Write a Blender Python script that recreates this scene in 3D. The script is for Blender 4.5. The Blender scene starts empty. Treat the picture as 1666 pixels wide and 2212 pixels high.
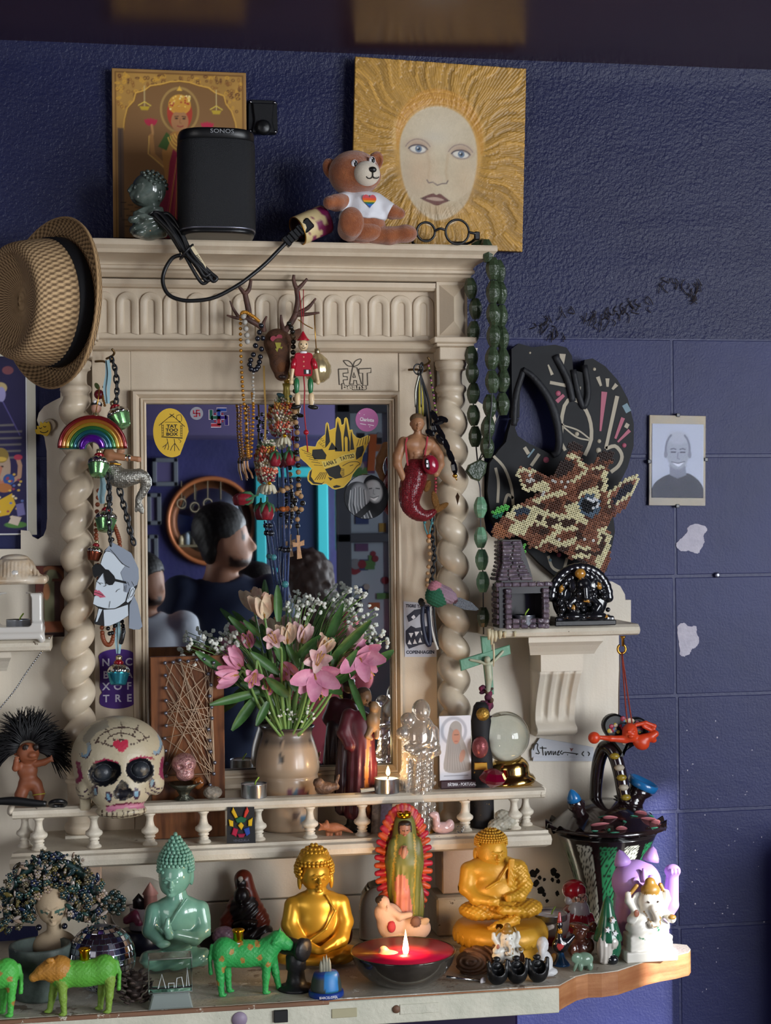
import bpy,bmesh,math,random
import numpy as np
from mathutils import Vector,Matrix
# ------------------------------------------------------------------ camera, light, exposure
PW,PH=1666,2212
FPX=3400.0
CAM=np.array([0.0,-2.43,1.55])
YAW,PITCH,ROLL=math.radians(9.47),math.radians(0.16),math.radians(-0.585)
_f=np.array([math.sin(YAW)*math.cos(PITCH),math.cos(YAW)*math.cos(PITCH),math.sin(PITCH)])
_r=np.cross(_f,[0,0,1.0]);_r/=np.linalg.norm(_r)
_u=np.cross(_r,_f)
FW=_f
RT=_r*math.cos(ROLL)+_u*math.sin(ROLL)
UP=_u*math.cos(ROLL)-_r*math.sin(ROLL)
scn=bpy.context.scene
COL=scn.collection
cam_d=bpy.data.cameras.new('camera')
cam=bpy.data.objects.new('camera',cam_d)
COL.objects.link(cam)
cam_d.sensor_fit='HORIZONTAL';cam_d.sensor_width=36.0
cam_d.lens=36.0*FPX/PW
cam_d.clip_start=0.05
cam.matrix_world=Matrix(((RT[0],UP[0],-FW[0],CAM[0]),(RT[1],UP[1],-FW[1],CAM[1]),(RT[2],UP[2],-FW[2],CAM[2]),(0,0,0,1)))
scn.camera=cam
scn.view_settings.view_transform='Standard'
scn.view_settings.look='None'
scn.view_settings.gamma=1.0
scn.view_settings.use_curve_mapping= False
scn.view_settings.exposure=0.08
w=bpy.data.worlds.new('daylight');scn.world=w;w.use_nodes= True
w.node_tree.nodes['Background'].inputs[0].default_value=(0.62,0.76,1.0,1)
w.node_tree.nodes['Background'].inputs[1].default_value=1.0
def light(name,kind,loc,aim,energy,color=(1,1,1),size=None,angle=None,spread=None):
    d=bpy.data.lights.new(name,kind);d.energy=energy;d.color=color
    if size:d.shape='RECTANGLE';d.size,d.size_y=size
    if angle is not None:d.angle=angle
    if spread is not None:d.spread=spread
    o=bpy.data.objects.new(name,d);COL.objects.link(o)
    o.location=loc
    o.rotation_euler=(Vector(aim)-Vector(loc)).to_track_quat('-Z','Y').to_euler()
    return o
ROOM_L,ROOM_R,ROOM_B,FLOOR_Z,CEIL_Z=-2.6,2.75,-6.2,0.0,2.272
light('window_daylight_right','AREA',(ROOM_R-0.06,-2.2,1.5),(0.3,-0.4,1.25),88,(0.92,0.96,1.0),(1.7,1.3))
light('window_daylight_left','AREA',(ROOM_L+0.06,-3.0,1.5),(0.4,0,1.4),40,(1.0,0.97,0.93),(2.2,1.5))
light('rear_room_fill','AREA',(ROOM_R-0.06,-4.9,1.5),(-.3,-5.0,1.4),190,(0.92,0.96,1.0),(1.6,1.4))  # added fill lamp that brightens the rear room shown in the mirror
light('sunlight','SUN',(3.8,-3.1,2.6),(0.70,0.0,1.16),13.0,(1.0,0.97,0.93),angle=math.radians(.7))
# ------------------------------------------------------------------ projection helpers
def ray(px,py):
    return FW+RT*((px-PW/2)/FPX)-UP*((py-PH/2)/FPX)
def at(px,py,d):
    """world point seen at a photo pixel, on the plane d metres in front of the wall"""
    v=ray(px,py);t=(-d-CAM[1])/v[1]
    return CAM+v*t
def on(px,py,z):
    v=ray(px,py);t=(z-CAM[2])/v[2]
    return CAM+v*t
def wx(px,d,py=1106): return float(at(px,py,d)[0])
def wz(px,py,d): return float(at(px,py,d)[2])
def kpx(p): return float(np.dot(np.asarray(p)-CAM,FW))/FPX
# ------------------------------------------------------------------ colours and materials
def lin(c):
    if isinstance(c,str):
        c=c.lstrip('#');c=[int(c[i:i+2],16)/255 for i in(0,2,4)]
        return tuple(x/12.92 if x<=.04045 else((x+.055)/1.055)**2.4 for x in c)
    return tuple(c)
_mats={}
def pm(name,base='#888888',rough=.5,metal=0.,var=None,bump=None,coat=0.,trans=0.,ior=1.45,sss=0.,emis=None,
       attr=False,chips=None,spec=.5,sheen=0.,grain=None,alpha=None):
    """procedural principled material. var=(colour2, scale[, lo, hi]); bump=(scale, strength); chips=(colour, scale, threshold);
    grain=(colour2, scale, stretch xyz); attr: colour from the mesh's own 'Col' attribute"""
    if name in _mats: return _mats[name]
    m=bpy.data.materials.new(name);m.use_nodes= True;_mats[name]=m
    nt=m.node_tree;N=nt.nodes;L=nt.links
    b=N['Principled BSDF']
    b.inputs['Roughness'].default_value=rough;b.inputs['Metallic'].default_value=metal
    b.inputs['IOR'].default_value=ior;b.inputs['Specular IOR Level'].default_value=spec
    if coat:b.inputs['Coat Weight'].default_value=coat;b.inputs['Coat Roughness'].default_value=.06
    if trans:b.inputs['Transmission Weight'].default_value=trans
    if sss:
        b.inputs['Subsurface Weight'].default_value=sss;b.inputs['Subsurface Radius'].default_value=(.006,.004,.003);b.inputs['Subsurface Scale'].default_value=1.0
    if sheen:b.inputs['Sheen Weight'].default_value=sheen;b.inputs['Sheen Roughness'].default_value=.4
    if alpha is not None:b.inputs['Alpha'].default_value=alpha
    if emis:b.inputs['Emission Color'].default_value=(*lin(emis[0]),1);b.inputs['Emission Strength'].default_value=emis[1]
    tc=N.new('ShaderNodeTexCoord')
    if attr:
        a=N.new('ShaderNodeAttribute');a.attribute_name='Col';src=a.outputs['Color']
    else:
        rgb=N.new('ShaderNodeRGB');rgb.outputs[0].default_value=(*lin(base),1);src=rgb.outputs[0]
    def mix(fac,a_,colour):
        x=N.new('ShaderNodeMix');x.data_type='RGBA'
        L.new(fac,x.inputs[0]);L.new(a_,x.inputs[6]);x.inputs[7].default_value=(*lin(colour),1)
        return x.outputs[2]
    def noise(scale,detail=4,stretch=None,rough_=.6):
        n=N.new('ShaderNodeTexNoise');n.inputs['Scale'].default_value=scale;n.inputs['Detail'].default_value=detail;n.inputs['Roughness'].default_value=rough_
        if stretch:
            mp=N.new('ShaderNodeMapping');mp.inputs['Scale'].default_value=stretch
            L.new(tc.outputs['Object'],mp.inputs[0]);L.new(mp.outputs[0],n.inputs['Vector'])
        else:L.new(tc.outputs['Object'],n.inputs['Vector'])
        return n.outputs['Fac']
    def ramp(v,lo,hi):
        r=N.new('ShaderNodeMapRange');r.inputs[1].default_value=lo;r.inputs[2].default_value=hi;L.new(v,r.inputs[0]); return r.outputs[0]
    if var:
        lo,hi=(var[2],var[3])if len(var)>3 else(.35,.65)
        src=mix(ramp(noise(var[1]),lo,hi),src,var[0])
    if grain:
        src=mix(ramp(noise(grain[1],5,grain[2]),.38,.66),src,grain[0])
    if chips:
        for ch in(chips if isinstance(chips,list)else[chips]):
            src=mix(ramp(noise(ch[1],6, None,.72),ch[2],ch[2]+.015),src,ch[0])
    L.new(src,b.inputs['Base Color'])
    if bump:
        for i in range(0,len(bump),2):
            bn=N.new('ShaderNodeBump');bn.inputs['Strength'].default_value=bump[i+1];bn.inputs['Distance'].default_value=.002
            L.new(noise(bump[i],3),bn.inputs['Height'])
            if i:L.new(prev,bn.inputs['Normal'])
            prev=bn.outputs['Normal']
        L.new(prev,b.inputs['Normal'])
    return m
# ------------------------------------------------------------------ mesh collector (photo-pixel axes: X right, Y down, D towards the room)
def rotz(a):
    a=math.radians(a);c,s=math.cos(a),math.sin(a); return np.array([[c,-s,0],[s,c,0],[0,0,1.]])
def rotx(a):
    a=math.radians(a);c,s=math.cos(a),math.sin(a); return np.array([[1,0,0],[0,c,-s],[0,s,c]])
def roty(a):
    a=math.radians(a);c,s=math.cos(a),math.sin(a); return np.array([[c,0,s],[0,1.,0],[-s,0,c]])
def axis_to(v):
    v=np.asarray(v,float);v=v/np.linalg.norm(v)
    h=np.array([1.,0,0])if abs(v[0])<.9 else np.array([0,1.,0])
    a=np.cross(h,v);a/=np.linalg.norm(a);b_=np.cross(v,a)
    return np.stack([a,b_,v],1)
class M:
    def __init__(s):s.v=[];s.f=[];s.c=[];s.n=0;s.col= None;s.hascol= False;s.flat=set()
    def add(s,vs,fs,flat=False):
        vs=np.asarray(vs,float).reshape(-1,3)
        if flat:s.flat.update(range(len(s.f),len(s.f)+len(fs)))
        s.f+=[tuple(i+s.n for i in f)for f in fs]
        s.v.append(vs);s.c.append(np.tile(s.col if s.col is not None else(1,1,1),(len(vs),1)));s.n+=len(vs)
        return s
    def paint(s,c):s.col=lin(c);s.hascol= True; return s
    def box(s,c,h,R=None,bev=0):
        c=np.asarray(c,float);h=np.asarray(h,float)
        if bev<=0:
            vs=[(x,y,z)for x in(-1,1)for y in(-1,1)for z in(-1,1)]
            vs=np.array(vs)*h;fs=[(0,1,3,2),(4,6,7,5),(0,4,5,1),(2,3,7,6),(0,2,6,4),(1,5,7,3)]
        else:
            bev=min(bev,h.min()*.99);vs=[];idx={}
            for sx in(-1,1):
                for sy in(-1,1):
                    for sz in(-1,1):
                        sg=np.array([sx,sy,sz])
                        for ax in range(3):
                            q=sg*(h-bev);q[ax]=sg[ax]*h[ax];idx[(sx,sy,sz,ax)]=len(vs);vs.append(q)
            vs=np.array(vs);fs=[]
            for ax in range(3):
                o=[i for i in range(3)if i!=ax]
                for sg in(-1,1):
                    q=[]
                    for a,b_ in((-1,-1),(1,-1),(1,1),(-1,1)):
                        k=[0,0,0];k[ax]=sg;k[o[0]]=a;k[o[1]]=b_;q.append(idx[(*k,ax)])
                    fs.append(tuple(q))
                for a in(-1,1):
                    for b_ in(-1,1):
                        k0=[0,0,0];k0[o[0]]=a;k0[o[1]]=b_;k1=list(k0);k0[ax]=-1;k1[ax]=1
                        fs.append((idx[(*k0,o[0])],idx[(*k1,o[0])],idx[(*k1,o[1])],idx[(*k0,o[1])]))
            for sx in(-1,1):
                for sy in(-1,1):
                    for sz in(-1,1):fs.append(tuple(idx[(sx,sy,sz,a)]for a in range(3)))
        if R is not None:vs=vs@np.asarray(R).T
        vs=vs+c
        out=[]
        for f in fs:
            p=vs[list(f)];nn=np.cross(p[1]-p[0],p[2]-p[0]);out.append(f if np.dot(nn,p.mean(0)-c)>0 else f[::-1])
        return s.add(vs,out, True)
    def lathe(s,prof,c=(0,0,0),seg=24,axis=(0,-1,0),mod=None,arc=None):
        """prof: (radius, height along axis); default axis = up in the photo"""
        A=axis_to(axis);n=len(prof);vs=[];closed=arc is None
        m_=seg if closed else seg+1
        for i,(r,z)in enumerate(prof):
            for j in range(m_):
                t=2*math.pi*j/seg if closed else arc[0]+(arc[1]-arc[0])*j/seg
                rr=r*(mod(t,i/(n-1),r)if mod else 1)
                vs.append(A@np.array([rr*math.cos(t),rr*math.sin(t),z]))
        vs=np.array(vs)+np.asarray(c,float)
        fs=[]
        for i in range(n-1):
            for j in range(seg):
                j2=(j+1)%m_
                fs.append((i*m_+j,i*m_+j2,(i+1)*m_+j2,(i+1)*m_+j))
        if closed:
            if prof[0][0]>1e-6:fs.append(tuple(reversed(range(m_))))
            if prof[-1][0]>1e-6:fs.append(tuple((n-1)*m_+j for j in range(m_)))
        return s.add(vs,fs)
    def ball(s,c,r,seg=16,ring=10,R=None):
        if np.isscalar(r):r=(r,r,r)
        vs=[(0,0,-1)]
        for i in range(1,ring):
            a=-math.pi/2+math.pi*i/ring
            for j in range(seg):
                t=2*math.pi*j/seg;vs.append((math.cos(a)*math.cos(t),math.cos(a)*math.sin(t),math.sin(a)))
        vs.append((0,0,1));vs=np.array(vs)*np.asarray(r,float)
        if R is not None:vs=vs@np.asarray(R).T
        fs=[(0,1+(j+1)%seg,1+j)for j in range(seg)]
        for i in range(ring-2):
            for j in range(seg):
                a=1+i*seg+j;b_=1+i*seg+(j+1)%seg;fs.append((a,b_,b_+seg,a+seg))
        k=1+(ring-2)*seg;e=len(vs)-1
        fs+=[(k+j,k+(j+1)%seg,e)for j in range(seg)]
        return s.add(vs+np.asarray(c,float),fs)
    def tube(s,pts,r,seg=8,closed=False,flatten=None):
        P=np.asarray(pts,float);n=len(P)
        rr=np.full(n,float(r))if np.isscalar(r)else np.interp(np.linspace(0,1,n),np.linspace(0,1,len(r)),r)
        T=np.gradient(P,axis=0)if not closed else np.roll(P,-1,0)-np.roll(P,1,0)
        T/=np.maximum(np.linalg.norm(T,axis=1),1e-9)[:, None]
        h=np.array([0,0,1.])if abs(T[0][2])<.9 else np.array([1.,0,0])
        u=np.cross(h,T[0]);u/=np.linalg.norm(u);vs=[]
        for i in range(n):
            u=u-T[i]*np.dot(u,T[i]);u/=max(np.linalg.norm(u),1e-9);v_=np.cross(T[i],u)
            for j in range(seg):
                t=2*math.pi*j/seg
                o=u*math.cos(t)+v_*math.sin(t)
                if flatten is not None:o=o*np.asarray(flatten)
                vs.append(P[i]+rr[i]*o)
        fs=[]
        for i in range(n if closed else n-1):
            for j in range(seg):
                j2=(j+1)%seg;a=i*seg;b_=((i+1)%n)*seg
                fs.append((a+j,a+j2,b_+j2,b_+j))
        if not closed:fs+=[tuple(reversed(range(seg))),tuple((n-1)*seg+j for j in range(seg))]
        return s.add(vs,fs)
    def prism(s,poly,d0,d1,bev=0,R=None,c=None):
        """polygon in X,Y extruded from D=d0 (back) to d1 (front)"""
        P=[tuple(p)for p in poly];ar=sum(P[i][0]*P[(i+1)%len(P)][1]-P[(i+1)%len(P)][0]*P[i][1]for i in range(len(P)))
        if ar<0:P=P[::-1]
        n=len(P)
        if bev>0:
            Q=inset(P,bev)
            rows=[[(x,y,d0)for x,y in P],[(x,y,d1-bev)for x,y in P],[(x,y,d1)for x,y in Q]]
        else:rows=[[(x,y,d0)for x,y in P],[(x,y,d1)for x,y in P]]
        vs=np.array([v for r_ in rows for v in r_]);m_=len(rows)
        fs=[tuple(reversed(range(n))),tuple((m_-1)*n+i for i in range(n))]
        for k in range(m_-1):
            for i in range(n):
                j=(i+1)%n;fs.append((k*n+i,k*n+j,(k+1)*n+j,(k+1)*n+i))
        if R is not None:cc=np.asarray(c,float);vs=(vs-cc)@np.asarray(R).T+cc
        return s.add(vs,fs, True)
    def torus(s,c,R_,r,axis=(0,0,1),seg=24,ring=8):
        A=axis_to(axis);P=[np.asarray(c,float)+A@np.array([R_*math.cos(t),R_*math.sin(t),0])for t in np.linspace(0,2*math.pi,seg,endpoint=False)]
        return s.tube(P,r,ring, True)
    def grid(s,fn,nu,nv,wrap=False):
        vs=[fn(i/(nu if wrap else nu-1),j/(nv-1))for j in range(nv)for i in range(nu)]
        fs=[]
        for j in range(nv-1):
            for i in range(nu if wrap else nu-1):
                i2=(i+1)%nu;fs.append((j*nu+i,j*nu+i2,(j+1)*nu+i2,(j+1)*nu+i))
        return s.add(vs,fs)
    def xf(s,R,t=(0,0,0),c=(0,0,0)):
        c=np.asarray(c,float)
        s.v=[(q-c)@np.asarray(R).T+c+np.asarray(t,float)for q in s.v]; return s
    def data(s): return(np.concatenate(s.v)if s.v else np.zeros((0,3))),s.f,(np.concatenate(s.c)if s.hascol else None),s.flat
def inset(P,b):
    n=len(P);out=[]
    for i in range(n):
        p0,p1,p2=np.array(P[i-1]),np.array(P[i]),np.array(P[(i+1)%n])
        e1=p1-p0;e2=p2-p1;e1=e1/max(np.linalg.norm(e1),1e-6);e2=e2/max(np.linalg.norm(e2),1e-6)
        n1=np.array([-e1[1],e1[0]]);n2=np.array([-e2[1],e2[0]]);k=n1+n2;L_=np.dot(k,k)
        out.append(tuple(p1+k*(2*b/max(L_,.8))*.5*2/(1 if L_>1e-6 else 1))if L_>.2 else tuple(p1+n1*b))
    return out
def spline(pts,n=40,closed=False):
    P=np.asarray(pts,float)
    if closed:P=np.vstack([P[-1],P,P[0],P[1]])
    else:P=np.vstack([2*P[0]-P[1],P,2*P[-1]-P[-2]])
    m_=len(P)-3;out=[]
    for t in np.linspace(0,m_,n,endpoint=not closed):
        i=min(int(t),m_-1);u=t-i;a,b_,c,d=P[i:i+4]
        out.append(.5*((2*b_)+(c-a)*u+(2*a-5*b_+4*c-d)*u*u+(3*b_-a-3*c+d)*u**3))
    return np.array(out)
def ellipse(cx,cy,rx,ry,n=28,a=0):
    a=math.radians(a); return[(cx+rx*math.cos(t)*math.cos(a)-ry*math.sin(t)*math.sin(a),cy+rx*math.cos(t)*math.sin(a)+ry*math.sin(t)*math.cos(a))for t in np.linspace(0,2*math.pi,n,endpoint=False)]
# ------------------------------------------------------------------ signed-distance sculpting with a smooth union, meshed with surface nets
class S:
    def __init__(s,lo,hi,h):
        s.lo=np.array(lo,float)-2*h;s.h=h;s.n=np.ceil((np.array(hi,float)+2*h-s.lo)/h).astype(int)+1
        s.d=np.full(s.n,1e3,np.float32);s.ci=np.zeros(s.n,np.uint8);s.pal=[(1,1,1)];s.cur=0;s.hascol= False
    def paint(s,c):
        c=lin(c);s.hascol= True
        if c not in s.pal:s.pal.append(c)
        s.cur=s.pal.index(c); return s
    def _op(s,fn,lo,hi,k,mode):
        pad=k+3*s.h
        a=np.maximum(np.floor((np.asarray(lo)-pad-s.lo)/s.h).astype(int),0);b=np.minimum(np.ceil((np.asarray(hi)+pad-s.lo)/s.h).astype(int)+1,s.n)
        if(b<=a).any(): return s
        g=[s.lo[i]+s.h*np.arange(a[i],b[i],dtype=np.float32)for i in range(3)]
        sl=tuple(slice(a[i],b[i])for i in range(3))
        p=(g[0][:, None, None],g[1][None,:, None],g[2][None, None,:])
        d2=fn(*p).astype(np.float32);d1=s.d[sl]
        if mode=='tint':
            s.ci[sl]=np.where(d2<0,s.cur,s.ci[sl]); return s
        if mode=='cut':
            if k>0:
                h=np.clip(.5-.5*(d1+d2)/k,0,1);s.d[sl]=d1*(1-h)-d2*h+k*h*(1-h)
            else:s.d[sl]=np.maximum(d1,-d2)
            if s.cur:s.ci[sl]=np.where(d2<s.h*1.2,s.cur,s.ci[sl])
            return s
        s.ci[sl]=np.where(d2<d1,s.cur,s.ci[sl])
        if k>0:
            h=np.clip(.5+.5*(d2-d1)/k,0,1);s.d[sl]=d2*(1-h)+d1*h-k*h*(1-h)
        else:s.d[sl]=np.minimum(d1,d2)
        return s
    def ell(s,c,r,k=4,a=0,b=0,mode='add'):
        c=np.asarray(c,float);r=np.array([r]*3 if np.isscalar(r)else r,float);Rm=(rotz(a)@rotx(b)).T;e=np.full(3,r.max())
        if a==0 and b==0:e=r
        def fn(x,y,z):
            x,y,z=x-c[0],y-c[1],z-c[2]
            q=[(Rm[i,0]*x+Rm[i,1]*y+Rm[i,2]*z)/r[i]for i in range(3)]
            k0=np.sqrt(q[0]**2+q[1]**2+q[2]**2);k1=np.sqrt((q[0]/r[0])**2+(q[1]/r[1])**2+(q[2]/r[2])**2)
            return k0*(k0-1)/np.maximum(k1,1e-6)
        return s._op(fn,c-e,c+e,k,mode)
    def cap(s,p,q,ra,rb=None,k=4,mode='add',fl=None):
        p=np.asarray(p,float);q=np.asarray(q,float);rb=ra if rb is None else rb;v=q-p;L2=max(float(v@v),1e-9)
        m=max(ra,rb);lo=np.minimum(p,q)-m;hi=np.maximum(p,q)+m
        def fn(x,y,z):
            x,y,z=x-p[0],y-p[1],z-p[2]
            t=np.clip((x*v[0]+y*v[1]+z*v[2])/L2,0,1)
            return np.sqrt((x-t*v[0])**2+(y-t*v[1])**2+(z-t*v[2])**2)-(ra+(rb-ra)*t)
        return s._op(fn,lo,hi,k,mode)
    def path(s,pts,r,k=4,mode='add'):
        n=len(pts);rr=[r]*n if np.isscalar(r)else np.interp(np.linspace(0,1,n),np.linspace(0,1,len(r)),r)
        for i in range(n-1):s.cap(pts[i],pts[i+1],rr[i],rr[i+1],k,mode)
        return s
    def box(s,c,hf,rnd=1,k=0,a=0,b=0,mode='add'):
        c=np.asarray(c,float);hf=np.asarray(hf,float)-rnd;Rm=(rotz(a)@rotx(b)).T;e=np.full(3,np.linalg.norm(hf+rnd))if(a or b)else hf+rnd
        def fn(x,y,z):
            x,y,z=x-c[0],y-c[1],z-c[2]
            q=[np.abs(Rm[i,0]*x+Rm[i,1]*y+Rm[i,2]*z)-hf[i]for i in range(3)]
            return np.sqrt(sum(np.maximum(t,0)**2 for t in q))+np.minimum(np.maximum(np.maximum(q[0],q[1]),q[2]),0)-rnd
        return s._op(fn,c-e,c+e,k,mode)
    def cyl(s,c,r,hh,k=0,rnd=1,mode='add',r2=None):
        """upright cylinder or cone frustum (r at the bottom, r2 at the top), axis along Y"""
        c=np.asarray(c,float);r2=r if r2 is None else r2;m=max(r,r2);e=np.array([m,hh,m])
        def fn(x,y,z):
            x,y,z=x-c[0],y-c[1],z-c[2];t=np.clip((hh-y)/(2*hh),0,1);R_=r+(r2-r)*t
            a=np.sqrt(x*x+z*z)-R_+rnd;b=np.abs(y)-hh+rnd
            return np.minimum(np.maximum(a,b),0)+np.sqrt(np.maximum(a,0)**2+np.maximum(b,0)**2)-rnd
        return s._op(fn,c-e,c+e,k,mode)
    def rip(s,fn,lo,hi):
        """displace the field inside a box: fn(x,y,z) is added"""
        lo=np.asarray(lo,float);hi=np.asarray(hi,float)
        a=np.maximum(np.floor((lo-s.lo)/s.h).astype(int),0);b=np.minimum(np.ceil((hi-s.lo)/s.h).astype(int)+1,s.n)
        g=[s.lo[i]+s.h*np.arange(a[i],b[i],dtype=np.float32)for i in range(3)];sl=tuple(slice(a[i],b[i])for i in range(3))
        s.d[sl]+=fn(g[0][:, None, None],g[1][None,:, None],g[2][None, None,:]).astype(np.float32); return s
    def data(s):
        d=s.d;ins=d<0;nx,ny,nz=d.shape
        cnt=np.zeros((nx-1,ny-1,nz-1),np.uint8)
        for i in(0,1):
            for j in(0,1):
                for k in(0,1):cnt+=ins[i:nx-1+i,j:ny-1+j,k:nz-1+k]
        act=(cnt>0)&(cnt<8);idx=np.argwhere(act);vid=np.full(act.shape,-1,np.int32);vid[act]=np.arange(len(idx))
        acc=np.zeros((len(idx),3));num=np.zeros(len(idx));dm=np.clip(d,-50,50)
        cr=[(i,j,k)for i in(0,1)for j in(0,1)for k in(0,1)]
        for a in cr:
            for b in cr:
                if sum(abs(a[t]-b[t])for t in range(3))!=1 or a>b:continue
                da=dm[tuple((idx+a).T)];db=dm[tuple((idx+b).T)];m=(da<0)!=(db<0)
                t=np.where(m,da/np.where(m,da-db,1),0)
                acc[m]+=(np.array(a)+(np.array(b)-np.array(a))*t[:, None])[m];num+=m
        vs=(idx+acc/np.maximum(num,1)[:, None])*s.h+s.lo
        fs=[]
        for ax in range(3):
            o=[(1,2),(2,0),(0,1)][ax]
            sa=[slice(None)]*3;sb=[slice(None)]*3;sa[ax]=slice(0,-1);sb[ax]=slice(1, None)
            A=ins[tuple(sa)];B=ins[tuple(sb)]
            e=np.argwhere(A!=B);ok=(e[:,o[0]]>0)&(e[:,o[1]]>0)&(e[:,o[0]]<d.shape[o[0]]-1)&(e[:,o[1]]<d.shape[o[1]]-1);e=e[ok]
            q=[]
            for du,dv in((1,1),(0,1),(0,0),(1,0)):
                c=e.copy();c[:,o[0]]-=du;c[:,o[1]]-=dv;q.append(vid[tuple(c.T)])
            q=np.stack(q,1);fl=A[tuple(e.T)]
            q[~fl]=q[~fl][:,::-1];fs.append(q)
        fs=np.concatenate(fs)
        cols= None
        if s.hascol:
            best=np.full(len(idx),1e9);ci=np.zeros(len(idx),int)
            for a in cr:
                dd=np.abs(d[tuple((idx+a).T)]);m=dd<best;best[m]=dd[m];ci[m]=s.ci[tuple((idx+a).T)][m]
            cols=np.array(s.pal)[ci]
        return vs,fs,cols, None
# ------------------------------------------------------------------ flat prints: a fine grid of coloured points (paint, print, photographs)
class Canvas:
    def __init__(s,x0,y0,x1,y1,step,base):
        s.xs=np.arange(x0,x1+step*.5,step);s.ys=np.arange(y0,y1+step*.5,step);s.X,s.Y=np.meshgrid(s.xs,s.ys);s.step=step
        s.c=np.tile(np.array(lin(base)),(*s.X.shape,1));s.hgt=np.zeros(s.X.shape);s.rng=np.random.default_rng(3)
    def put(s,m,c,op=1.0):
        m=np.clip(m,0,1)*op;s.c=s.c*(1-m[..., None])+np.array(lin(c))*m[..., None]; return s
    def ell(s,cx,cy,rx,ry,c,a=0,soft=None,op=1,ring=None):
        t=math.radians(a);x=(s.X-cx)*math.cos(t)+(s.Y-cy)*math.sin(t);y=-(s.X-cx)*math.sin(t)+(s.Y-cy)*math.cos(t)
        d=(np.sqrt((x/rx)**2+(y/ry)**2)-1)*min(rx,ry)
        if ring:d=np.abs(d)-ring
        w_=soft or s.step; return s.put(.5-d/w_,c,op)
    def poly(s,P,c,op=1,soft=None):
        P=np.asarray(P,float);ins=np.zeros(s.X.shape,bool);dist=np.full(s.X.shape,1e9)
        for i in range(len(P)):
            a,b=P[i],P[(i+1)%len(P)]
            cond=((a[1]>s.Y)!=(b[1]>s.Y));xi=(b[0]-a[0])*(s.Y-a[1])/((b[1]-a[1])or 1e-9)+a[0];ins^=cond&(s.X<xi)
            v=b-a;t=np.clip(((s.X-a[0])*v[0]+(s.Y-a[1])*v[1])/max(v@v,1e-9),0,1);dist=np.minimum(dist,np.hypot(s.X-a[0]-t*v[0],s.Y-a[1]-t*v[1]))
        return s.put(.5-np.where(ins,-dist,dist)/(soft or s.step),c,op)
    def line(s,P,wd,c,op=1,soft=None):
        P=np.asarray(P,float);dist=np.full(s.X.shape,1e9)
        for a,b in zip(P[:-1],P[1:]):
            v=b-a;t=np.clip(((s.X-a[0])*v[0]+(s.Y-a[1])*v[1])/max(v@v,1e-9),0,1);dist=np.minimum(dist,np.hypot(s.X-a[0]-t*v[0],s.Y-a[1]-t*v[1]))
        return s.put(.5-(dist-wd/2)/(soft or s.step),c,op)
    def rect(s,x0,y0,x1,y1,c,op=1): return s.poly([(x0,y0),(x1,y0),(x1,y1),(x0,y1)],c,op)
    def noise(s,amp,cells):
        g=s.rng.random((int((s.ys[-1]-s.ys[0])/cells)+3,int((s.xs[-1]-s.xs[0])/cells)+3));fx=(s.X-s.xs[0])/cells;fy=(s.Y-s.ys[0])/cells;i=fx.astype(int);j=fy.astype(int);u=fx-i;v=fy-j
        n=(g[j,i]*(1-u)+g[j,i+1]*u)*(1-v)+(g[j+1,i]*(1-u)+g[j+1,i+1]*u)*v
        s.c=np.clip(s.c*(1+amp*(n-.5)[..., None]),0,1); return s
    def mesh(s,d=0,thick=3):
        """front face as a coloured grid plus a plain rim and back; returns a collector"""
        m=M();m.hascol= True;ny,nx=s.X.shape
        vs=np.stack([s.X,s.Y,d+s.hgt],-1).reshape(-1,3)
        fs=[(j*nx+i,j*nx+i+1,(j+1)*nx+i+1,(j+1)*nx+i)for j in range(ny-1)for i in range(nx-1)]
        m.v.append(vs);m.c.append(s.c.reshape(-1,3));m.f+=fs;m.n=len(vs)
        edge=[(i,0)for i in range(nx)]+[(nx-1,j)for j in range(1,ny)]+[(i,ny-1)for i in range(nx-2,-1,-1)]+[(0,j)for j in range(ny-2,0,-1)]
        E=[j*nx+i for i,j in edge];b=vs[E].copy();b[:,2]=d-thick
        m.v.append(b);m.c.append(s.c.reshape(-1,3)[E]);k=m.n;m.n+=len(b);n=len(E)
        m.f+=[(E[(i+1)%n],E[i],k+i,k+(i+1)%n)for i in range(n)];m.f.append(tuple(k+i for i in reversed(range(n))))
        return m
# ------------------------------------------------------------------ things
def mesh_obj(name,data,org,ax,ay,k,mat,smooth=True,kx=None):
    vs,fs,cols,flat=data
    kx=kx or k
    W=np.empty_like(vs);W[:,0]=(vs[:,0]-ax)*kx;W[:,1]=-vs[:,2]*k;W[:,2]=-(vs[:,1]-ay)*k
    me=bpy.data.meshes.new(name)
    if isinstance(fs,np.ndarray):
        me.vertices.add(len(W));me.vertices.foreach_set('co',W.astype(np.float32).ravel())
        q=fs[:,::-1].astype(np.int32);me.loops.add(q.size);me.loops.foreach_set('vertex_index',q.ravel())
        me.polygons.add(len(q));me.polygons.foreach_set('loop_start',np.arange(0,q.size,4,dtype=np.int32))
        me.update(calc_edges=True)
    else:
        me.from_pydata(W.tolist(),[],[f[::-1]for f in fs])
    sm=np.full(len(me.polygons),bool(smooth))
    if flat and smooth:
        for i in flat:
            if i<len(sm):sm[i]= False
    me.polygons.foreach_set('use_smooth',sm)
    if cols is not None:
        a=me.color_attributes.new('Col','FLOAT_COLOR','POINT');cc=np.ones((len(W),4),np.float32);cc[:,:3]=cols;a.data.foreach_set('color',cc.ravel())
    if mat is not None:me.materials.append(mat)
    o=bpy.data.objects.new(name,me);COL.objects.link(o); return o
def tag(o,label=None,cat=None,group=None,kind=None):
    if label:o['label']=label
    if cat:o['category']=cat
    if group:o['group']=group
    if kind:o['kind']=kind
    return o
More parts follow.
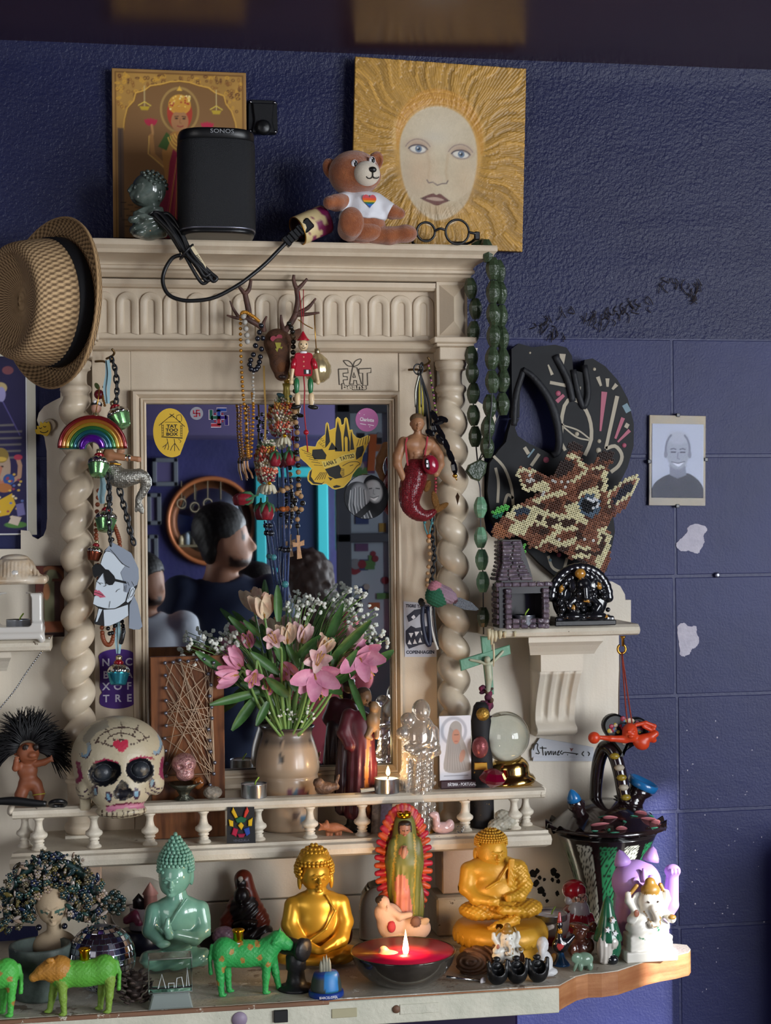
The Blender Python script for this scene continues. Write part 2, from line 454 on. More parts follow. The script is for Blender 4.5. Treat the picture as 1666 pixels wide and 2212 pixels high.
class T:
    """a thing: an Empty at its base, parts in photo pixels around the anchor pixel"""
    def __init__(s,name,label,cat,ax,ay,depth=None,z=None,group=None,single=False,rz=0,kind=None):
        p=on(ax,ay,z)if z is not None else at(ax,ay,depth)
        s.p=p;s.ax,s.ay=ax,ay;s.k=kpx(p);s.args=(name,label,cat,group,kind);s.depth=-p[1];s.o= None;s.rz=rz
        if not single:
            s.o=bpy.data.objects.new(name, None);COL.objects.link(s.o);s.o.location=p;s.o.rotation_euler=(0,0,math.radians(rz));s.o.empty_display_size=.02;tag(s.o,label,cat,group,kind)
    def add(s,name,m,mat,parent=None,label=None,smooth=True,kind=None,kx=None):
        o=mesh_obj(name,m.data(),s.p,s.ax,s.ay,s.k,mat,smooth,kx)
        if s.o is None:
            o.name=s.args[0];o.location=s.p;o.rotation_euler=(0,0,math.radians(s.rz));tag(o,*s.args[1:]);s.o=o; return o
        o.parent=parent or s.o
        if label:o['label']=label
        if kind:o['kind']=kind
        return o
    def text(s,name,body,x,y,size,mat,d=1,parent=None,a=0,ext=.3,wide=1.0,bold=0.0,tilt=0):
        """lettering: centre pixel x,y; size = capital height in px"""
        cu=bpy.data.curves.new(name,'FONT');cu.body=body;cu.align_x='CENTER';cu.align_y='CENTER';cu.size=size/.7*s.k;cu.extrude=ext*s.k;cu.offset=bold*s.k;cu.resolution_u=3
        tmp=bpy.data.objects.new(name,cu);COL.objects.link(tmp)
        dg=bpy.context.evaluated_depsgraph_get();me=bpy.data.meshes.new_from_object(tmp.evaluated_get(dg));bpy.data.objects.remove(tmp)
        me.name=name;n=len(me.vertices);co=np.empty(n*3);me.vertices.foreach_get('co',co);co=co.reshape(-1,3)
        t=math.radians(a);c_,s_=math.cos(t),math.sin(t);X=co[:,0]*wide;Y=co[:,1]
        R=np.stack([(x-s.ax)*s.k+X*c_+Y*s_,-(d*s.k)-co[:,2],-(y-s.ay)*s.k-X*s_+Y*c_],1)
        me.vertices.foreach_set('co',R.ravel());me.materials.clear();me.materials.append(mat);me.update()
        o=bpy.data.objects.new(name,me);COL.objects.link(o);o.parent=parent or s.o; return o
def copy_tree(o,parent=None):
    c=o.copy();COL.objects.link(c);c.parent=parent
    for ch in list(o.children):copy_tree(ch,c)
    return c
def wmesh(name,vs,fs,mat,parent=None,kind=None,smooth=False):
    """mesh straight in world metres (used for the shell and the chimneypiece)"""
    me=bpy.data.meshes.new(name);me.from_pydata([tuple(map(float,v))for v in vs],[],fs)
    bm=bmesh.new();bm.from_mesh(me);bmesh.ops.recalc_face_normals(bm,faces=bm.faces);bm.to_mesh(me);bm.free()
    me.polygons.foreach_set('use_smooth',[smooth]*len(me.polygons));me.materials.append(mat)
    o=bpy.data.objects.new(name,me);COL.objects.link(o)
    if parent:o.parent=parent
    if kind:o['kind']=kind
    return o
def wbox(name,x0,x1,y0,y1,z0,z1,mat,parent=None,kind=None,bev=0):
    m=M();m.box(((x0+x1)/2,(y0+y1)/2,(z0+z1)/2),(abs(x1-x0)/2,abs(y1-y0)/2,abs(z1-z0)/2), None,bev)
    v,f,_,_=m.data(); return wmesh(name,v,f,mat,parent,kind)
def wsweep(name,prof,x0,x1,mat,parent,ends=0.0):
    """moulding: profile (y, z) swept along X; ends>0: returns mitred at the right and left ends following the projection"""
    n=len(prof);y0=max(p[0]for p in prof);vs=[]
    for xx,sg in((x0,-1),(x1,1)):
        for y,z in prof:vs.append((xx+sg*(y0-y)*ends,y,z))
    fs=[(i,(i+1)%n,n+(i+1)%n,n+i)for i in range(n)]+[tuple(range(n)),tuple(range(n,2*n))]
    return wmesh(name,vs,fs,mat,parent)
def wprism(name,poly,y0,y1,mat,parent=None,kind=None):
    """polygon of (x, z) metres, extruded between two depths"""
    n=len(poly);vs=[(x,y0,z)for x,z in poly]+[(x,y1,z)for x,z in poly]
    fs=[tuple(range(n)),tuple(range(2*n-1,n-1,-1))]+[(i,(i+1)%n,n+(i+1)%n,n+i)for i in range(n)]
    return wmesh(name,vs,fs,mat,parent,kind)
# ------------------------------------------------------------------ small fixes to the builders: attach to a root, world offsets
def wloc(o):
    p=Vector((0,0,0))
    while o is not None:p=p+Vector(o.location);o=o.parent
    return p
_wm=wmesh
def wmesh(name,vs,fs,mat,parent=None,kind=None,smooth=False):
    o=_wm(name,vs,fs,mat, None,kind,smooth)
    if parent is not None:o.parent=parent;o.location=-wloc(parent)
    return o
class PT(T):
    """parts of an existing thing, but anchored (scale and depth) at their own pixel"""
    def __init__(s,root,ax,ay,depth=None,z=None):
        T.__init__(s,'','','',ax,ay,depth,z,single=True);s.o=root.o if isinstance(root,T)else root;s.off=s.p-np.array(wloc(s.o))
    def add(s,name,m,mat,parent=None,label=None,smooth=True,kind=None,kx=None):
        o=T.add(s,name,m,mat,parent,label,smooth,kind,kx)
        o.location=Vector(s.p)-wloc(o.parent); return o
    def text(s,*a,**k):
        o=T.text(s,*a,**k);o.location=Vector(s.p)-wloc(o.parent); return o
MANTEL_Z,SHELF_Z,RAIL_Z=0.918,1.083,1.1445
# ------------------------------------------------------------------ the room
m_wall=pm('navy_wall_paint','#262b58',.45,var=('#20244a',3.2),bump=(260,.3,38,.35),spec=.3)
m_render=pm('navy_render','#1d2246',.42,var=('#1a1d3e',2.6),bump=(170,.9,20,.6),spec=.32)
m_ceil=pm('aubergine_gloss','#46323e',.24,var=('#3a2a38',2.0),bump=(30,.12),spec=.5)
m_floor=pm('floor_boards','#5a4532',.5,grain=('#3c2c20',8,(1,12,1)))
m_joint=pm('joint_paint','#22274f',.5,bump=(120,.5))
m_plaster=pm('bare_plaster','#aaa6b4',.85,var=('#b8b4c0',60),bump=(200,.4))
BLOCK_TOP=wz(1400,731,0)
wall=wbox('wall_back',ROOM_L,ROOM_R,0.0010,.15,FLOOR_Z,CEIL_Z,m_joint, None,'structure')
def rough_wall():
    n1,n2=90,24;vs=[];rng=random.Random(4);fs=[]
    for j in range(n2+1):
        for i in range(n1+1):
            x=ROOM_L+(ROOM_R-ROOM_L)*i/n1;z=BLOCK_TOP+(CEIL_Z+.02-BLOCK_TOP)*j/n2
            vs.append((x,-.0005+rng.uniform(-.0012,.0012)-(.004 if j>=n2-1 else 0),z))
    for j in range(n2):
        for i in range(n1):a=j*(n1+1)+i;fs.append((a,a+1,a+n1+2,a+n1+1))
    o=_wm('render_coat',vs,fs,m_render, None, None, True);o.parent=wall; return o
rough_wall()
xj=wx(1455,0);bw=.455;zrow=[BLOCK_TOP,wz(1450,985,0),wz(1450,1245,0),wz(1450,1503,0)]
while zrow[-1]>.55:zrow.append(zrow[-1]-.187)
for r in range(len(zrow)-1):
    for c in(-3,-2,-1,0,1):
        x0=xj+c*bw+.002+(.003 if r%2 else 0);x1=xj+(c+1)*bw-.002+(.003 if r%2 else 0)
        b_=wbox('wall_block',x0,x1,0,.03,zrow[r+1]+.0025,zrow[r]-.0025,m_wall,wall, None,.0010)
for nm,pts in(('bare_patch',[(1462,1172),(1475,1160),(1484,1150),(1487,1138),(1500,1132),(1522,1136),(1527,1146),(1520,1158),(1522,1170),(1515,1185),(1507,1196),(1490,1190),(1472,1190),(1462,1182)]),
                ('bare_patch',[(1464,1352),(1478,1346),(1490,1354),(1504,1352),(1505,1366),(1510,1380),(1506,1396),(1495,1402),(1490,1412),(1478,1418),(1470,1414),(1468,1395),(1465,1378)])):
    P=spline(pts,70, True);rg=random.Random(5);P=[(x+rg.uniform(-.9,.9),y+rg.uniform(-.9,.9))for x,y in P]
    wprism(nm,[(float(at(x,y,0)[0]),float(at(x,y,0)[2]))for x,y in P],-.0007,.002,m_plaster,wall)
m_grey=pm('screw_steel','#8d90a0',.35,.9)
t=PT(wall,1548,1242,.0);t.add('wall_screw',M().lathe([(0,0),(5,0),(6,3),(5.5,8),(3,9),(0,9)],(1548,1242,0),12,(0,0,1)),m_grey)
fl=M();rg=random.Random(8)
for i in range(34):
    x,y=rg.uniform(1480,1660),rg.uniform(1480,2160);fl.ball((x,y,0),(rg.uniform(.8,2.4),rg.uniform(.8,2.2),.6),6,4)
tag(PT(wall,1560,1800,0.0).add('paint_fleck',fl,m_plaster),kind='stuff')
wbox('ceiling',ROOM_L,ROOM_R,ROOM_B,.15,CEIL_Z,CEIL_Z+.1,m_ceil, None,'structure')
wbox('floor',ROOM_L,ROOM_R,ROOM_B,.15,-.05,0,m_floor, None,'structure')
wbox('wall_left',ROOM_L-.1,ROOM_L,ROOM_B,.15,0,CEIL_Z,m_wall, None,'structure')
m_backwall=pm('navy_far_wall','#23234c',.5,var=('#2c2a5c',3),bump=(40,.8))
wbox('wall_rear',ROOM_L,ROOM_R,ROOM_B-.1,ROOM_B,0,CEIL_Z,m_backwall, None,'structure')
WY0,WY1,WZ0,WZ1=-2.42,-1.88,.9,2.03
m_white=pm('window_paint','#cfd2d6',.5)
wr=wbox('wall_right',ROOM_R,ROOM_R+.1,WY1,.15,0,CEIL_Z,m_wall, None,'structure')
wbox('wall_pier',ROOM_R,ROOM_R+.1,ROOM_B,WY0,0,CEIL_Z,m_wall,wr)
wbox('wall_breast',ROOM_R,ROOM_R+.1,WY0,WY1,0,WZ0,m_wall,wr)
wbox('wall_head',ROOM_R,ROOM_R+.1,WY0,WY1,WZ1,CEIL_Z,m_wall,wr)
wbox('added_shade_stub',1.10,1.2,-.235,-.001,0,1.04,m_wall, None,'structure')  # unseen stub added to keep daylight off the lower right wall
# ------------------------------------------------------------------ chimneypiece (overmantel)
m_paint=pm('aged_cream_paint','#cdbea8',.42,var=('#bcab94',9),grain=('#c2b19a',60,(1,1,.12)),bump=(500,.12,60,.12),chips=('#6e5c48',90,.735),spec=.45)
m_paint2=pm('worn_white_paint','#ddd5c4',.45,var=('#c6bba8',14),bump=(420,.25,70,.3),chips=[('#6d5f50',55,.66),('#8d8070',130,.70)],spec=.4)
m_board=pm('pale_board_paint','#d3cabb',.5,var=('#c6bcaa',5),grain=('#cac0b0',70,(1,1,.1)),bump=(300,.12),chips=('#7a6c58',70,.76))
m_dark=pm('soot_dark','#191614',.8)
xL,xR=wx(168,.06),wx(979,.06);xc=(xL+xR)/2
om=bpy.data.objects.new('overmantel', None);COL.objects.link(om);om.location=(xc,-.05,MANTEL_Z)
tag(om,'cream painted wooden overmantel with twisted columns around a mirror','overmantel')
def Z(py,d,px=800): return wz(px,py,d)
zt=wz(1000,529,.13);z1=Z(541,.128);z2=Z(585,.085);z3=Z(609,.07);z4=Z(627,.06);z5=Z(737,.05);z6=Z(752,.062);z7=Z(760,.045)
hw=wx(1080,.13)-xc
e_=.6
def bx(d): return hw-.13*e_
prof=[(0,zt),(-.13,zt),(-.131,zt-.003),(-.131,z1+.002),(-.128,z1),(-.124,z1-.003),(-.121,z1-.008)]
for i in range(1,8):
    t_=i/7;prof.append((-.121+.036*math.sin(t_*math.pi/2)**1.0,z1-.008+(z2-z1+.012)*(1-math.cos(t_*math.pi/2))**.8))
prof+=[(-.088,z2+.002),(-.088,z2-.002),(-.082,z2-.004),(-.080,(z2+z3)/2),(-.072,z3+.002),(-.0,z3)]
wsweep('cornice',prof,xc-hw+.13*e_,xc+hw-.13*e_,m_paint,om,e_)
hb=wx(952,.06)-xc
wsweep('architrave',[(0,z3),(-.066,z3),(-.066,z4+.004),(-.062,z4),(0,z4)],xc-hb,xc+hb,m_paint,om)
wbox('frieze',xc-hb,xc+hb,-.047,0,z5-.004,z4+.002,m_paint,om)
wsweep('frieze_bead',[(0,z5),(-.058,z5),(-.064,z5-.003),(-.066,(z5+z6)/2),(-.062,z6),(-.055,z6-.004),(0,z6-.004)],xc-hb-.004,xc+hb+.004,m_paint,om)
def arch_mesh():
    k=kpx(at(800,680,.05));n=9;rows=[]
    def outl(hw_,yt,yb,d):
        pts=[(-hw_,yb,d),(-hw_,(yb+yt+hw_)/2,d)]
        for i in range(n+1):a=math.pi-math.pi*i/n;pts.append((hw_*math.cos(a),yt+hw_-hw_*math.sin(a),d))
        return pts+[(hw_,(yb+yt+hw_)/2,d),(hw_,yb,d)]
    R=[outl(23.6,636,727,-1),outl(23.2,636.5,727,2.2),outl(21.2,638.5,727,3),outl(8.6,651,724,3),outl(7.6,652,723,1),outl(4,656,721,-3.6),outl(1,659,719,-4.6)]
    v=np.array([p for r in R for p in r]);m_=len(R[0]);f=[]
    for i in range(len(R)-1):
        for j in range(m_-1):f.append((i*m_+j,i*m_+j+1,(i+1)*m_+j+1,(i+1)*m_+j))
    f.append(tuple(range(6*m_,7*m_)))
    for i in range(3,6):f.append((i*m_,i*m_+m_-1,(i+1)*m_+m_-1,(i+1)*m_))
    W=np.stack([v[:,0]*k,-v[:,2]*k,-(v[:,1]-680)*k],1)
    o=_wm('carved_arch',W,f,m_paint, None, None, True);o.parent=om; return o,k
ar0,k_=arch_mesh();zc=Z(680,.05);na=15
for i in range(na):
    o=ar0 if i==0 else ar0.copy()
    if i:COL.objects.link(o);o.parent=om
    o.location=Vector((xc+(i-(na-1)/2)*(2*hb-.008)/na,-.0475,zc))-om.location
for sg in(-1,1):
    cx_=xc+sg*(xR-xc);hwb=(wx(1017,.07)-wx(951,.07))/2;zb0,zb1=Z(730,.07,980),Z(607,.07,980)
    blk=wbox('corner_block',cx_-hwb,cx_+hwb,-.068,0,zb0,zb1+.004,m_paint,om)
    zi0,zi1=zb0+.004,zb1-.006;hi_=hwb-.004;zm=(zi0+zi1)/2
    P=[(cx_-hi_,-.068,zi0),(cx_+hi_,-.068,zi0),(cx_+hi_,-.068,zi1),(cx_-hi_,-.068,zi1),(cx_,-.083,zm-.018),(cx_,-.083,zm+.018)]
    wmesh('diamond_boss',P,[(0,1,4),(1,2,5,4),(2,3,5),(3,0,4,5),(0,3,2,1)],m_paint,om)
    za,zb_,zcc=Z(731,.07,980),Z(751,.07,980),Z(779,.07,980);hw2=(wx(1036,.09)-wx(943,.09))/2;hw3=(wx(1019,.08)-wx(953,.08))/2
    for nm,h_,t0,t1 in(('abacus',hw2,za,za-.009),('abacus_moulding',hw2-.004,za-.009,zb_),('neck_block',hw3,zb_,zcc)):
        wbox(nm,cx_-h_,cx_+h_,-.06-h_,-.06+h_*.9,t1,t0,m_paint,om, None,.0015)
def column(sgn,name_px,ytop,ybot,pit,r0,ecc):
    pt=PT(om,name_px,1300,.06);s_=1.0
    cap=M().lathe([(30,0),(34,3),(34.5,9),(32,15),(31,17),(33,18),(31,21),(26,23),(24,30),(23.5,44),(25,52),(31,55),(33,58),(34,64),(31,69),(29,71),(29,76),(26,80)],(name_px,ytop,0),28,(0,1,0))
    pt.add('capital',cap,m_paint)
    y0,y1=ytop+76,ybot;n=int((y1-y0)/3);tw=M()
    vs=[];seg=32
    for i in range(n+1):
        y=y0+(y1-y0)*i/n;fade=min(1,(y-y0)/26+.15,(y1-y)/26+.15);ph=2*math.pi*(y-y0)/pit*sgn
        for j in range(seg):
            a=2*math.pi*j/seg;R_=r0+ecc*fade*(2.1*abs(math.cos((a-ph)/2))**.75-1.15);vs.append((name_px+R_*math.cos(a),y,R_*math.sin(a)))
    fs=[(i*seg+(j+1)%seg,i*seg+j,(i+1)*seg+j,(i+1)*seg+(j+1)%seg)for i in range(n)for j in range(seg)]
    tw.add(vs,fs);pt.add('twisted_shaft',tw,pm('glossy_column_paint','#cfc0a9',.26,var=('#bcaa92',14),bump=(60,.15),chips=('#6e5c48',90,.735),spec=.5))
    base=M().lathe([(27,0),(29,2),(31,6),(28,10),(26,12),(25.5,30),(26,92),(28,94),(32,99),(34,105),(31,114),(27,119)],(name_px,ybot-4,0),28,(0,1,0))
    pt.add('column_base',base,m_paint)
    pt.add('plinth_block',M().box((name_px,ybot+124,0),(31,9,31), None,1.5),m_paint2)
column(1,168,779,1684,64,28,9.5)
column(-1,979,779,1660,61.6,27.5,9.2)
zbot=SHELF_Z
wbox('back_board',xc-hb-.045,xc+hb+.045,-.012,-.001,zbot,z3,m_board,om)
x_ml,x_mr=wx(285,.045),wx(868,.045);z_mt=Z(843,.045,575);z_mb=Z(1705,.045,575)
wbox('stile',xc-hb+.002,x_ml,-.032,0,zbot,z7,m_paint,om, None,.001);wbox('stile',x_mr,xc+hb-.002,-.032,0,zbot,z7,m_paint,om, None,.001)
wbox('panel_rail',x_ml+.0006,x_mr-.0006,-.030,0,z_mt,z7,m_paint,om);wbox('panel_rail',x_ml,x_mr,-.030,0,zbot,z_mb,m_paint,om)
m_mirror=pm('silvered_glass','#d9dee2',.015,1.0,var=('#c9cfd4',6))
MIR_Y=-.026
x_il,x_ir=wx(318,.036),wx(844,.036);z_it,z_ib=Z(872,.036,575),Z(1662,.036,575)
mg=wbox('mirror_glass',x_il-.006,x_ir+.006,MIR_Y,-.014,z_ib-.006,z_it+.006,m_mirror,om)
fp=[(0,.030),(0,.038),(.12,.042),(.2,.040),(.26,.044),(.36,.044),(.42,.040),(.5,.043),(.66,.049),(.86,.049),(1,.041),(1,.030)]
def frame_side(pa,pb,qa,qb):
    """pa,pb inner corners, qa,qb outer corners (x,z)"""
    vs=[]
    for(i,o_)in((pa,qa),(pb,qb)):
        for u,d in fp:vs.append((i[0]+(o_[0]-i[0])*u,-d,i[1]+(o_[1]-i[1])*u))
    n=len(fp);wmesh('frame_moulding',vs,[(i,i+1,n+i+1,n+i)for i in range(n-1)]+[(n-1,0,n,2*n-1),tuple(range(n)),tuple(range(2*n-1,n-1,-1))],m_paint,om)
I=[(x_il,z_it),(x_ir,z_it),(x_ir,z_ib),(x_il,z_ib)];O=[(x_ml,z_mt),(x_mr,z_mt),(x_mr,z_mb),(x_ml,z_mb)]
for i in range(4):frame_side(I[i],I[(i+1)%4],O[i],O[(i+1)%4])
wing=[(236,752),(118,752),(132,800),(136,840),(132,858),(112,868),(95,878),(84,892),(80,908),(86,926),(96,945),(101,975),(102,1120),(100,1142),(94,1157),(82,1165),(70,1159),(64,1147),(45,1145),(45,1186),(-140,1186),(-215,1240),(-232,1295),(-232,2000),(236,2000)]
wingr=[(944,752),(1032,752),(1020,800),(1016,845),(1022,860),(1040,872),(1066,882),(1072,905),(1062,930),(1052,950),(1046,985),(1046,1120),(1050,1146),(1062,1160),(1076,1158),(1084,1146),(1102,1142),(1150,1150),(1180,1175),(1215,1240),(1285,1262),(1300,1256),(1322,1256),(1340,1266),(1350,1284),(1351,1296),(1363,1296),(1363,1352),(1337,1356),(1339,2000),(944,2000)]
for W_ in(wing,wingr):
    wprism('side_wing',[(float(at(x,y,.015)[0]),max(MANTEL_Z,float(at(x,y,.015)[2])))for x,y in W_],-.016,.0,m_board,om)
m_peel=pm('peeled_black','#0f0e0d',.9);rg=random.Random(17)
for x,y,r_ in((1152,1888,9),(1160,1882,6),(1166,1896,5),(1158,1908,8),(1168,1924,9),(1176,1932,5),(1176,1900,4),(1196,1884,9),(1204,1892,7),(1194,1900,5),(1206,1904,5),(1204,1930,6),(1182,1946,4)):PT(om,x,y,.0161).add('peeled_spot',M().prism([(x+r_*rg.uniform(.6,1.1)*math.cos(a),y+r_*rg.uniform(.7,1.2)*math.sin(a))for a in np.linspace(0,6.28,12,endpoint=False)],-.5,.6),m_peel)
# ------------------------------------------------------------------ balustraded shelf
sh_l,sh_r=wx(14,.17),wx(1182,.17)
zs=SHELF_Z
wsweep('shelf_board',[(0,zs),(-.168,zs),(-.170,zs-.004),(-.176,zs-.006),(-.179,zs-.012),(-.176,zs-.020),(-.160,zs-.026),(0,zs-.026)],sh_l+.05,sh_r-.05,m_paint2,om,.28)
wsweep('rail',[(-.132,RAIL_Z-.002),(-.14,RAIL_Z),(-.158,RAIL_Z),(-.165,RAIL_Z-.003),(-.167,RAIL_Z-.008),(-.164,RAIL_Z-.013),(-.157,RAIL_Z-.0155),(-.14,RAIL_Z-.0155),(-.132,RAIL_Z-.012)],wx(22,.15),wx(1166,.15),m_paint2,om)
for px in(24,1165):PT(om,px,1720,.15).add('rail_end',M().ball((px,1720+(28 if px<600 else -10)+1.5,0),(9,11,26),14,8),m_paint2)
for a_,b_ in((26,30),(1162,1158)):
    x_=wx(a_,.15)
    wbox('rail_return',x_-.012,x_+.012,-.14,-.02,RAIL_Z-.015,RAIL_Z-.001,m_paint2,om, None,.004)
bal0= None
for i,(px,d)in enumerate([(84,.148),(203,.148),(324,.148),(440,.148),(558,.148),(670,.148),(783,.148),(895,.148),(1005,.148),(1111,.148),(54,.125),(1136,.125)]):
    if bal0 is None:
        pt=PT(om,px,1840,d);hpx=(RAIL_Z-.0155-SHELF_Z)/pt.k
        pr=[(15.5,0),(16,2),(15,5),(11.5,8),(10.5,10),(11.5,13),(9,15),(8.5,18),(11.5,19),(11.8,22),(9.5,24),(13,27),(17.5,31),(18.6,35),(17.5,39.5),(13.6,42),(13,44),(11,45),(9,52),(7.6,60),(7.6,66),(9,72),(11.6,73.5),(12,77),(11.5,79)]
        pr=[(r*1.02,h*hpx/79)for r,h in pr]
        bal0=pt.add('baluster',M().lathe(pr,(px,1840,0),18),m_paint2);o=bal0
    else:o=bal0.copy();COL.objects.link(o);o.parent=om
    o.location=Vector((wx(px,d,1800),-d,SHELF_Z))-om.location
zl=SHELF_Z-.026
wbox('lower_panel',sh_l+.03,sh_r-.05,-.03,0,MANTEL_Z,zl,m_board,om)
zg=wz(600,1941,.04)
for za,zb_ in((MANTEL_Z,zg-.0012),(zg+.0012,zl)):
    wbox('panel_plank',sh_l+.05,wx(955,.04),-.042,-.02,za,zb_,m_board,om, None,.0015)
m_pier=pm('pink_lit_pier_paint','#c3ab97',.5,var=('#b49a86',12),bump=(200,.2),chips=('#7b6855',70,.74))  # pinkish light falling on the piers is mixed into this paint colour
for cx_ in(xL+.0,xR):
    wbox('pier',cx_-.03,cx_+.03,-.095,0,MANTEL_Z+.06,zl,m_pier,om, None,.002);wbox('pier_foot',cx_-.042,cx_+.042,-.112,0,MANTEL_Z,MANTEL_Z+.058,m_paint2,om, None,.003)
wbox('pier_cap',xR-.038,xR+.038,-.105,0,zl-.012,zl,m_paint2,om, None,.002);wbox('pier_cap',xL-.038,xL+.038,-.105,0,zl-.012,zl,m_paint2,om, None,.002)
def bracket(x0,x1,cxp,ytop,side):
    zt_=wz(1200 if side>0 else 50,ytop,.13);a,b_=wx(x0,.12),wx(x1,.12)
    wsweep('bracket_shelf',[(0,zt_),(-.125,zt_),(-.132,zt_-.004),(-.135,zt_-.009),(-.131,zt_-.0145),(-.122,zt_-.017),(0,zt_-.017)],a,b_,m_paint2,om)
    c=wx(cxp,.08);k=kpx(at(cxp,1450,.08))
    h0=82*k
    wsweep('corbel_cap',[(0,zt_-.017),(-.112,zt_-.017),(-.112,zt_-.026),(-.104,zt_-.032),(-.094,zt_-.042),(-.090,zt_-.047),(0,zt_-.047)],c-h0+.04,c+h0-.04,m_board,om,.36)
    zc0=zt_-.047;w_=47*k
    wbox('corbel_neck',c-w_,c+w_,-.088,0,zc0-.026,zc0,m_board,om)
    n=16;nu=49;vs=[];zt2=zc0-.026;L_=.105
    for j in range(n+1):
        t_=j/n;dpt=.084-.040*math.sin(min(1,t_/.8)*math.pi/2)+(.0 if t_<.8 else .016*math.sin((t_-.8)/.2*math.pi));xw=w_*(1-.04*math.sin(min(1,t_/.35)*math.pi/2))
        for i in range(nu):
            u=i/(nu-1)*2-1;fl_=0
            for q in(-.55,0,.55):
                if abs(u-q)<.15 and .06<t_<.72:fl_=max(fl_,math.sqrt(max(0,1-((u-q)/.15)**2)))
            vs.append((c+u*xw,-dpt+.0055*fl_,zt2-t_*L_))
    m_=nu;off=len(vs)
    for j in range(n+1):
        t_=j/n
        for u in(-1,1):vs.append((c+u*w_*(1-.04*math.sin(min(1,t_/.35)*math.pi/2)),0,zt2-t_*L_))
    fs=[(j*m_+i,j*m_+i+1,(j+1)*m_+i+1,(j+1)*m_+i)for j in range(n)for i in range(nu-1)]
    for j in range(n):fs+=[(j*m_,(j+1)*m_,off+2*j+2,off+2*j),(j*m_+nu-1,off+2*j+1,off+2*j+3,(j+1)*m_+nu-1)]
    fs.append(tuple(n*m_+i for i in range(nu))+(off+2*n+1,off+2*n));fs.append(tuple(range(nu))+(off+1,off))
    o=wmesh('corbel',vs,fs,m_board,om, None, True)
    sm=[len(p.vertices)==4 for p in o.data.polygons];o.data.polygons.foreach_set('use_smooth',sm)
    return zt_
BR_R=bracket(1062,1374,1208,1352,1)
m_drip=pm('wax_drip','#c4b898',.5,sss=.2)
for x,y0,y1,r_ in((1062,1360,1392,4),(1070,1362,1386,4),(1066,1390,1440,2),(1080,1362,1380,4),(1056,1358,1382,4),(1112,1364,1376,3),(1090,1364,1378,3.4)):PT(om,x,y0,.135).add('wax_drip',M().tube([(x,y0,0),(x+1,(y0+y1)/2,1),(x,y1,0)],[r_*1.3,r_,r_*1.2,r_*.6],8),m_drip)
BR_L=bracket(-140,106,-60,1383,-1)
# ------------------------------------------------------------------ mantelpiece slab
m_slab=pm('mantel_old_paint','#cbc5b8',.55,var=('#a29a8a',10),bump=(240,.35,30,.25),chips=[('#86786a',16,.60),('#5c4e42',34,.65),('#dcdbd4',22,.62)])
m_front=pm('mantel_front_paint','#bcbcab',.5,var=('#ccc9b8',18),bump=(140,.5,30,.5),chips=[('#5d5348',34,.67),('#7d6a52',80,.70)])
m_cut=pm('sawn_pine','#96603a',.6,grain=('#8d5530',26,(.2,.3,3.2)),bump=(120,.35),var=('#c08a5c',12))
m_bare=pm('bare_edge_wood','#86614a',.65,grain=('#5f4534',30,(.15,1,2)),chips=('#b9b3a4',25,.60))
mt=bpy.data.objects.new('mantelpiece', None);COL.objects.link(mt);mt.location=(xc,-.2,MANTEL_Z-.034)
tag(mt,'thick chipped mantelpiece slab with a sawn wavy pine end','mantelpiece')
z0,z1_=MANTEL_Z-.034,MANTEL_Z
endp=[(1208,2128),(1224,2119),(1245,2108),(1270,2102),(1300,2101),(1335,2096),(1368,2085),(1395,2076),(1425,2069),(1460,2063),(1488,2056),(1492,2050),(1484,2041),(1452,2038)]
E_=[on(x,y,z1_)for x,y in endp];fy=E_[0][1]
front_l=(-.75,fy)
poly=[front_l]+[(p[0],p[1])for p in E_]+[(E_[-1][0]-.02,-.001),(-.75,-.001)]
n=len(poly)
wmesh('slab',[(x,y,z1_-.0012)for x,y in poly]+[(x,y,z0)for x,y in poly],[tuple(range(n)),tuple(range(2*n-1,n-1,-1))]+[(i,(i+1)%n,n+(i+1)%n,n+i)for i in range(n)],m_cut,mt)
wmesh('top_paint',[(x,y,z1_)for x,y in poly]+[(x,y,z1_-.0016)for x,y in poly],[tuple(range(n)),tuple(range(2*n-1,n-1,-1))]+[(i,(i+1)%n,n+(i+1)%n,n+i)for i in range(n)],m_slab,mt)
wbox('front_board',-.75,E_[0][0]-.001,fy-.004,fy+.001,z0-.002,z1_-.003,m_front,mt, None,.001)
wbox('bare_edge',-.75,wx(700,.38),fy-.0052,fy+.004,z1_-.006,z1_-.0004,m_bare,mt, None,.001)
m_plum=pm('plum_gloss','#24163a',.35,var=('#1a1230',5))
wbox('fireplace_body',-.7,E_[0][0]-.012,-.20,-.002,.0,z0,m_plum,mt, None,.004)
# ------------------------------------------------------------------ common materials
m_black=pm('black_plastic','#0f1012',.38,bump=(300,.08));m_blackmatt=pm('black_matt','#141417',.65)
m_gold=pm('polished_gold','#d9a520',.22,1.0,var=('#c8921a',30));m_chrome=pm('chrome','#c9ccd0',.12,1.0);m_brass=pm('brass','#b98a3a',.3,1.0)
m_col=pm('painted_surface',rough=.45,attr=True);m_colgloss=pm('glazed_surface',rough=.16,attr=True,coat=.6);m_colmatt=pm('matt_surface',rough=.75,attr=True,bump=(260,.2))
m_paper=pm('printed_paper',rough=.55,attr=True,spec=.35);m_alu=pm('tealight_tin','#b9c0cc',.28,1.0,bump=(90,.2));m_wax=pm('candle_wax','#e6e2e4',.45,sss=.3)
m_flame=pm('candle_flame','#ffb050',.5,emis=('#ffcf86',26));m_wick=pm('wick','#2a2420',.8);m_wickg=pm('green_wick','#8cae3a',.6)
m_redcord=pm('red_cord','#9c1426',.6);m_ink=pm('black_ink','#17150f',.6);m_white_ink=pm('white_ink','#e9e6ea',.5);m_glass=pm('clear_glass','#f4f8f8',.02,trans=1.0,ior=1.45)
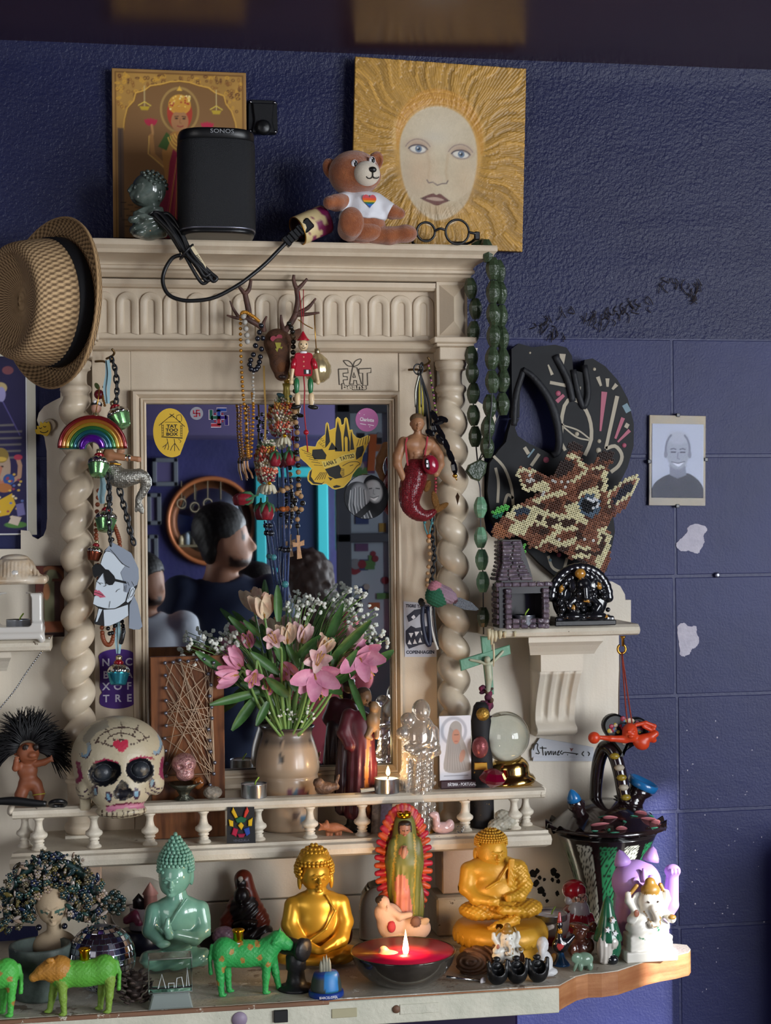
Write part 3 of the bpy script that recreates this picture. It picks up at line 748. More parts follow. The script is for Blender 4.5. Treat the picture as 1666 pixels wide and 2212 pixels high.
def stroke(m,P,w_,d0,d1):
    """flat painted stroke along a path; w_ scalar or (start, end) widths"""
    P=np.asarray(P,float)[:,:2];n=len(P);T_=np.gradient(P,axis=0);T_/=np.maximum(np.linalg.norm(T_,axis=1),1e-6)[:, None];Nn=np.stack([-T_[:,1],T_[:,0]],1)
    ww=np.full(n,w_/2.)if np.isscalar(w_)else np.interp(np.linspace(0,1,n),np.linspace(0,1,len(w_)),w_)/2
    L_=P+Nn*ww[:, None];R_=P-Nn*ww[:, None];vs=[(*L_[i],d)for d in(d0,d1)for i in range(n)]+[(*R_[i],d)for d in(d0,d1)for i in range(n)]
    fs=[]
    for i in range(n-1):fs+=[(n+i,n+i+1,3*n+i+1,3*n+i),(i,i+1,n+i+1,n+i),(2*n+i+1,2*n+i,3*n+i,3*n+i+1)]
    m.add(vs,fs, True); return m
def arc(cx,cy,rx,ry,a0,a1,n=14): return[(cx+rx*math.cos(math.radians(a)),cy+ry*math.sin(math.radians(a)))for a in np.linspace(a0,a1,n)]
def face(s,c,r,turn=0.,skin=None,k=1.5,lips=None,eyes=None,brow=None,smile=0,closed=True):
    """adds brow, nose, lids, lips and ears to a head: c centre, r radii; turn shifts the features sideways"""
    x,y,d=c;rx,ry,rd=r
    def P(u,v,out=0):
        uu=u+turn;t_=max(0,1-uu*uu-v*v*.8); return(x+uu*rx,y+v*ry,d+rd*math.sqrt(t_)+out*rd)
    if skin:s.paint(skin)
    s.path([P(0,-.12,-.02),P(0,.12,.08),P(0,.25,.16)],[rx*.07,rx*.10,rx*.15],rx*.12)
    s.ell(P(-.11,.27,.03),rx*.08,rx*.06);s.ell(P(.11,.27,.03),rx*.08,rx*.06)
    if brow:s.paint(brow)
    for q in(-1,1):s.path([P(q*.12,-.12,.02),P(q*.35,-.22,.01),P(q*.56,-.12,-.02)],rx*.055,rx*.06 if not brow else 0)
    if eyes:s.paint(eyes)
    elif skin:s.paint(skin)
    for q in(-1,1):s.ell(P(q*.34,.02,-.06),(rx*.17,ry*.085,rd*.12),rx*.03)
    if lips:s.paint(lips)
    s.path([P(-.2,.5-smile,-.02),P(-.06,.47,.05),P(0,.485,.05),P(.06,.47,.05),P(.2,.5-smile,-.02)],[rx*.03,rx*.065,rx*.06,rx*.065,rx*.03],rx*.05)
    s.path([P(-.14,.56-smile*.5,.0),P(0,.58,.05),P(.14,.56-smile*.5,.0)],[rx*.04,rx*.075,rx*.04],rx*.05)
    if skin:s.paint(skin)
    s.ell(P(0,.82,.02),(rx*.28,ry*.15,rd*.2),rx*.2)
    return s
# ------------------------------------------------------------------ on top of the cornice
CZ=wz(1000,529,.13)
t=T('deity_print','gilded print of a crowned goddess under an arch, behind the loudspeaker','picture',391,516,depth=.018,single=True)
c=Canvas(247,152,535,516,1.8,'#8a6638')
c.rect(247,152,535,516,'#9a7440').rect(253,158,529,516,'#6f4a22').rect(256,161,526,516,'#a87f3e')
c.noise(.25,30)
for i in range(240):
    x,y=c.rng.uniform(258,524),c.rng.uniform(163,240);c.ell(x,y,c.rng.uniform(1.5,4),c.rng.uniform(1.5,4),['#5b3520','#c9983a','#8a5c2c'][i%3],ring=.8)
archp=[(270,520),(272,300),(276,262),(282,238),(296,222),(300,206),(318,200),(330,190),(352,186),(372,180),(392,178),(412,180),(432,186),(452,190),(466,200),(484,206),(488,222),(500,238),(508,262),(512,300),(514,520)]
c.line(archp,9,'#d9a94a').line(archp,4,'#7b5220').poly(archp,'#7d5a34')
c.rect(258,280,271,520,'#4a3c34').line([(264,285),(264,470)],4,'#2e2c30').rect(513,280,526,520,'#4a3c34')
for i in range(60):c.ell(391,250+i*4,118-i*.2,60,'#8a6440',soft=60,op=.03)
c.ell(391,238,40,48,'#a3824a',ring=2.2).ell(391,238,36,44,'#7a5a33')
for lx,ly in((316,232),(470,236)):
    c.line([(lx,ly-44),(lx,ly)],1.8,'#c7b27a');c.poly([(lx-11,ly),(lx+11,ly),(lx+7,ly+8),(lx-7,ly+8)],'#b79a30');c.line([(lx-13,ly-2),(lx,ly-10),(lx+13,ly-2)],2,'#d8bc4c')
for sx,lx,ly in((-1,329,266),(1,450,270)):
    for q in range(-2,3):c.ell(lx+q*4.2,ly-1.5+abs(q),3.4,8,'#b02a44',a=q*18)
    c.line([(lx+2,ly+6),(lx+4,ly+22),(lx-2*sx,ly+34)],5,'#b88854');c.line([(lx,ly+30),(lx+4*sx*-1,ly+70),(lx+36*-sx*.9,ly+98)],10,'#a87844')
    c.line([(lx-4,ly+30),(lx-6*-sx,ly+68),(lx+30*-sx,ly+98)],1.6,'#e0b25a')
c.ell(391,244,27,38,'#a83b2a').ell(391,226,24,22,'#c99238')
for i in range(40):c.ell(391+c.rng.uniform(-22,22),222+c.rng.uniform(-16,16),2,2,['#e8c15e','#a5342c','#f0d890'][i%3])
c.poly([(385,196),(391,186),(397,196)],'#dcae46').ell(391,262,18.5,24,'#a5744c').ell(391,236,16,7,'#c48a36')
c.line([(380,252),(388,251)],1.8,'#2c1a14').line([(396,251),(404,252)],1.8,'#2c1a14').ell(384,256,3.4,1.8,'#1d1412').ell(400,256,3.4,1.8,'#1d1412').line([(392,256),(391,265),(394,266)],1.6,'#8a5a3a').line([(386,272),(392,274),(398,272)],2.2,'#8d3030')
c.poly([(352,330),(362,296),(378,284),(404,284),(422,298),(436,330),(428,400),(360,400)],'#a8743a').poly([(344,318),(362,286),(374,296),(362,326)],'#3f5a26').poly([(438,318),(422,286),(410,296),(424,326)],'#3f5a26')
for q in range(4):c.line(arc(391,284,12+q*5,16+q*8,20,160),2,'#e2b552')
c.poly([(368,352),(376,322),(392,336),(410,322),(420,356),(440,430),(452,520),(352,520),(360,430)],'#8c2038').poly([(352,520),(340,450),(364,400),(372,520)],'#7c1c36')
for q in range(16):x=352+q*6.2;c.line([(384+q,340),(x,516)],1.5,['#b0424e','#c8923c','#6c1430'][q%3],.8)
for q in range(7):c.ell(304+q*5+c.rng.uniform(-3,3),410+c.rng.uniform(-10,60),7,3,'#a83044',a=q*24)
for q in range(14):c.line([(264+q*3,440+(q*37)%60),(274+q*3,440+(q*37)%60)],1.8,'#2e2418')
t.add('deity_print',c.mesh(0,3),m_paper)
t=T('speaker_bracket','small black wall bracket with four screws beside the goddess print','bracket',566,290,depth=.004)
t.add('plate',M().prism([(537,222),(541,217),(594,217),(599,222),(600,285),(595,291),(541,291),(536,285)],0,4,1),m_black)
b_=M().prism([(545,225),(592,225),(588,262),(594,290),(543,290),(549,262)],3,11,2);b_.lathe([(0,0),(15,0),(17,6),(16,12),(10,15),(0,16)],(568,279,8),16,(0,0,1));t.add('cradle',b_,m_black)
for x,y in((542,222),(594,222),(541,285),(595,285)):t.add('screw',M().lathe([(0,0),(4,0),(3.6,2),(0,3)],(x,y,4),10,(0,0,1)),m_chrome)
t=T('loudspeaker','black fabric-grilled wireless loudspeaker standing in front of the goddess print','loudspeaker',468,516,z=CZ)
m_grille=pm('speaker_grille','#15171b',.55,bump=(900,.8))
def sq(r,e=.5): return lambda t_,v,r_:(abs(math.cos(t_-math.pi/4+math.pi/4))**4+abs(math.sin(t_))**4)**-.25
md= lambda t_,v,r_:(abs(math.cos(t_))**3.4+abs(math.sin(t_))**3.4)**(-1/3.4)
t.add('grille',M().lathe([(80,8),(83,14),(83,196),(81,200)],(468,516,0),56,mod=md),m_grille)
t.add('base',M().lathe([(70,0),(78,0),(80,3),(80,8),(60,9)],(468,516,0),48,mod=md),m_black)
t.add('top_band',M().lathe([(79,199),(81.5,201),(82,216),(80,221),(74,223),(0,224)],(468,516,0),48,mod=md),m_black)
ring=t.add('trim_ring',M().lathe([(80,9),(82.6,10),(82.6,12),(80,13)],(468,516,0),48,mod=md),m_grey)
t.text('lettering','SONOS',477,303,8.5,pm('grey_print','#8b8e92',.5),83,wide=1.25)
t=T('buddha_baby_figurine','dark grey-green glazed chubby baby buddha figurine beside the loudspeaker','figurine',322,516,z=CZ)
m_dglaze=pm('dark_celadon','#5c665f',.15,var=('#3a443f',40),coat=.5)
s=S((272,364,-50),(372,518,50),2.0)
s.ell((322,490,0),(36,30,34),6).ell((330,462,-2),(25,22,22),8).ell((300,500,12),(20,16,18),6).ell((346,500,8),(20,16,20),6)
s.path([(346,458,6),(344,478,22),(318,478,30),(300,470,28)],[10,9,8,7],4).path([(312,458,8),(296,470,22),(292,478,26)],[9,8,7],4)
s.ell((288,480,26),(11,9,9),3).ell((302,508,26),(13,8,9),3);s.rip(lambda x,y,z:1.2*np.sin((y+x*.5)*.35)*(y>445),(284,445,-50),(366,512,50))
bd=t.add('body',s,m_dglaze)
s=S((272,364,-50),(372,452,50),1.6)
s.ell((323,410,0),(37,37,36),4).ell((311,424,4),(28,24,30),6).ell((330,440,-2),(16,14,16),5)
s.ell((290,424,16),(9,9,9),5).ell((304,431,24),(13,11,9),5);s.path([(287,404,14),(281,416,16)],[3,4.5],3);s.ell((286,428,18),(4,2.4,3),2);s.ell((287,433,17),(4,2.4,3),2)
s.ell((293,410,22),(3.4,5,4),1);s.ell((311,412,29),(6.5,4.4,4),1);s.path([(298,404,26),(310,402,31),(320,407,30)],2,2)
s.ell((346,424,20),(6.5,14,5),2);s.ell((346,422,25),(3,8,3),1,mode='cut')
t.add('head',s,m_dglaze)
hb_=M()
for i in range(70):
    a=i*2.39996;v=1-(i+.5)/70*.95;r_=math.sqrt(1-v*v);x,d=r_*math.cos(a),r_*math.sin(a)
    px_,py_,pd_=325+37*x,408-38*v,36*d
    if px_<306+max(0,(py_-385))*.9:continue
    hb_.ball((px_,py_,pd_),4.2,8,6)
t.add('hair_curls',hb_,m_dglaze)
m_cable=pm('black_cable','#121316',.42)
t=T('power_cable','bundled black power cable hanging over the cornice with a paper tag','cable',420,560,depth=.155)
for i,(o1,o2,dd)in enumerate([(0,0,4),(9,5,8),(17,10,3),(24,4,10),(5,14,13)]):
    P=spline([(392+o1*.6,546,dd),(366+o1,505,dd+2),(338+o1,474,dd-6),(330+o1,466-o2*.3,dd-10),(342+o1,464,dd-8),(362+o1,490,dd),(395+o1*.7,545,dd+3),(420+o1,590-o2,dd+2),(436+o1*.9,612-o2,dd),(448+o1*.8,606-o2,dd),(444+o1*.5,592,dd),(420+o1*.5,570,dd+2),(398+o1*.5,550,dd)],60)
    t.add('cable_loop',M().tube(P,4.1,8),m_cable)
t.add('long_lead',M().tube(spline([(392,552,8),(372,560,4),(356,586,2),(352,612,4),(362,636,6),(384,648,8),(415,651,9),(460,644,10),(510,618,10),(545,592,6),(575,566,0),(600,540,-6),(622,517,-12)],90),4.4,8),m_cable)
t.add('tie',M().torus((403,546,8),21,2.4,(.75,.66,0),20,6),m_cable)
tg=M().prism([(409,536),(414,533),(419,536),(444,576),(444,582),(439,584),(434,581),(408,541)],14,15.2);lb=t.add('paper_tag',tg,pm('tag_paper','#d8c9a6',.7))
q=M()
for i in range(9):q.box((424+i*1.7,555+i*2.9,15.6),(4-.6*(i%2),.7,.3),rotz(-28))
t.add('tag_print',q,m_ink,parent=lb)
pl=M()
for i in range(5):x,y=622+i*7.5,516-i*6.5;pl.box((x,y,-14),(5,12-(i%2)*2,10-(i%2)*2),rotz(-41),1.5)
pl.box((664,482,-14),(15,13,12),rotz(-41),3);t.add('plug',pl,m_black)
t=T('painted_tube','short cream and magenta painted tube holding the cable plug','tube',668,522,z=CZ)
def tubecol(m):
    n,sg_=14,28;A=axis_to((.86,-.42,-.28));vs=[];cs=[]
    for rr,rev in((32,0),(29.5,1)):
        for i in range(n+1):
            for j in range(sg_):
                a=2*math.pi*j/sg_;p=np.array([643,500,2])+A@np.array([rr*math.cos(a),rr*math.sin(a),72*i/n]);vs.append(p)
                f_=math.sin(a*3+i*.9)*.5+math.sin(a*5-i*1.3)*.3+(i/n-.45)*1.9+(.5*math.cos(a-.6));cs.append(lin('#7c1f52')if f_>.25 else lin('#d2bd8d')if not rev else lin('#2b1a1c'))
    fs=[(i*sg_+j,i*sg_+(j+1)%sg_,(i+1)*sg_+(j+1)%sg_,(i+1)*sg_+j)for i in range(n)for j in range(sg_)]
    o=(n+1)*sg_;fs+=[(o+i*sg_+(j+1)%sg_,o+i*sg_+j,o+(i+1)*sg_+j,o+(i+1)*sg_+(j+1)%sg_)for i in range(n)for j in range(sg_)]
    fs+=[(j,o+j,o+(j+1)%sg_,(j+1)%sg_)for j in range(sg_)];e=n*sg_;fs+=[(e+(j+1)%sg_,o+e+(j+1)%sg_,o+e+j,e+j)for j in range(sg_)]
    m.add(vs,fs);m.c[-1]=np.array(cs);m.hascol= True; return m
t.add('tube',tubecol(M()),m_col);t.add('gold_rim',M().torus((643,500,2),31,1.4,(.86,-.42,-.28),28,6),m_brass)
# ------------------------------------------------------------------ teddy bear
m_plush=pm('brown_plush','#8f4e2c',.85,var=('#a86238',60),bump=(900,.9,200,.5),sheen=.6);m_cream=pm('cream_plush','#d9cdbb',.85,bump=(900,.7),sheen=.5)
m_tee=pm('white_jersey','#dcdce2',.8,bump=(1400,.4,60,.4))
t=T('teddy_bear','small brown teddy bear in a white t-shirt with a rainbow heart','teddy bear',780,527,z=CZ)
s=S((696,320,-70),(840,432,60),1.9);s.ell((767,376,0),(56,50,48),6).ell((786,386,30),(34,30,24),10)
t.add('head',s,m_plush)
for nm,x,y,d,a in(('ear',717,365,-8,-20),('ear',815,345,-16,25)):
    s=S((x-26,y-30,d-22),(x+26,y+30,d+22),1.8);s.ell((x,y,d),(17,24,11),2,a).ell((x+3,y+2,d+10),(10,15,7),2,a,mode='cut');t.add(nm,s,m_plush)
s=S((750,355,10),(830,425,80),1.7);s.ell((787,384,42),(29,27,24),4);mz=t.add('muzzle',s,m_cream)
t.add('nose',M().ball((797,380,65),(8.5,6.5,5),14,8),m_black,parent=mz)
mo=M();mo.tube([(797,385,67),(797,392,66)],1.2,6);mo.tube([(p[0],p[1],65-abs(p[0]-797)*.12)for p in arc(790,392,7,7,0,160,8)],1.2,6);mo.tube([(p[0],p[1],64.5-abs(p[0]-797)*.2)for p in arc(804,392,7,6,180,20,8)],1.2,6);t.add('mouth',mo,m_ink,parent=mz)
for x,y,d in((761,364,45),(799,356,45)):
    e=t.add('eye',M().ball((x,y,d),(7.5,9,4.5),14,8),m_white_ink);t.add('pupil',M().ball((x+1.5,y,d+2.6),(4.6,7,3),12,8),m_black,parent=e);t.add('glint',M().ball((x-1,y-3,d+5),1.6,8,6),m_white_ink,parent=e)
s=S((712,410,-45),(850,530,60),2.2);s.ell((782,490,0),(52,40,40),4).ell((782,450,0),(40,34,34),10);t.add('body',s,m_plush)
s=S((712,412,-50),(856,492,64),2.0);s.ell((784,450,2),(45,38,40),6).ell((784,470,2),(52,26,44),10).cap((752,434,6),(728,444,26),20,18,8).cap((812,436,4),(838,456,18),20,18,8);s.box((784,500,0),(90,22,90),1,mode='cut');s.ell((778,404,4),(30,14,30),2,mode='cut')
s.rip(lambda x,y,z:.8*np.sin(x*.22+y*.12)*np.clip((y-440)/30,0,1),(712,412,-50),(856,490,64))
ts=t.add('t_shirt',s,m_tee)
HC=['#b3202c','#d8552a','#d9a12c','#2f6e4c','#2a63ac','#24468c']
hm=M()
hp=[(793+14.5*(16*math.sin(a)**3)/16*1.05,441-(13*math.cos(a)-5*math.cos(2*a)-2*math.cos(3*a)-math.cos(4*a))*1.06)for a in np.linspace(0,2*math.pi,60,endpoint=False)]
ys=[p[1]for p in hp];y0_,y1_=min(ys),max(ys)
def clip_band(P,lo,hi):
    for sg,lim in((1,lo),(-1,hi)):
        Q=[]
        for i in range(len(P)):
            a,b2=P[i],P[(i+1)%len(P)];ia,ib=sg*(a[1]-lim)>=0,sg*(b2[1]-lim)>=0
            if ia:Q.append(a)
            if ia!=ib:f_=(lim-a[1])/(b2[1]-a[1]);Q.append((a[0]+(b2[0]-a[0])*f_,lim))
        P=Q
        if not P: return[]
    return P
for i in range(6):
    lo,hi=y0_+(y1_-y0_)*[0,.24,.40,.54,.66,.80][i],y0_+(y1_-y0_)*[.24,.40,.54,.66,.80,1][i];P=clip_band(hp,lo,hi)
    hm.paint(HC[i]);hm.add([(x,y,41.5-.010*(x-788)**2-.004*(y-455)**2+(y-440)*.05+3.2)for x,y in P],[tuple(range(len(P)))])
    hm.add([(x,y,36)for x,y in P],[tuple(reversed(range(len(P))))])
t.add('rainbow_heart',hm,m_col,parent=ts)
for nm,P,r_ in(('arm',[(740,440,18),(722,446,34),(708,448,42)],[18,18,15]),('arm',[(826,450,10),(846,460,20),(862,464,22)],[17,16,12]),('leg',[(752,500,24),(750,495,60)],[26,27]),('leg',[(806,508,10),(840,512,22),(868,508,26)],[20,19,18])):
    A=np.array(P);s=S(A.min(0)-30,A.max(0)+30,2.2);s.path(P,r_,4)
    if nm=='leg' and P[0][0]==752:s.ell((749,494,74),(26,32,16),5)
    if nm=='leg' and P[0][0]==806:s.ell((876,508,28),(22,19,22),6)
    t.add(nm,s,m_plush)
t.add('body_hips',M().ball((783,505,26),(40,22,20),16,10),m_plush)
# ------------------------------------------------------------------ golden sun painting
t=T('sun_painting','square golden canvas of a pale face in sun rays','painting',945,545,depth=.02)
c=Canvas(755,138,1131,536,1.7,'#b4803a')
cx0,cy0=941,340
ang=np.arctan2(c.Y-cy0,c.X-cx0);rad=np.hypot((c.X-cx0),(c.Y-cy0)*.92)
rs=np.random.default_rng(11);n_=150;offs=rs.random(n_)*40;shade=rs.random(n_)
sec=((ang+np.pi)/(2*np.pi)*n_+np.sin(rad*.05)*1.2).astype(int)%n_;fine=np.sin(ang*260+rad*.05+shade[sec]*9)*.5+.5
seg2=((rad+offs[sec])/46).astype(int);tone=(shade[sec]*.5+.5*((seg2*7919+sec*31)%97)/97)
g=np.stack([np.full(c.X.shape,v)for v in lin('#bd9146')],-1)*(.55+.6*tone[..., None])*(.82+.30*fine[..., None]);c.c=np.clip(g,0,1)
c.hgt=(fine*1.5+tone*3.2)*np.clip((rad-95)/20,0,1)
c.ell(941,300,100,100,'#b98a4c',soft=10).ell(941,300,96,96,'#c29a56',soft=6,ring=6).ell(941,330,93,124,'#c2954a',soft=16)
def wob(P): return spline(P,90, True)
c.poly(wob([(940,232),(975,240),(1004,262),(1022,300),(1026,350),(1018,400),(1002,440),(975,466),(942,478),(912,468),(884,440),(866,400),(857,350),(858,302),(876,264),(906,240)]),'#c4b498',soft=4)
c.noise(.12,14).noise(.10,4)
c.ell(900,380,30,44,'#c9a888',soft=40,op=.5).ell(1000,390,22,40,'#bfa483',soft=40,op=.5).ell(941,290,46,40,'#cfc3ac',soft=50,op=.6).ell(940,455,40,16,'#bda07c',soft=20,op=.6).ell(930,300,20,10,'#b8b2a8',soft=20,op=.4)
for ex,ey,tl in((896,327,2),(990,333,4)):
    c.ell(ex,ey-8,25,14,'#a88a78',soft=14,op=.7).ell(ex,ey,20,9,'#8c8078',a=tl).ell(ex,ey,17,7,'#d4cfc4',a=tl).ell(ex+1,ey-1,7.4,7.4,'#66768a').ell(ex+1,ey-1,3.4,3.4,'#22262c').ell(ex-1,ey-3,1.4,1.4,'#eef0f0')
    c.line(arc(ex,ey+4,22,14,200,340),2.6,'#4a4248').line(arc(ex,ey+8,30,30,205,330),2.0,'#7d6a68',.8).line(arc(ex,ey-4,20,14,20,160),1.6,'#8d7c74',.7)
c.line([(916,330),(922,362),(920,386)],5,'#b59878',.5,6).line([(962,336),(958,372),(962,390)],5,'#b0926f',.5,6)
c.line([(917,392),(921,398),(930,396),(940,402),(950,398),(960,397),(963,391)],2.4,'#6e5e5c').ell(940,388,13,9,'#cdb79c',soft=8,op=.6)
c.poly(spline([(906,433),(920,424),(932,420),(938,423),(946,420),(956,426),(966,434),(954,440),(940,446),(924,441)],40, True),'#6c443c').line([(904,432),(922,431),(938,433),(952,432),(968,434)],1.6,'#3a2622').poly(spline([(916,432),(936,428),(956,433),(938,436)],20, True),'#b59a88')
hair=wob([(941,228),(976,234),(1006,256),(1028,300),(1034,330),(1040,322),(1036,282),(1016,236),(980,204),(941,194),(902,202),(866,232),(848,276),(848,316),(852,330),(858,298),(876,258),(906,234)])
c.poly(hair,'#c08c3e',.9,3)
for q in range(9):c.line(arc(941,300,84+q*1.9,72+q*4,190,350),1.3,['#a87430','#d0a052','#b8853a'][q%3],.8)
fr=t.add('canvas_face',c.mesh(9,9),pm('thick_oil_paint',rough=.42,attr=True,bump=(300,.25)))
t.add('stretcher_edge',M().box((943,337,0),(187.5,198.5,8.6), None,1),pm('canvas_edge','#6b4a2e',.8))
t.o.rotation_euler=(0,math.radians(1.9),0)
t=T('spectacles','round black-framed spectacles resting on the cornice below the painting','glasses',960,528,z=CZ)
for x,y,r_ in((917,506,20),(986,505,26)):
    rr=t.add('rim',M().torus((x,y-2,14),r_,2.6,(0.05,.1,1),36,8),m_black);t.add('lens',M().lathe([(0,.4),(r_-1,0),(r_-1,-.8),(0,-.4)],(x,y-2,14),28,(0.05,.1,1)),m_glass,parent=rr)
t.add('bridge',M().tube(spline([(936,502,14),(948,497,16),(961,500,14)],10),2.8,8),m_black)
for P in([(1011,503,14),(1030,508,10),(1020,520,-20),(980,524,-40)],[(899,500,14),(894,506,6),(900,524,-30),(960,526,-44)]):t.add('temple_arm',M().tube(spline(P,20),3,8),m_black)
t.add('hinge',M().box((1030,510,10),(6,9,5), None,2),m_black)
# ------------------------------------------------------------------ left side: straw hat, framed poster, button
m_thin=pm('thin_lens','#ffffff',.02,trans=1.0,ior=1.06)
for o in bpy.data.objects:
    if o.name.startswith('lens'):o.data.materials[0]=m_thin
t=T('straw_hat','woven straw trilby hat with a black band hung on the corner','hat',135,655,depth=.205)
HA=axis_to((-.85,.04,.52));HC_=np.array([128,655,0])
def hat_profile():
    P=[(0,96),(28,94),(60,98),(92,110),(112,119),(124,120),(133,112),(140,92),(146,60),(150,30),(152,6),(154,-1),(160,-3),(175,-4),(190,0),(200,9),(203,16),(200,19),(190,8),(176,1),(160,1)]
    return spline(P,92)
def hat_grid(P,nu,colour,bump_=1.0):
    vs=[];cs=[]
    for j,(r,z)in enumerate(P):
        for i in range(nu):
            a=2*math.pi*i/nu;br=max(0,min(1,(r-150)/50));zz=z-18*br*math.cos(2*a)*.5-(14*br*math.cos(a))
            if r<110:zz-=26*math.exp(-(math.sin(a)*r/26)**2)*(r/110)*(1-r/150)*1.0
            th=bump_*((i//2+j//2)%2)
            p=HC_+HA@np.array([(r*.9+th)*math.cos(a),r*1.0*math.sin(a),zz+th*.4]);vs.append(p)
            k1=(i//2+j//2)%2;sh_=.9+.2*((i*7+j*13)%5)/5
            cs.append(np.array(lin(colour[0]if k1 else colour[1]))*sh_)
    n=len(P);fs=[(j*nu+i,j*nu+(i+1)%nu,(j+1)*nu+(i+1)%nu,(j+1)*nu+i)for j in range(n-1)for i in range(nu)]
    m=M();m.add(vs,fs);m.c[-1]=np.array(cs);m.hascol= True; return m
m_straw=pm('woven_straw',rough=.8,attr=True,bump=(700,.4))
HP=hat_profile()
t.add('crown',hat_grid([p for p in HP[:50]],264,('#c6a67c','#6a5238'),1.4),m_straw)
t.add('brim',hat_grid([p for p in HP[48:]],264,('#b8976c','#5e4830'),1.4),m_straw)
bd_=M();vs=[];nu=96
for z_,r_ in((2,153.5),(6,155.5),(32,153.2),(34,150)):
    for i in range(nu):
        a=2*math.pi*i/nu;vs.append(HC_+HA@np.array([r_*.9*math.cos(a)+1,r_*math.sin(a),z_+2*math.sin(a)]))
bd_.add(vs,[(j*nu+i,(j+1)*nu+i,(j+1)*nu+(i+1)%nu,j*nu+(i+1)%nu)[::-1]for j in range(3)for i in range(nu)])
t.add('hat_band',bd_,pm('black_ribbon','#0e0f14',.7,bump=(500,.3)))
t.add('brim_stitching',M().tube([HC_+HA@np.array([203*.9*math.cos(a),203*math.sin(a),17-9*math.cos(2*a)-14*math.cos(a)])for a in np.linspace(0,2*math.pi,120,endpoint=False)],2.6,6, True),pm('straw_edge','#a88860',.8))
t=T('framed_poster','framed dark blue poster of an elephant-headed god with a pale mat','picture',0,1158,depth=.008)
c=Canvas(-20,770,57,1152,1.6,'#1b1838');c.noise(.5,40)
c.ell(6,1000,90,160,'#3a2f6e',soft=120,op=.25).line([(0,850),(44,940)],2,'#6a62a8',.6)
c.ell(4,838,14,12,'#a9966a').ell(6,852,9,16,'#8c86b0').ell(20,800,12,9,'#6d3d44')
for q in range(6):c.line([(-20,920+q*14),(30+(q*17)%18,918+q*14)],3,'#8f8a7c',.7,4)
c.ell(4,1010,20,42,'#a8917e').ell(4,984,16,16,'#8a7438').ell(4,992,12,5,'#c9a84c').ell(6,1008,3.4,2,'#231a20').line([(2,1012),(-4,1032),(2,1046),(12,1040)],9,'#b0705a').line([(26,1040),(42,1030),(44,1006),(40,992)],9,'#b08a72').ell(40,988,9,6,'#b03a52').ell(20,1036,12,12,'#2c4f8c').poly([(-20,1120),(0,1080),(26,1066),(34,1090),(20,1112)],'#c9a22c').ell(10,1054,16,10,'#a86a3c')
for q in range(26):c.ell(c.rng.uniform(-14,50),c.rng.uniform(1020,1120),3,2.4,['#c9a54a','#8e3c52','#5a6ea8','#d8c8a0'][q%4])
c.poly([(34,1090),(50,1086),(54,1112),(38,1116)],'#6f6a9c').ell(34,1134,24,7,'#4e7a3c').poly([(18,1130),(26,1114),(46,1118),(38,1136)],'#c9b8a8')
t.add('print',c.mesh(3,2),m_paper)
m_mat=pm('pale_mat','#b9b5a6',.7)
t.add('backing_board',M().box((15,960,0),(63,196,1.6)),m_mat)
t.add('mat_line',M().box((58.2,960,3),(1,195,1.4)),pm('silver_line','#c9c9cf',.4))
t.add('mat_line',M().box((18,1153.5,3),(41,1,1.4)),_mats['silver_line'])
t=T('smiling_flame_magnet','yellow flame-shaped magnet with a smiling face on the side wing','magnet',94,942,depth=.024)
t.add('magnet',M().prism([(77,934),(76,928),(81,927),(80,920),(86,920),(88,910),(93,915),(97,911),(101,914),(105,910),(109,918),(110,927),(107,936),(101,943),(88,938),(80,938)],0,4,.8),pm('yellow_enamel','#d9b32a',.4))
f_=M();stroke(f_,arc(95,929,9,6,10,150,10),1.8,4,4.4)
for x,y in((88,924),(97,921)):stroke(f_,[(x-3,y),(x,y+2),(x+3,y)],1.8,4,4.4)
t.add('drawn_face',f_,m_ink)
t.add('hook_disc',M().lathe([(0,0),(13,0),(14,1),(11,2.5),(0,2.8)],(107,918,-6),24,(0,0,1)),pm('clear_hook','#c4b8a4',.3))
# ------------------------------------------------------------------ ornaments hanging from the hook by the left column
def brass_hook(px,py,depth,lab):
    t=T('coat_hook',lab,'hook',px,py,depth=depth);m=pm('old_brass_hook','#6a5334',.4,.8)
    t.add('arm',M().tube(spline([(px-30,py+12,-10),(px-14,py+13,6),(px-4,py+18,22),(px+4,py+14,30),(px+6,py+4,30)],24),2.6,8),m)
    t.add('arm',M().tube(spline([(px-6,py+6,-10),(px+6,py+2,10),(px+11,py-4,20),(px+6,py-12,24)],18),2.6,8),m)
    return t
brass_hook(236,768,.05,'bent brass hook at the top of the left ornament cluster')
m_silver=pm('mercury_glass_silver','#c9c8c2',.16,1.0,bump=(60,.15));m_red=pm('red_glass','#8e1420',.2,.3,coat=.5)
m_gcup=pm('green_foil','#7fb27a',.2,.75,bump=(80,.2));m_bcup=pm('blue_foil','#3fa0b4',.2,.75,bump=(80,.2));m_ccup=pm('copper_foil','#8e4a36',.22,.8);m_ocap=pm('ornament_cap','#cdbf98',.25,.9)
m_rib=pm('pale_blue_ribbon','#93b4bd',.45);m_chain=pm('black_chain','#15161a',.45,.2)
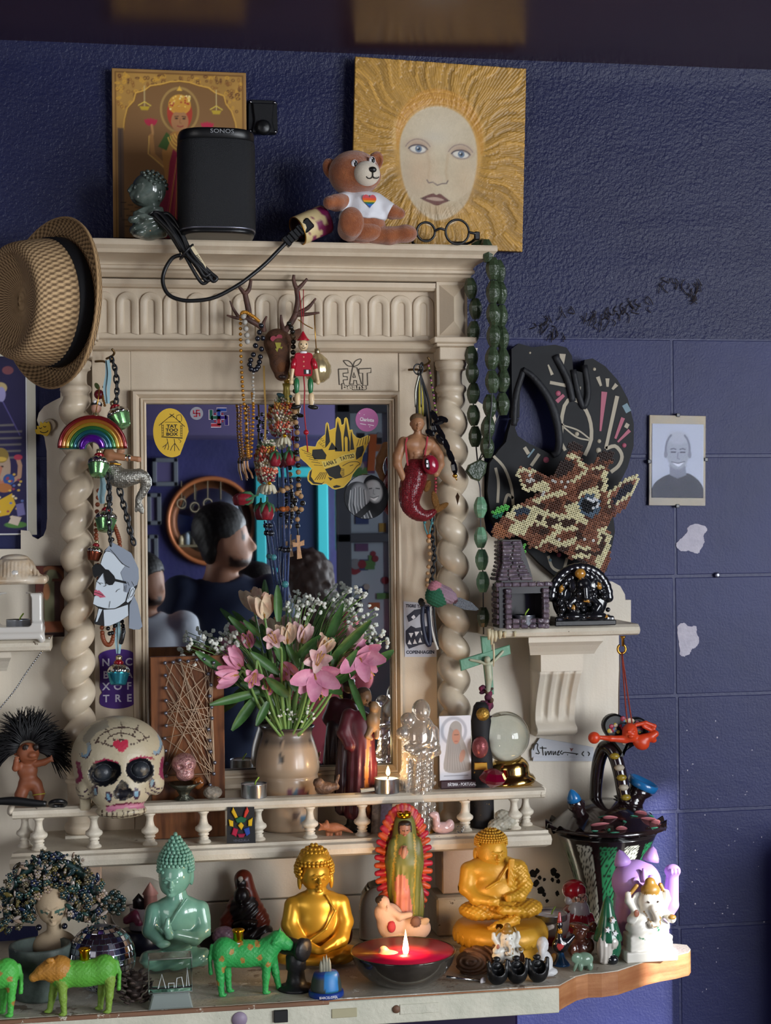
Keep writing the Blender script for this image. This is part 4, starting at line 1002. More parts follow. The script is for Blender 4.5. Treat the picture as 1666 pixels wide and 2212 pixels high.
def cupcake(px,py,depth,lab,cup,sc=1.0,rx=0,ry=0):
    t=T('cupcake_ornament',lab,'ornament',px,py,depth=depth,group='glass cupcake ornaments');R=rotz(rx)@rotx(ry)
    def ad(nm,m,mt_,**k):m.xf(R*sc,(0,0,0),(px,py,0)); return t.add(nm,m,mt_,**k)
    ad('paper_cup',M().lathe([(0,-27),(14,-27),(15.5,-25),(21,-4),(22,-1),(19,0)],(px,py,0),40,mod=lambda a,v,r:1+.07*math.cos(a*20)),cup)
    ad('icing',M().lathe([(20,-3),(22.5,0),(22,5),(18.5,11),(12,16),(7,18),(0,19)],(px,py,0),40,mod=lambda a,v,r:1+.10*math.cos(a*10+v*4)),m_silver)
    ad('cherry',M().lathe([(6,15),(10,17),(11,21),(8,25),(5,26)],(px,py,0),16),m_red)
    ad('cap',M().lathe([(5,25),(6.5,26),(7,34),(3,36),(0,36)],(px,py,0),12),m_ocap)
    return t
cupcake(256,898,.105,'silver and green cupcake ornament hanging tilted above the rainbow',m_gcup,1.05,-22,22)
cupcake(213,1003,.115,'silver and green cupcake ornament hanging just below the rainbow',m_gcup,1.0,4,22)
cupcake(229,1121,.10,'silver and green cupcake ornament behind the black chain',m_gcup,1.0,4,18)
cupcake(205,1192,.09,'copper cupcake ornament half hidden behind the paper profile',m_ccup,.72,10,10)
cupcake(256,1452,.075,'silver and blue cupcake ornament in front of the purple sticker',m_bcup,1.02,2,12)
def ribbon(px,y0,y1,depth,lab,w_=9,sway=6):
    t=T('ribbon',lab,'ribbon',px,y0,depth=depth);
    for q in(-1,1):
        m=M();P=spline([(px+q*1.5,y0,2*q),(px+q*3+sway*.3,(y0*2+y1)/3,3*q),(px+q*4-sway*.4,(y0+2*y1)/3,2*q),(px+q*2,y1,0)],16)
        for i in range(15):pass
        stroke(m,P,(w_*.6,w_*.8,w_*.5),2*q,2*q+.8);t.add('strand',m,m_rib)
    return t
ribbon(232,778,872,.105,'pale blue ribbon at the top of the left ornament cluster',10)
ribbon(221,1032,1088,.105,'pale blue ribbon between two green cupcake ornaments',11)
ribbon(255,1340,1412,.08,'pale blue ribbon holding the blue cupcake ornament',9,0)
t=T('rainbow_ornament','shiny glass rainbow ornament with a violet arch','ornament',200,965,depth=.12)
cols_=['#7a1c20','#a8642a','#a88a2c','#2f6a3a','#1f5c68','#294a5a']
for i,cc in enumerate(cols_):
    r_=66-i*7.6;P=[(200+r_*1.06*math.cos(a),968-r_*math.sin(a)*(1.0),6-abs(math.cos(a))*3+i*.6)for a in np.linspace(math.pi*1.0,-.02,34)]
    t.add('band',M().tube(P,[4.6,5.4,5.8,5.4,4.6],10),pm('rainbow_glass_%d'%i,cc,.14,.55,coat=.7))
t.add('inner_arch',M().tube([(199+21*math.cos(a),966-19*math.sin(a),10)for a in np.linspace(math.pi*1.08,-.1,24)],[6,8.5,9,8.5,6],12),pm('violet_glass','#5a149a',.1,.6,coat=.8))
t.add('back_shell',M().prism(arc(200,970,70,68,180,360,30)+arc(200,970,14,14,360,180,10),-8,2),pm('teal_foil','#2a6a5e',.2,.6))
t.add('cap',M().lathe([(8,0),(8.5,3),(7,12),(3,13)],(207,904,2),14),m_ocap)
t.add('gold_string',M().tube([(207,894,2),(213,862,0),(216,836,-4)],1.1,6),m_brass)
t=T('apple_ornament','small dark red apple ornament with a green leaf in the left cluster','ornament',214,862,depth=.085)
t.add('apple',M().ball((214,852,0),(11,11,10),16,10),pm('apple_red','#6a1420',.3));t.add('leaf',M().ball((210,834,0),(5,8,1.6),10,6,rotz(-30)),pm('apple_leaf','#4c5a2a',.6))
am=M();
for i in range(9):am.ball((224+math.sin(i)*2,836+i*5,4),3.2,8,6)
t=T('amber_bead_string','short string of amber beads behind the blue ribbon','beads',224,836,depth=.085,single=True);t.add('amber_bead_string',am,pm('amber','#8a5a20',.3))
t=T('bauble_face_ornament','small pinkish doll-head ornament above the rainbow','ornament',207,890,depth=.088);t.add('head',M().ball((208,882,0),(11,12,10),14,10),pm('doll_pink','#c0907c',.5));t.add('hair',M().ball((209,874,-3),(12,8,11),14,8),m_blackmatt)
for x,y in((205,868),(214,872)):t.add('bead',M().ball((x,y,4),4,8,6),m_wax)
t=T('silver_merman_ornament','silver-tailed merman ornament with an outstretched arm','ornament',262,1060,depth=.098)
m_skin=pm('ornament_skin','#9c6c4c',.5);m_tail=pm('silver_scales','#8e8c84',.32,.75,bump=(260,1.0))
s=S((225,955,-25),(310,1005,30),1.4);s.ell((236,985,0),(14,20,12),6);s.cap((240,984,6),(276,990,12),9,7,5).cap((276,990,12),(296,992,14),6,5.5,3);s.ell((299,993,14),(7,6,5),2)
for q in range(4):s.cap((299,989+q*2.6,18),(304,990+q*2.4,15),1.6,1.3,.6)
s.ell((262,974,6),(9,7,6),3)
t.add('torso',s,m_skin);t.add('cuff',M().lathe([(7.2,0),(7.8,1),(7.8,11),(7,12)],(271,989,11),16,(1,.1,.08)),m_silver)
s=S((232,998,-30),(330,1118,34),1.5);P=spline([(242,1012,0),(256,1030,4),(280,1032,8),(304,1028,8),(316,1042,6),(310,1060,4),(300,1076,2),(297,1088,2)],16);s.path(P,[19,20,18,14,11,9,7,5],3);s.ell((258,1038,2),(24,15,16),6,15)
s.ell((302,1096,2),(7,16,3),3,-20).ell((296,1094,0),(5,14,3),3,14)
s.rip(lambda x,y,z:.8*np.sin((x+y)*.75)*np.sin((x-y)*.75),(232,998,-30),(325,1075,34));t.add('tail',s,m_tail)
t.add('belt',M().tube(spline([(228,1004,14),(245,1002,20),(262,1004,14)],14),2.2,6),m_brass)
def chain(name,lab,P,depth,n,sc=1.0):
    t=T(name,lab,'chain',P[0][0],P[0][1],depth=depth);Q=spline(P,n+1);src={}
    for i in range(n):
        a,b2=Q[i],Q[i+1];c_=(a+b2)/2;L_=np.linalg.norm(b2-a)*.72;an=math.degrees(math.atan2(b2[1]-a[1],b2[0]-a[0]));wd=L_*.52 if i%2==0 else L_*.16
        ring_=[(c_[0]+math.cos(math.radians(an))*L_*math.cos(u)-math.sin(math.radians(an))*wd*math.sin(u),c_[1]+math.sin(math.radians(an))*L_*math.cos(u)+math.cos(math.radians(an))*wd*math.sin(u),c_[2]+(L_*.5*math.sin(u)if i%2 else 0))for u in np.linspace(0,2*math.pi,14,endpoint=False)]
        t.add('link',M().tube(ring_,2.1*sc,6, True),m_chain)
chain('black_chain','black link chain at the top of the left ornament cluster',[(240,772,6),(249,800,6),(252,840,6),(250,872,6)],.10,9)
chain('black_chain','loose black link chain hanging beside the silver merman',[(250,1020,-6),(258,1058,0),(266,1090,2),(274,1120,2),(280,1150,0),(288,1176,-4)],.088,11)
chain('black_chain','black link chain in front of the third green cupcake',[(232,1024,6),(236,1064,8),(234,1110,14),(236,1150,10),(238,1178,4)],.115,14)
def beads(name,lab,P,depth,r,mats,n=None,group=None,rr=None,seg=10,string=None,cat='beads',shape=(1,1,1)):
    t=T(name,lab,cat,P[0][0],P[0][1],depth=depth,group=group);L_=np.linalg.norm(np.diff(spline(P,200),axis=0),axis=1).sum();n=n or int(L_/(r*1.9*shape[1]));Q=spline(P,n)
    mats=mats if isinstance(mats,(list,tuple))else[mats];src={}
    if string:t.add('string',M().tube(spline(P,max(12,n)),string,6),m_cable)
    for i,q in enumerate(Q):
        mt_=mats[i%len(mats)]
        if mt_ is None:continue
        if mt_.name not in src:
            o=t.add('bead',M().ball((q[0],q[1],q[2]),(r*shape[0],r*shape[1],r*shape[2]),seg,max(6,seg*2//3)),mt_);o.data.transform(Matrix.Translation(-Vector(((q[0]-t.ax)*t.k,-q[2]*t.k,-(q[1]-t.ay)*t.k))));src[mt_.name]=o
        else:o=src[mt_.name].copy();COL.objects.link(o);o.parent=t.o
        o.location=((q[0]-t.ax)*t.k,-q[2]*t.k,-(q[1]-t.ay)*t.k)
    return t
m_rust=pm('rust_wood_bead','#7c3d22',.4);m_jet=pm('jet_bead','#0c0c10',.12,coat=.5)
beads('wooden_bead_necklace','rust brown wooden bead necklace hanging behind the paper profile',[(240,1120,0),(252,1150,0),(258,1180,-2),(256,1260,-6),(248,1340,0),(240,1384,4),(230,1392,4),(221,1380,2),(218,1350,0),(210,1200,-6),(208,1140,0),(214,1060,0)],.075,5.2,m_rust)
beads('black_bead_necklace','black bead necklace hanging behind the paper profile',[(236,1040,0),(240,1130,0),(246,1260,-4),(262,1352,0),(262,1372,2),(258,1388,0)],.082,5.0,m_jet)
beads('black_bead_string','short black bead string below the left of the paper profile',[(232,1340,0),(234,1362,3),(240,1370,3),(248,1352,2)],.08,5.0,m_jet)
# ------------------------------------------------------------------ paper profile with sunglasses
def zmap(x0,y0,sc): return lambda P:[(x0+x/sc,y0+y/sc)for x,y in P]
z_=zmap(140,1170,5.979)
t=T('profile_cutout','flat card cutout of a grey-haired face in profile with dark sunglasses','cutout',250,1262,depth=.10)
m_cw=pm('card_white','#c3ced8',.6);m_cg=pm('card_grey','#8791a0',.6);m_lip=pm('card_pink','#b8546c',.6)
base_=[(620,10),(700,50),(860,150),(900,240),(950,350),(955,480),(930,590),(905,640),(890,700),(940,820),(995,1100),(960,1140),(880,1140),(820,1120),(815,960),(690,1040),(570,1090),(500,1085),(390,1060),(375,1030),(420,930),(430,850),(370,800),(385,680),(385,640),(400,600),(410,510),(440,450),(370,400),(360,330),(400,280),(460,290),(480,220),(520,110),(570,60)]
bs=t.add('card_base',M().prism(z_(base_),0,5,.4),m_blackmatt)
t.add('face',M().prism(z_([(540,125),(590,130),(640,165),(740,290),(790,305),(720,400),(760,520),(765,640),(810,660),(780,770),(700,830),(640,860),(540,860),(430,830),(370,795),(388,700),(420,690),(388,650),(400,615),(415,515),(500,400),(520,395),(640,480),(470,285),(490,220),(510,160)]),5,6),m_cw)
t.add('hair',M().prism(z_([(525,120),(570,60),(620,12),(700,50),(860,150),(900,240),(950,350),(955,480),(930,560),(900,580),(850,600),(820,660),(765,650),(760,520),(722,400),(790,305),(740,285),(640,160),(580,120)]),5,7),m_cg)
t.add('ponytail',M().prism(z_([(890,700),(940,820),(993,1100),(955,1138),(880,1138),(822,1118),(832,820)]),5,6.4),m_cg)
t.add('collar',M().prism(z_([(500,875),(640,870),(810,815),(815,955),(690,1035),(570,1085),(510,1085)]),5,6.6),m_cw)
t.add('collar_tip',M().prism(z_([(440,860),(485,870),(420,1025),(400,1030)]),5,6.4),m_cw)
sg_=M().prism(z_([(368,400),(362,330),(400,280),(450,290),(520,350),(570,362),(640,440),(655,480),(790,515),(800,545),(650,510),(620,555),(580,560),(530,530),(510,440),(505,395),(470,405),(400,465),(380,440)]),6,9,.6);t.add('sunglasses',sg_,m_black)
lp=t.add('lips',M().prism(z_([(385,630),(410,612),(425,630),(445,622),(490,665),(530,712),(460,720),(440,700),(380,680)]),6,7),m_lip)
ln=M()
for P,w_ in(([(385,650),(430,660),(500,690)],1.2),([(420,510),(445,525),(470,550),(455,530),(500,535)],.9),([(525,530),(535,560),(505,575)],1.1),([(585,765),(572,850)],.8),([(660,650),(680,625),(712,610)],.9),([(430,832),(540,862),(640,862),(710,835),(790,780)],1.4),([(770,570),(765,640)],.8),([(790,560),(785,650)],.8),([(810,520),(830,570)],.8),([(860,515),(890,570)],.9),([(590,95),(640,150),(750,285),(835,335)],1.0)):stroke(ln,z_([(p[0],p[1])for p in spline(P,12)]),w_,7,7.5)
t.add('drawn_line',ln,m_ink,kind='stuff')
er=t.add('ear',M().prism(z_([(845,600),(880,582),(905,610),(895,680),(860,750),(810,790),(790,770),(815,690)]),7,8),m_cw);l2=M();stroke(l2,z_([(815,740),(850,640),(880,605),(895,640),(870,700),(840,720)]),1.2,8,8.4);stroke(l2,z_([(845,600),(815,690),(790,770)]),1.1,8,8.4);t.add('ear_line',l2,m_ink,parent=er)
t=T('purple_sticker','torn purple sticker with white capital letters on the left stile','sticker',254,1530,depth=.033)
t.add('sticker_film',M().prism(arc(254,1418,39,16,180,360,14)+[(292,1450),(292,1515)]+arc(254,1516,38,15,0,180,14)+[(217,1502),(222,1495),(217,1485),(217,1430)],0,.9),pm('purple_vinyl','#3f1a6e',.4,chips=('#8f8298',60,.72)))
m_let=pm('sticker_white','#c9c4d6',.5)
for i,(row,y)in enumerate((('N  C',1431),('B  A',1458),('X O F',1483),('T R E',1509))):
    for ch,x in zip([q for q in['NAC','BEA','XOF','TRE'][i]],(230,255,279)):
        if(i,ch)in((0,'A'),(1,'E')):continue
        t.text('letter',ch,x,y,15.5,m_let,1.1,bold=.5)
# ------------------------------------------------------------------ left bracket shelf
t=T('picture_card','small dark renaissance picture card with an arch beside the white tealight house','picture',116,1376,depth=.035,single=True)
c=Canvas(78,1222,138,1375,1.6,'#4a2a20');c.noise(.5,20);c.poly([(96,1375),(96,1250),(106,1232),(120,1226),(128,1250),(128,1375)],'#6b6a4e').line(arc(112,1262,30,36,200,350),8,'#7a4a2c').rect(118,1255,130,1350,'#3a1f1a').rect(78,1222,96,1375,'#5a2a20').rect(84,1342,136,1366,'#8a5032').ell(102,1278,7,18,'#a06a44').rect(78,1366,138,1376,'#2a1614').rect(114,1250,134,1256,'#57301f')
t.add('picture_card',c.mesh(0,2),m_paper)
t=T('tealight_house','white ceramic house-shaped tealight holder on the left bracket shelf','candle holder',35,1382,z=BR_L)
m_cer=pm('white_ceramic','#c9c6c0',.18,coat=.5,chips=('#6a5a48',50,.74));m_roof=pm('ceramic_roof','#b59a7a',.3,var=('#cfc4b2',40),coat=.3)
s=S((-40,1200,-46),(108,1384,46),2.2);s.box((34,1330,0),(58,50,34),6);s.box((34,1354,0),(60,12,38),5,4);s.box((34,1318,14),(36,34,60),8,mode='cut');s.ell((34,1290,14),(36,24,60),0,mode='cut')
for x in(-20,86):s.cap((x,1360,20),(x+(4 if x>30 else -4),1380,24),9,8,4).cap((x,1360,-20),(x,1380,-24),9,8,4)
hs=t.add('house_body',s,m_cer)
s=S((-44,1192,-52),(112,1272,56),2.2);s.box((34,1252,2),(70,9,46),8);s.cyl((34,1232,0),58,24,8,6,r2=36);s.ell((34,1206,0),(30,9,24),5);s.cap((-20,1246,36),(6,1212,20),6,5,3).cap((88,1246,36),(62,1212,20),6,5,3);s.rip(lambda x,y,z:.9*np.sin(x*.8)*((y>1212)&(y<1244)),(-30,1206,0),(98,1250,56))
rf=t.add('roof',s,m_roof);t.add('roof_knob',M().ball((36,1238,42),(11,9,9),14,8),m_cer,parent=rf)
def tealight(px,py,d=None,z=None,lab='',r=27,h=26,lit=False,wick=m_wickg,dd=0):
    t=T('tealight',lab,'candle',px,py,depth=d,z=z);
    t.add('tin',M().lathe([(0,0),(r*.96,0),(r,2),(r,h-1),(r*1.02,h),(r*.97,h),(r*.95,h-5),(0,h-5)],(px,py,dd),28),m_alu)
    t.add('wax',M().lathe([(0,h-6),(r*.94,h-6),(r*.94,h-2),(r*.8,h-3.5),(0,h-3)],(px,py,dd),24),m_wax)
    t.add('wick',M().tube([(px+2,py-h+4,dd),(px+4,py-h-4,dd),(px+(2 if lit else 11),py-h-(7 if lit else 13),dd)],1.6 if not lit else 1.2,6),m_wick if lit else wick)
    if lit:
        t.add('flame',M().lathe([(0,0),(3,2),(4.6,6),(4,11),(2,17),(0,22)],(px+3,py-h-4,dd),12),m_flame)
        l_=bpy.data.lights.new('tealight_flame','POINT');l_.energy=.25;l_.color=(1,.62,.28);l_.shadow_soft_size=.006;lo=bpy.data.objects.new('flame_light',l_);COL.objects.link(lo);lo.parent=t.o;lo.location=(3*t.k,-dd*t.k,(h+24)*t.k)
    return t
tealight(40,1353,z=BR_L+.018,lab='small tealight inside the white ceramic house',r=26,h=15)
beads('silver_ball_chain','thin silver twisted chain slanting down from the left bracket',[(106,1378,0),(92,1404,2),(60,1448,4),(30,1492,4),(-10,1540,4)],.10,2.4,m_chrome,cat='chain',string=.9,seg=6)
# ------------------------------------------------------------------ stickers on the mirror and panel
SD=.0266
def film(t,P,mat,d=.9): return t.add('film',M().prism(P,0,d),mat)
m_yel=pm('yellow_vinyl','#cfa92e',.45);m_yel2=pm('yellow_edge_vinyl','#d8bd52',.45)
t=T('oval_sticker','yellow oval sticker with a hut on bird legs on the mirror','sticker',370,990,depth=SD)
ov=[p for p in ellipse(370,935,38,53,44,-4)if not(p[0]-395>(970-p[1])*.40)]
film(t,ov,m_yel)
z_=zmap(300,840,4.165);ln=M()
for P,w_ in(([(185,330),(300,235),(415,340)],1.2),([(200,320),(300,250),(400,325)],.7),([(235,300),(370,300)],.8),([(210,315),(212,430),(390,440),(392,320)],1.0),([(225,320),(225,425)],.8),([(378,325),(376,430)],.8),([(205,432),(395,445)],1.4),([(255,445),(262,480),(250,500),(215,525)],1.1),([(262,480),(270,520),(262,550)],1.1),([(250,500),(232,545)],1.1),([(320,450),(325,490),(300,520),(285,555)],1.1),([(325,490),(345,520),(365,555)],1.1),([(325,490),(322,560)],1.1),([(355,450),(380,470),(370,485)],.9),([(345,240),(345,275),(385,295),(383,235),(345,240)],.9),([(280,225),(320,250)],1.2),([(320,225),(285,250)],1.2)):stroke(ln,z_(spline(P,10)if len(P)>2 and w_<1 else P),w_*1.15,.9,1.2)
for q in range(5):stroke(ln,z_([(208,330+q*22),(226,330+q*22)]),1,.9,1.2);stroke(ln,z_([(376,335+q*22),(394,335+q*22)]),1,.9,1.2)
t.add('line_art',ln,m_ink,kind='stuff')
for i,w_ in enumerate(('TAT','TOO','BOX')):t.text('lettering',w_,372,920+i*8.6+1,6.6,m_ink,1.1,wide=1.25,bold=.35)
t=T('round_sticker','small round silver sticker with a red Hindu swastika at the mirror top','sticker',425,906,depth=SD);film(t,ellipse(425,893,14,14),pm('silver_film','#a8a8b0',.3,.5))
def swas(t,x,y,u,mats,wd,d=1):
    g=[((0,-1),(1,-1)),((1,0),(1,1)),((0,1),(-1,1)),((-1,0),(-1,-1))]
    for i,(a,b2)in enumerate(g):
        m=M();stroke(m,[(x,y),(x+a[0]*u,y+a[1]*u)],wd,d,d+.5);stroke(m,[(x+a[0]*u-(b2[0]-a[0])*wd/2,y+a[1]*u-(b2[1]-a[1])*wd/2),(x+b2[0]*u,y+b2[1]*u)],wd,d,d+.5);t.add('sign_arm',m,mats[i%len(mats)])
swas(t,425,893,6.5,[pm('sign_red','#a01c30',.4)],2.6)
t=T('symbol_sticker','multicoloured dotted Hindu swastika sticker on the mirror','sticker',473,922,depth=SD)
swas(t,473,902,17,[pm('sticker_line','#c9b8c4',.5)],9.5,.2)
swas(t,473,902,16.5,[pm('sign_blue','#24489c',.3,.3),pm('sign_violet','#3a2a80',.3,.3),_mats['sign_red'],pm('sign_green','#1f5a48',.3,.3)],6.6)
dt=M()
for sx in(-8,8):
    for sy in(-8,8):dt.ball((473+sx,902+sy,1),(2.2,2.2,.8),8,6)
t.add('dots',dt,_mats['sign_red'],kind='stuff')
t=T('bird_sticker','yellow die-cut sticker of a bird carrying a city on the mirror','sticker',725,1050,depth=SD)
z_=zmap(640,880,7.573)
outl=[(50,660),(150,625),(320,640),(350,560),(440,470),(480,440),(490,270),(515,240),(540,265),(555,370),(650,330),(660,190),(690,155),(735,190),(755,290),(790,270),(800,180),(830,160),(855,190),(885,370),(930,360),(945,430),(1000,490),(1060,510),(1180,455),(1225,470),(1215,540),(1100,800),(1085,900),(1060,960),(1000,1010),(930,1100),(900,1180),(780,1310),(700,1330),(640,1345),(590,1330),(490,1250),(350,1270),(250,1260),(190,1200),(180,1130),(210,1050),(250,1000),(150,900),(70,830),(50,740)]
film(t,z_(outl),m_yel2);t.add('yellow_field',M().prism(inset(z_(outl)[::-1]if False else z_(outl),1.6),.8,1.1),pm('yellow_print','#d0a81e',.45))
bk=M()
for P in([(480,660),(490,440),(516,270),(545,440),(560,560),(520,620)],[(640,720),(655,420),(690,220),(740,420),(760,720)],[(780,720),(785,480),(826,210),(860,440),(885,560),(885,720),(850,720),(850,500),(820,470),(800,500),(805,720)],[(890,700),(905,420),(915,395),(960,690)],[(270,690),(430,680),(500,780),(480,850),(300,850),(260,780)],[(980,760),(1000,660),(1110,620),(1120,700),(1080,800),(990,860)],[(470,1010),(700,940),(740,1000),(720,1080),(760,1150),(640,1170),(540,1120)],[(530,700),(590,570),(680,690)],[(220,1060),(260,1010),(240,1130),(300,1220),(420,1240),(470,1200),(420,1260),(280,1250),(205,1180)],[(520,1140),(600,1160),(560,1200)],[(600,1290),(660,1270),(740,1290),(700,1310),(620,1320)]):bk.prism(z_(P),1.0,1.35)
for q in range(6):stroke(bk,z_([(90+q*40,690+q*50),(250+q*36,760+q*38)]),1.0,1.0,1.35)
for q in range(5):stroke(bk,z_([(1000+q*46,640-q*10),(1040+q*40,520-q*14)]),1.2,1.0,1.35)
for q in range(5):stroke(bk,z_([(300+q*40,1190-q*4),(400+q*25,1060)]),1.2,1.0,1.35)
for q in range(9):stroke(bk,z_([(720+q*3,1000+q*18),(790,1010+q*12)]),.8,1.0,1.35)
stroke(bk,z_(spline([(760,960),(880,900),(1000,890),(1050,930),(1000,960),(900,1080),(760,1150)],30)),1.3,1.0,1.35);stroke(bk,z_([(880,960),(940,940)]),1.3,1.0,1.35)
for q in range(6):stroke(bk,z_(arc(400+(q%3)*30,500+q*28,22,18,0,300,10)),.6,1.0,1.35)
t.add('line_art',bk,m_ink,kind='stuff')
bn=t.add('banner',M().prism(z_([(412,880),(640,860),(760,780),(980,735),(960,850),(780,880),(640,960),(455,995)]),1.1,1.7),m_yel2)
for ch,x,y,a in zip('LANAS TATTOO',(470,512,555,598,645,700,742,784,822,860,898,934),(935,925,912,905,885,865,848,832,822,815,806,798),(-12,-13,-15,-18,-20,-24,-24,-20,-16,-14,-12,-12)):
    if ch!=' ':q=z_([(x,y)])[0];t.text('letter',ch,q[0],q[1],8.6,m_ink,1.9,parent=bn,a=a,wide=.62,bold=.25)
t=T('pink_sticker','round pink sticker with a white handwritten name on the mirror','sticker',793,932,depth=SD);film(t,ellipse(793,907,25,25.5),pm('pink_vinyl','#b25f98',.45))
t.text('lettering','Charlotte',793,907,7.6,m_white_ink,1.2,a=5,wide=.72,bold=.25)
m=M();
for x0,x1 in((778,791),(795,808)):stroke(m,[(x0,915+(x0-778)*.12),(x1,916+(x1-778)*.12)],1.3,.9,1.3)
for x,y in((777,893),(787,896),(799,922)):m.ball((x,y,1),(1.1,1.1,.4),6,4)
t.add('underline',m,m_white_ink,kind='stuff')
t=T('round_photo','round black and white photo of two smiling women on the mirror','photograph',792,1122,depth=SD,single=True)
c=Canvas(744,1022,842,1124,1.0,'#20242a');c.rect(744,1022,842,1050,'#9aa0a8').ell(792,1035,40,12,'#a8aeb6')
c.poly(spline([(786,1058),(790,1034),(806,1026),(826,1034),(836,1066),(838,1124),(800,1124)],40, True),'#15181e')
c.ell(810,1062,17,24,'#a9adb2',a=-8,soft=4).ell(806,1046,13,8,'#b8bcc0',soft=5).line([(798,1056),(804,1055)],2,'#2b2e34').line([(813,1055),(821,1056)],2,'#2b2e34').line([(808,1058),(807,1067),(811,1068)],1.2,'#72767c').poly(spline([(799,1074),(808,1077),(818,1073),(810,1082)],20, True),'#e8eaec').line([(798,1073),(808,1076),(819,1072)],1.4,'#3a3d42')
c.ell(772,1060,24,20,'#2e3238').ell(778,1070,20,26,'#8e9399',soft=6).ell(792,1072,8,14,'#9ca1a6',soft=4)
for q in range(13):c.line([(758+q*2.6,1052+abs(q-6)*1.2),(754+q*3.2,1090),(758+q*4,1124)],2.2,['#c2c6ca','#6c7178','#9ea3a8','#3a3e45'][q%4],.9)
c.line([(770,1118),(800,1092),(836,1124)],14,'#111419')
m=c.mesh(.9,.9)
def disc_clip(m,cx,cy,r):
    vs=np.concatenate(m.v);keep=[]
    for f in m.f:
        p=vs[list(f)].mean(0)
        if(p[0]-cx)**2+(p[1]-cy)**2<r*r and len(f)==4 and vs[list(f)][:,2].min()>.5:keep.append(f)
    m.f=keep; return m
disc_clip(m,792,1073,47.5);m.lathe([(0,0),(48.5,0),(48.5,.85),(47,.85),(0,.86)],(792,1073,0),48,(0,0,1));m.c[-1][:]=lin('#b8b4b0');t.add('round_photo',m,m_paper)
t=T('logo_drawing','outlined beans logo drawn on the cream panel above the mirror','drawing',766,842,depth=.0302)
z_=zmap(620,740,3.786);ln=M();m_pen=pm('pen_line','#4c4338',.7)
def closed(P): return list(P)+[P[0]]
for P in(closed([(422,218),(500,215),(502,248),(460,252),(462,278),(495,280),(497,305),(462,306),(464,345),(428,345)]),closed([(512,340),(540,200),(575,205),(612,340),(575,342),(568,310),(550,308),(545,340)]),closed([(540,285),(550,245),(562,285)]),closed([(590,215),(692,210),(690,245),(660,248),(662,350),(622,352),(622,250),(592,250)])):stroke(ln,z_(P),2.3,0,.5)
for P in([(542,195),(500,190),(470,160),(466,148),(505,150),(530,170),(543,195)],[(543,195),(555,160),(580,140),(610,135),(605,160),(580,185),(545,197)]):stroke(ln,z_(spline(P,24)),2.1,0,.5)
t.add('outline',ln,m_pen,kind='stuff')
t.text('lettering','beans',765,836,11.5,m_pen,.3,wide=1.4,bold=1.7);t.text('lettering','beans',765,836,11.5,m_paint,1,wide=1.4,bold=.3)
t=T('tiger_sticker','white sticker of a fanged tiger mouth on the right stile','sticker',908,1420,depth=.0325)
film(t,[(872,1298),(942,1306),(944,1420),(874,1418)],pm('white_vinyl','#b9bac4',.45))
z_=zmap(820,1220,3.814);bk=M();m_navyink=pm('navy_ink','#1d1c30',.5)
for P in([(225,420),(290,370),(370,360),(440,380),(440,420),(380,400),(330,410),(300,440),(240,470)],[(215,540),(260,500),(300,520),(440,500),(450,640),(330,660),(240,690),(215,640)]):bk.prism(z_(P),.9,1.3)
t.add('print_ink',bk,m_navyink,kind='stuff');tw=M()
for P in([(240,560),(260,600),(280,560)],[(290,550),(300,590),(330,550)],[(340,545),(350,580),(380,545)],[(230,650),(245,615),(265,655)],[(275,650),(290,610),(310,650)],[(320,640),(335,600),(352,640)],[(262,430),(285,410),(300,432),(280,448)]):tw.prism(z_(P),1.3,1.6)
t.add('fang_print',tw,m_white_ink,kind='stuff')
t.text('lettering','TIGRE TATTOO',907,1310,6.4,m_navyink,1.1,a=4,wide=.92,bold=.35);t.text('lettering','COPENHAGEN',908,1409,6.6,m_navyink,1.1,a=1,wide=.98,bold=.4)
# ------------------------------------------------------------------ deer head with antlers
t=T('deer_head','small brown deer head with antlers, necklaces hung on it','trophy',598,740,depth=.06)
z3_= lambda P:[(480+p[0]/6.704,590+p[1]/6.704,p[2])for p in P]
m_fur=pm('deer_fur','#4c3226',.8,var=('#6a4630',90),bump=(700,.9));m_ant=pm('antler','#3c2620',.6,var=('#5a3a30',60),bump=(200,.5))
s=S((560,700,-20),(640,840,75),1.6);s.ell((598,742,20),(30,30,30),6).path([(598,755,30),(600,790,48),(602,812,52)],[26,20,15],8);s.ell((603,818,58),(13,9,10),4);s.cap((598,745,10),(598,740,-18),26,26,6)
for x in(-1,1):s.ell((598+x*21,745,36),(6,7,7),3)
hd=t.add('head',s,m_fur);t.add('muzzle_patch',M().ball((601,797,62),(11,16,9),14,10),pm('russet_fur','#6e4426',.8,bump=(600,.8)),parent=hd);t.add('nose',M().ball((603,820,66),(9,5.5,5),12,8),pm('nose_dark','#2a1a18',.4),parent=hd)
for P in([(625,735,12),(640,722,14),(648,712,12)],):t.add('ear',M().tube(P,[9,10,3],10,flatten=(1,1,.5)),m_fur)
an=[([(590,830,20),(520,780,24),(400,720,30),(300,680,34)],[6.5,6,5.5,5]),([(390,700,30),(370,560,30),(340,420,32),(320,330,34)],[5,6.5,6,5.5]),([(320,340,34),(260,270,36),(205,195,38)],[5.2,4,2.2]),([(325,335,34),(380,270,34),(410,130,34)],[5.2,4.4,3]),([(300,690,34),(180,685,38),(55,655,42)],[4.6,3.4,1.8]),([(230,680,36),(150,560,40),(100,450,44)],[4,3,1.4]),([(590,860,26),(580,760,34),(625,660,40)],[6,4,2])]
for P,r_ in an:t.add('antler_branch',M().tube(spline(z3_(P),14),r_,10),m_ant)
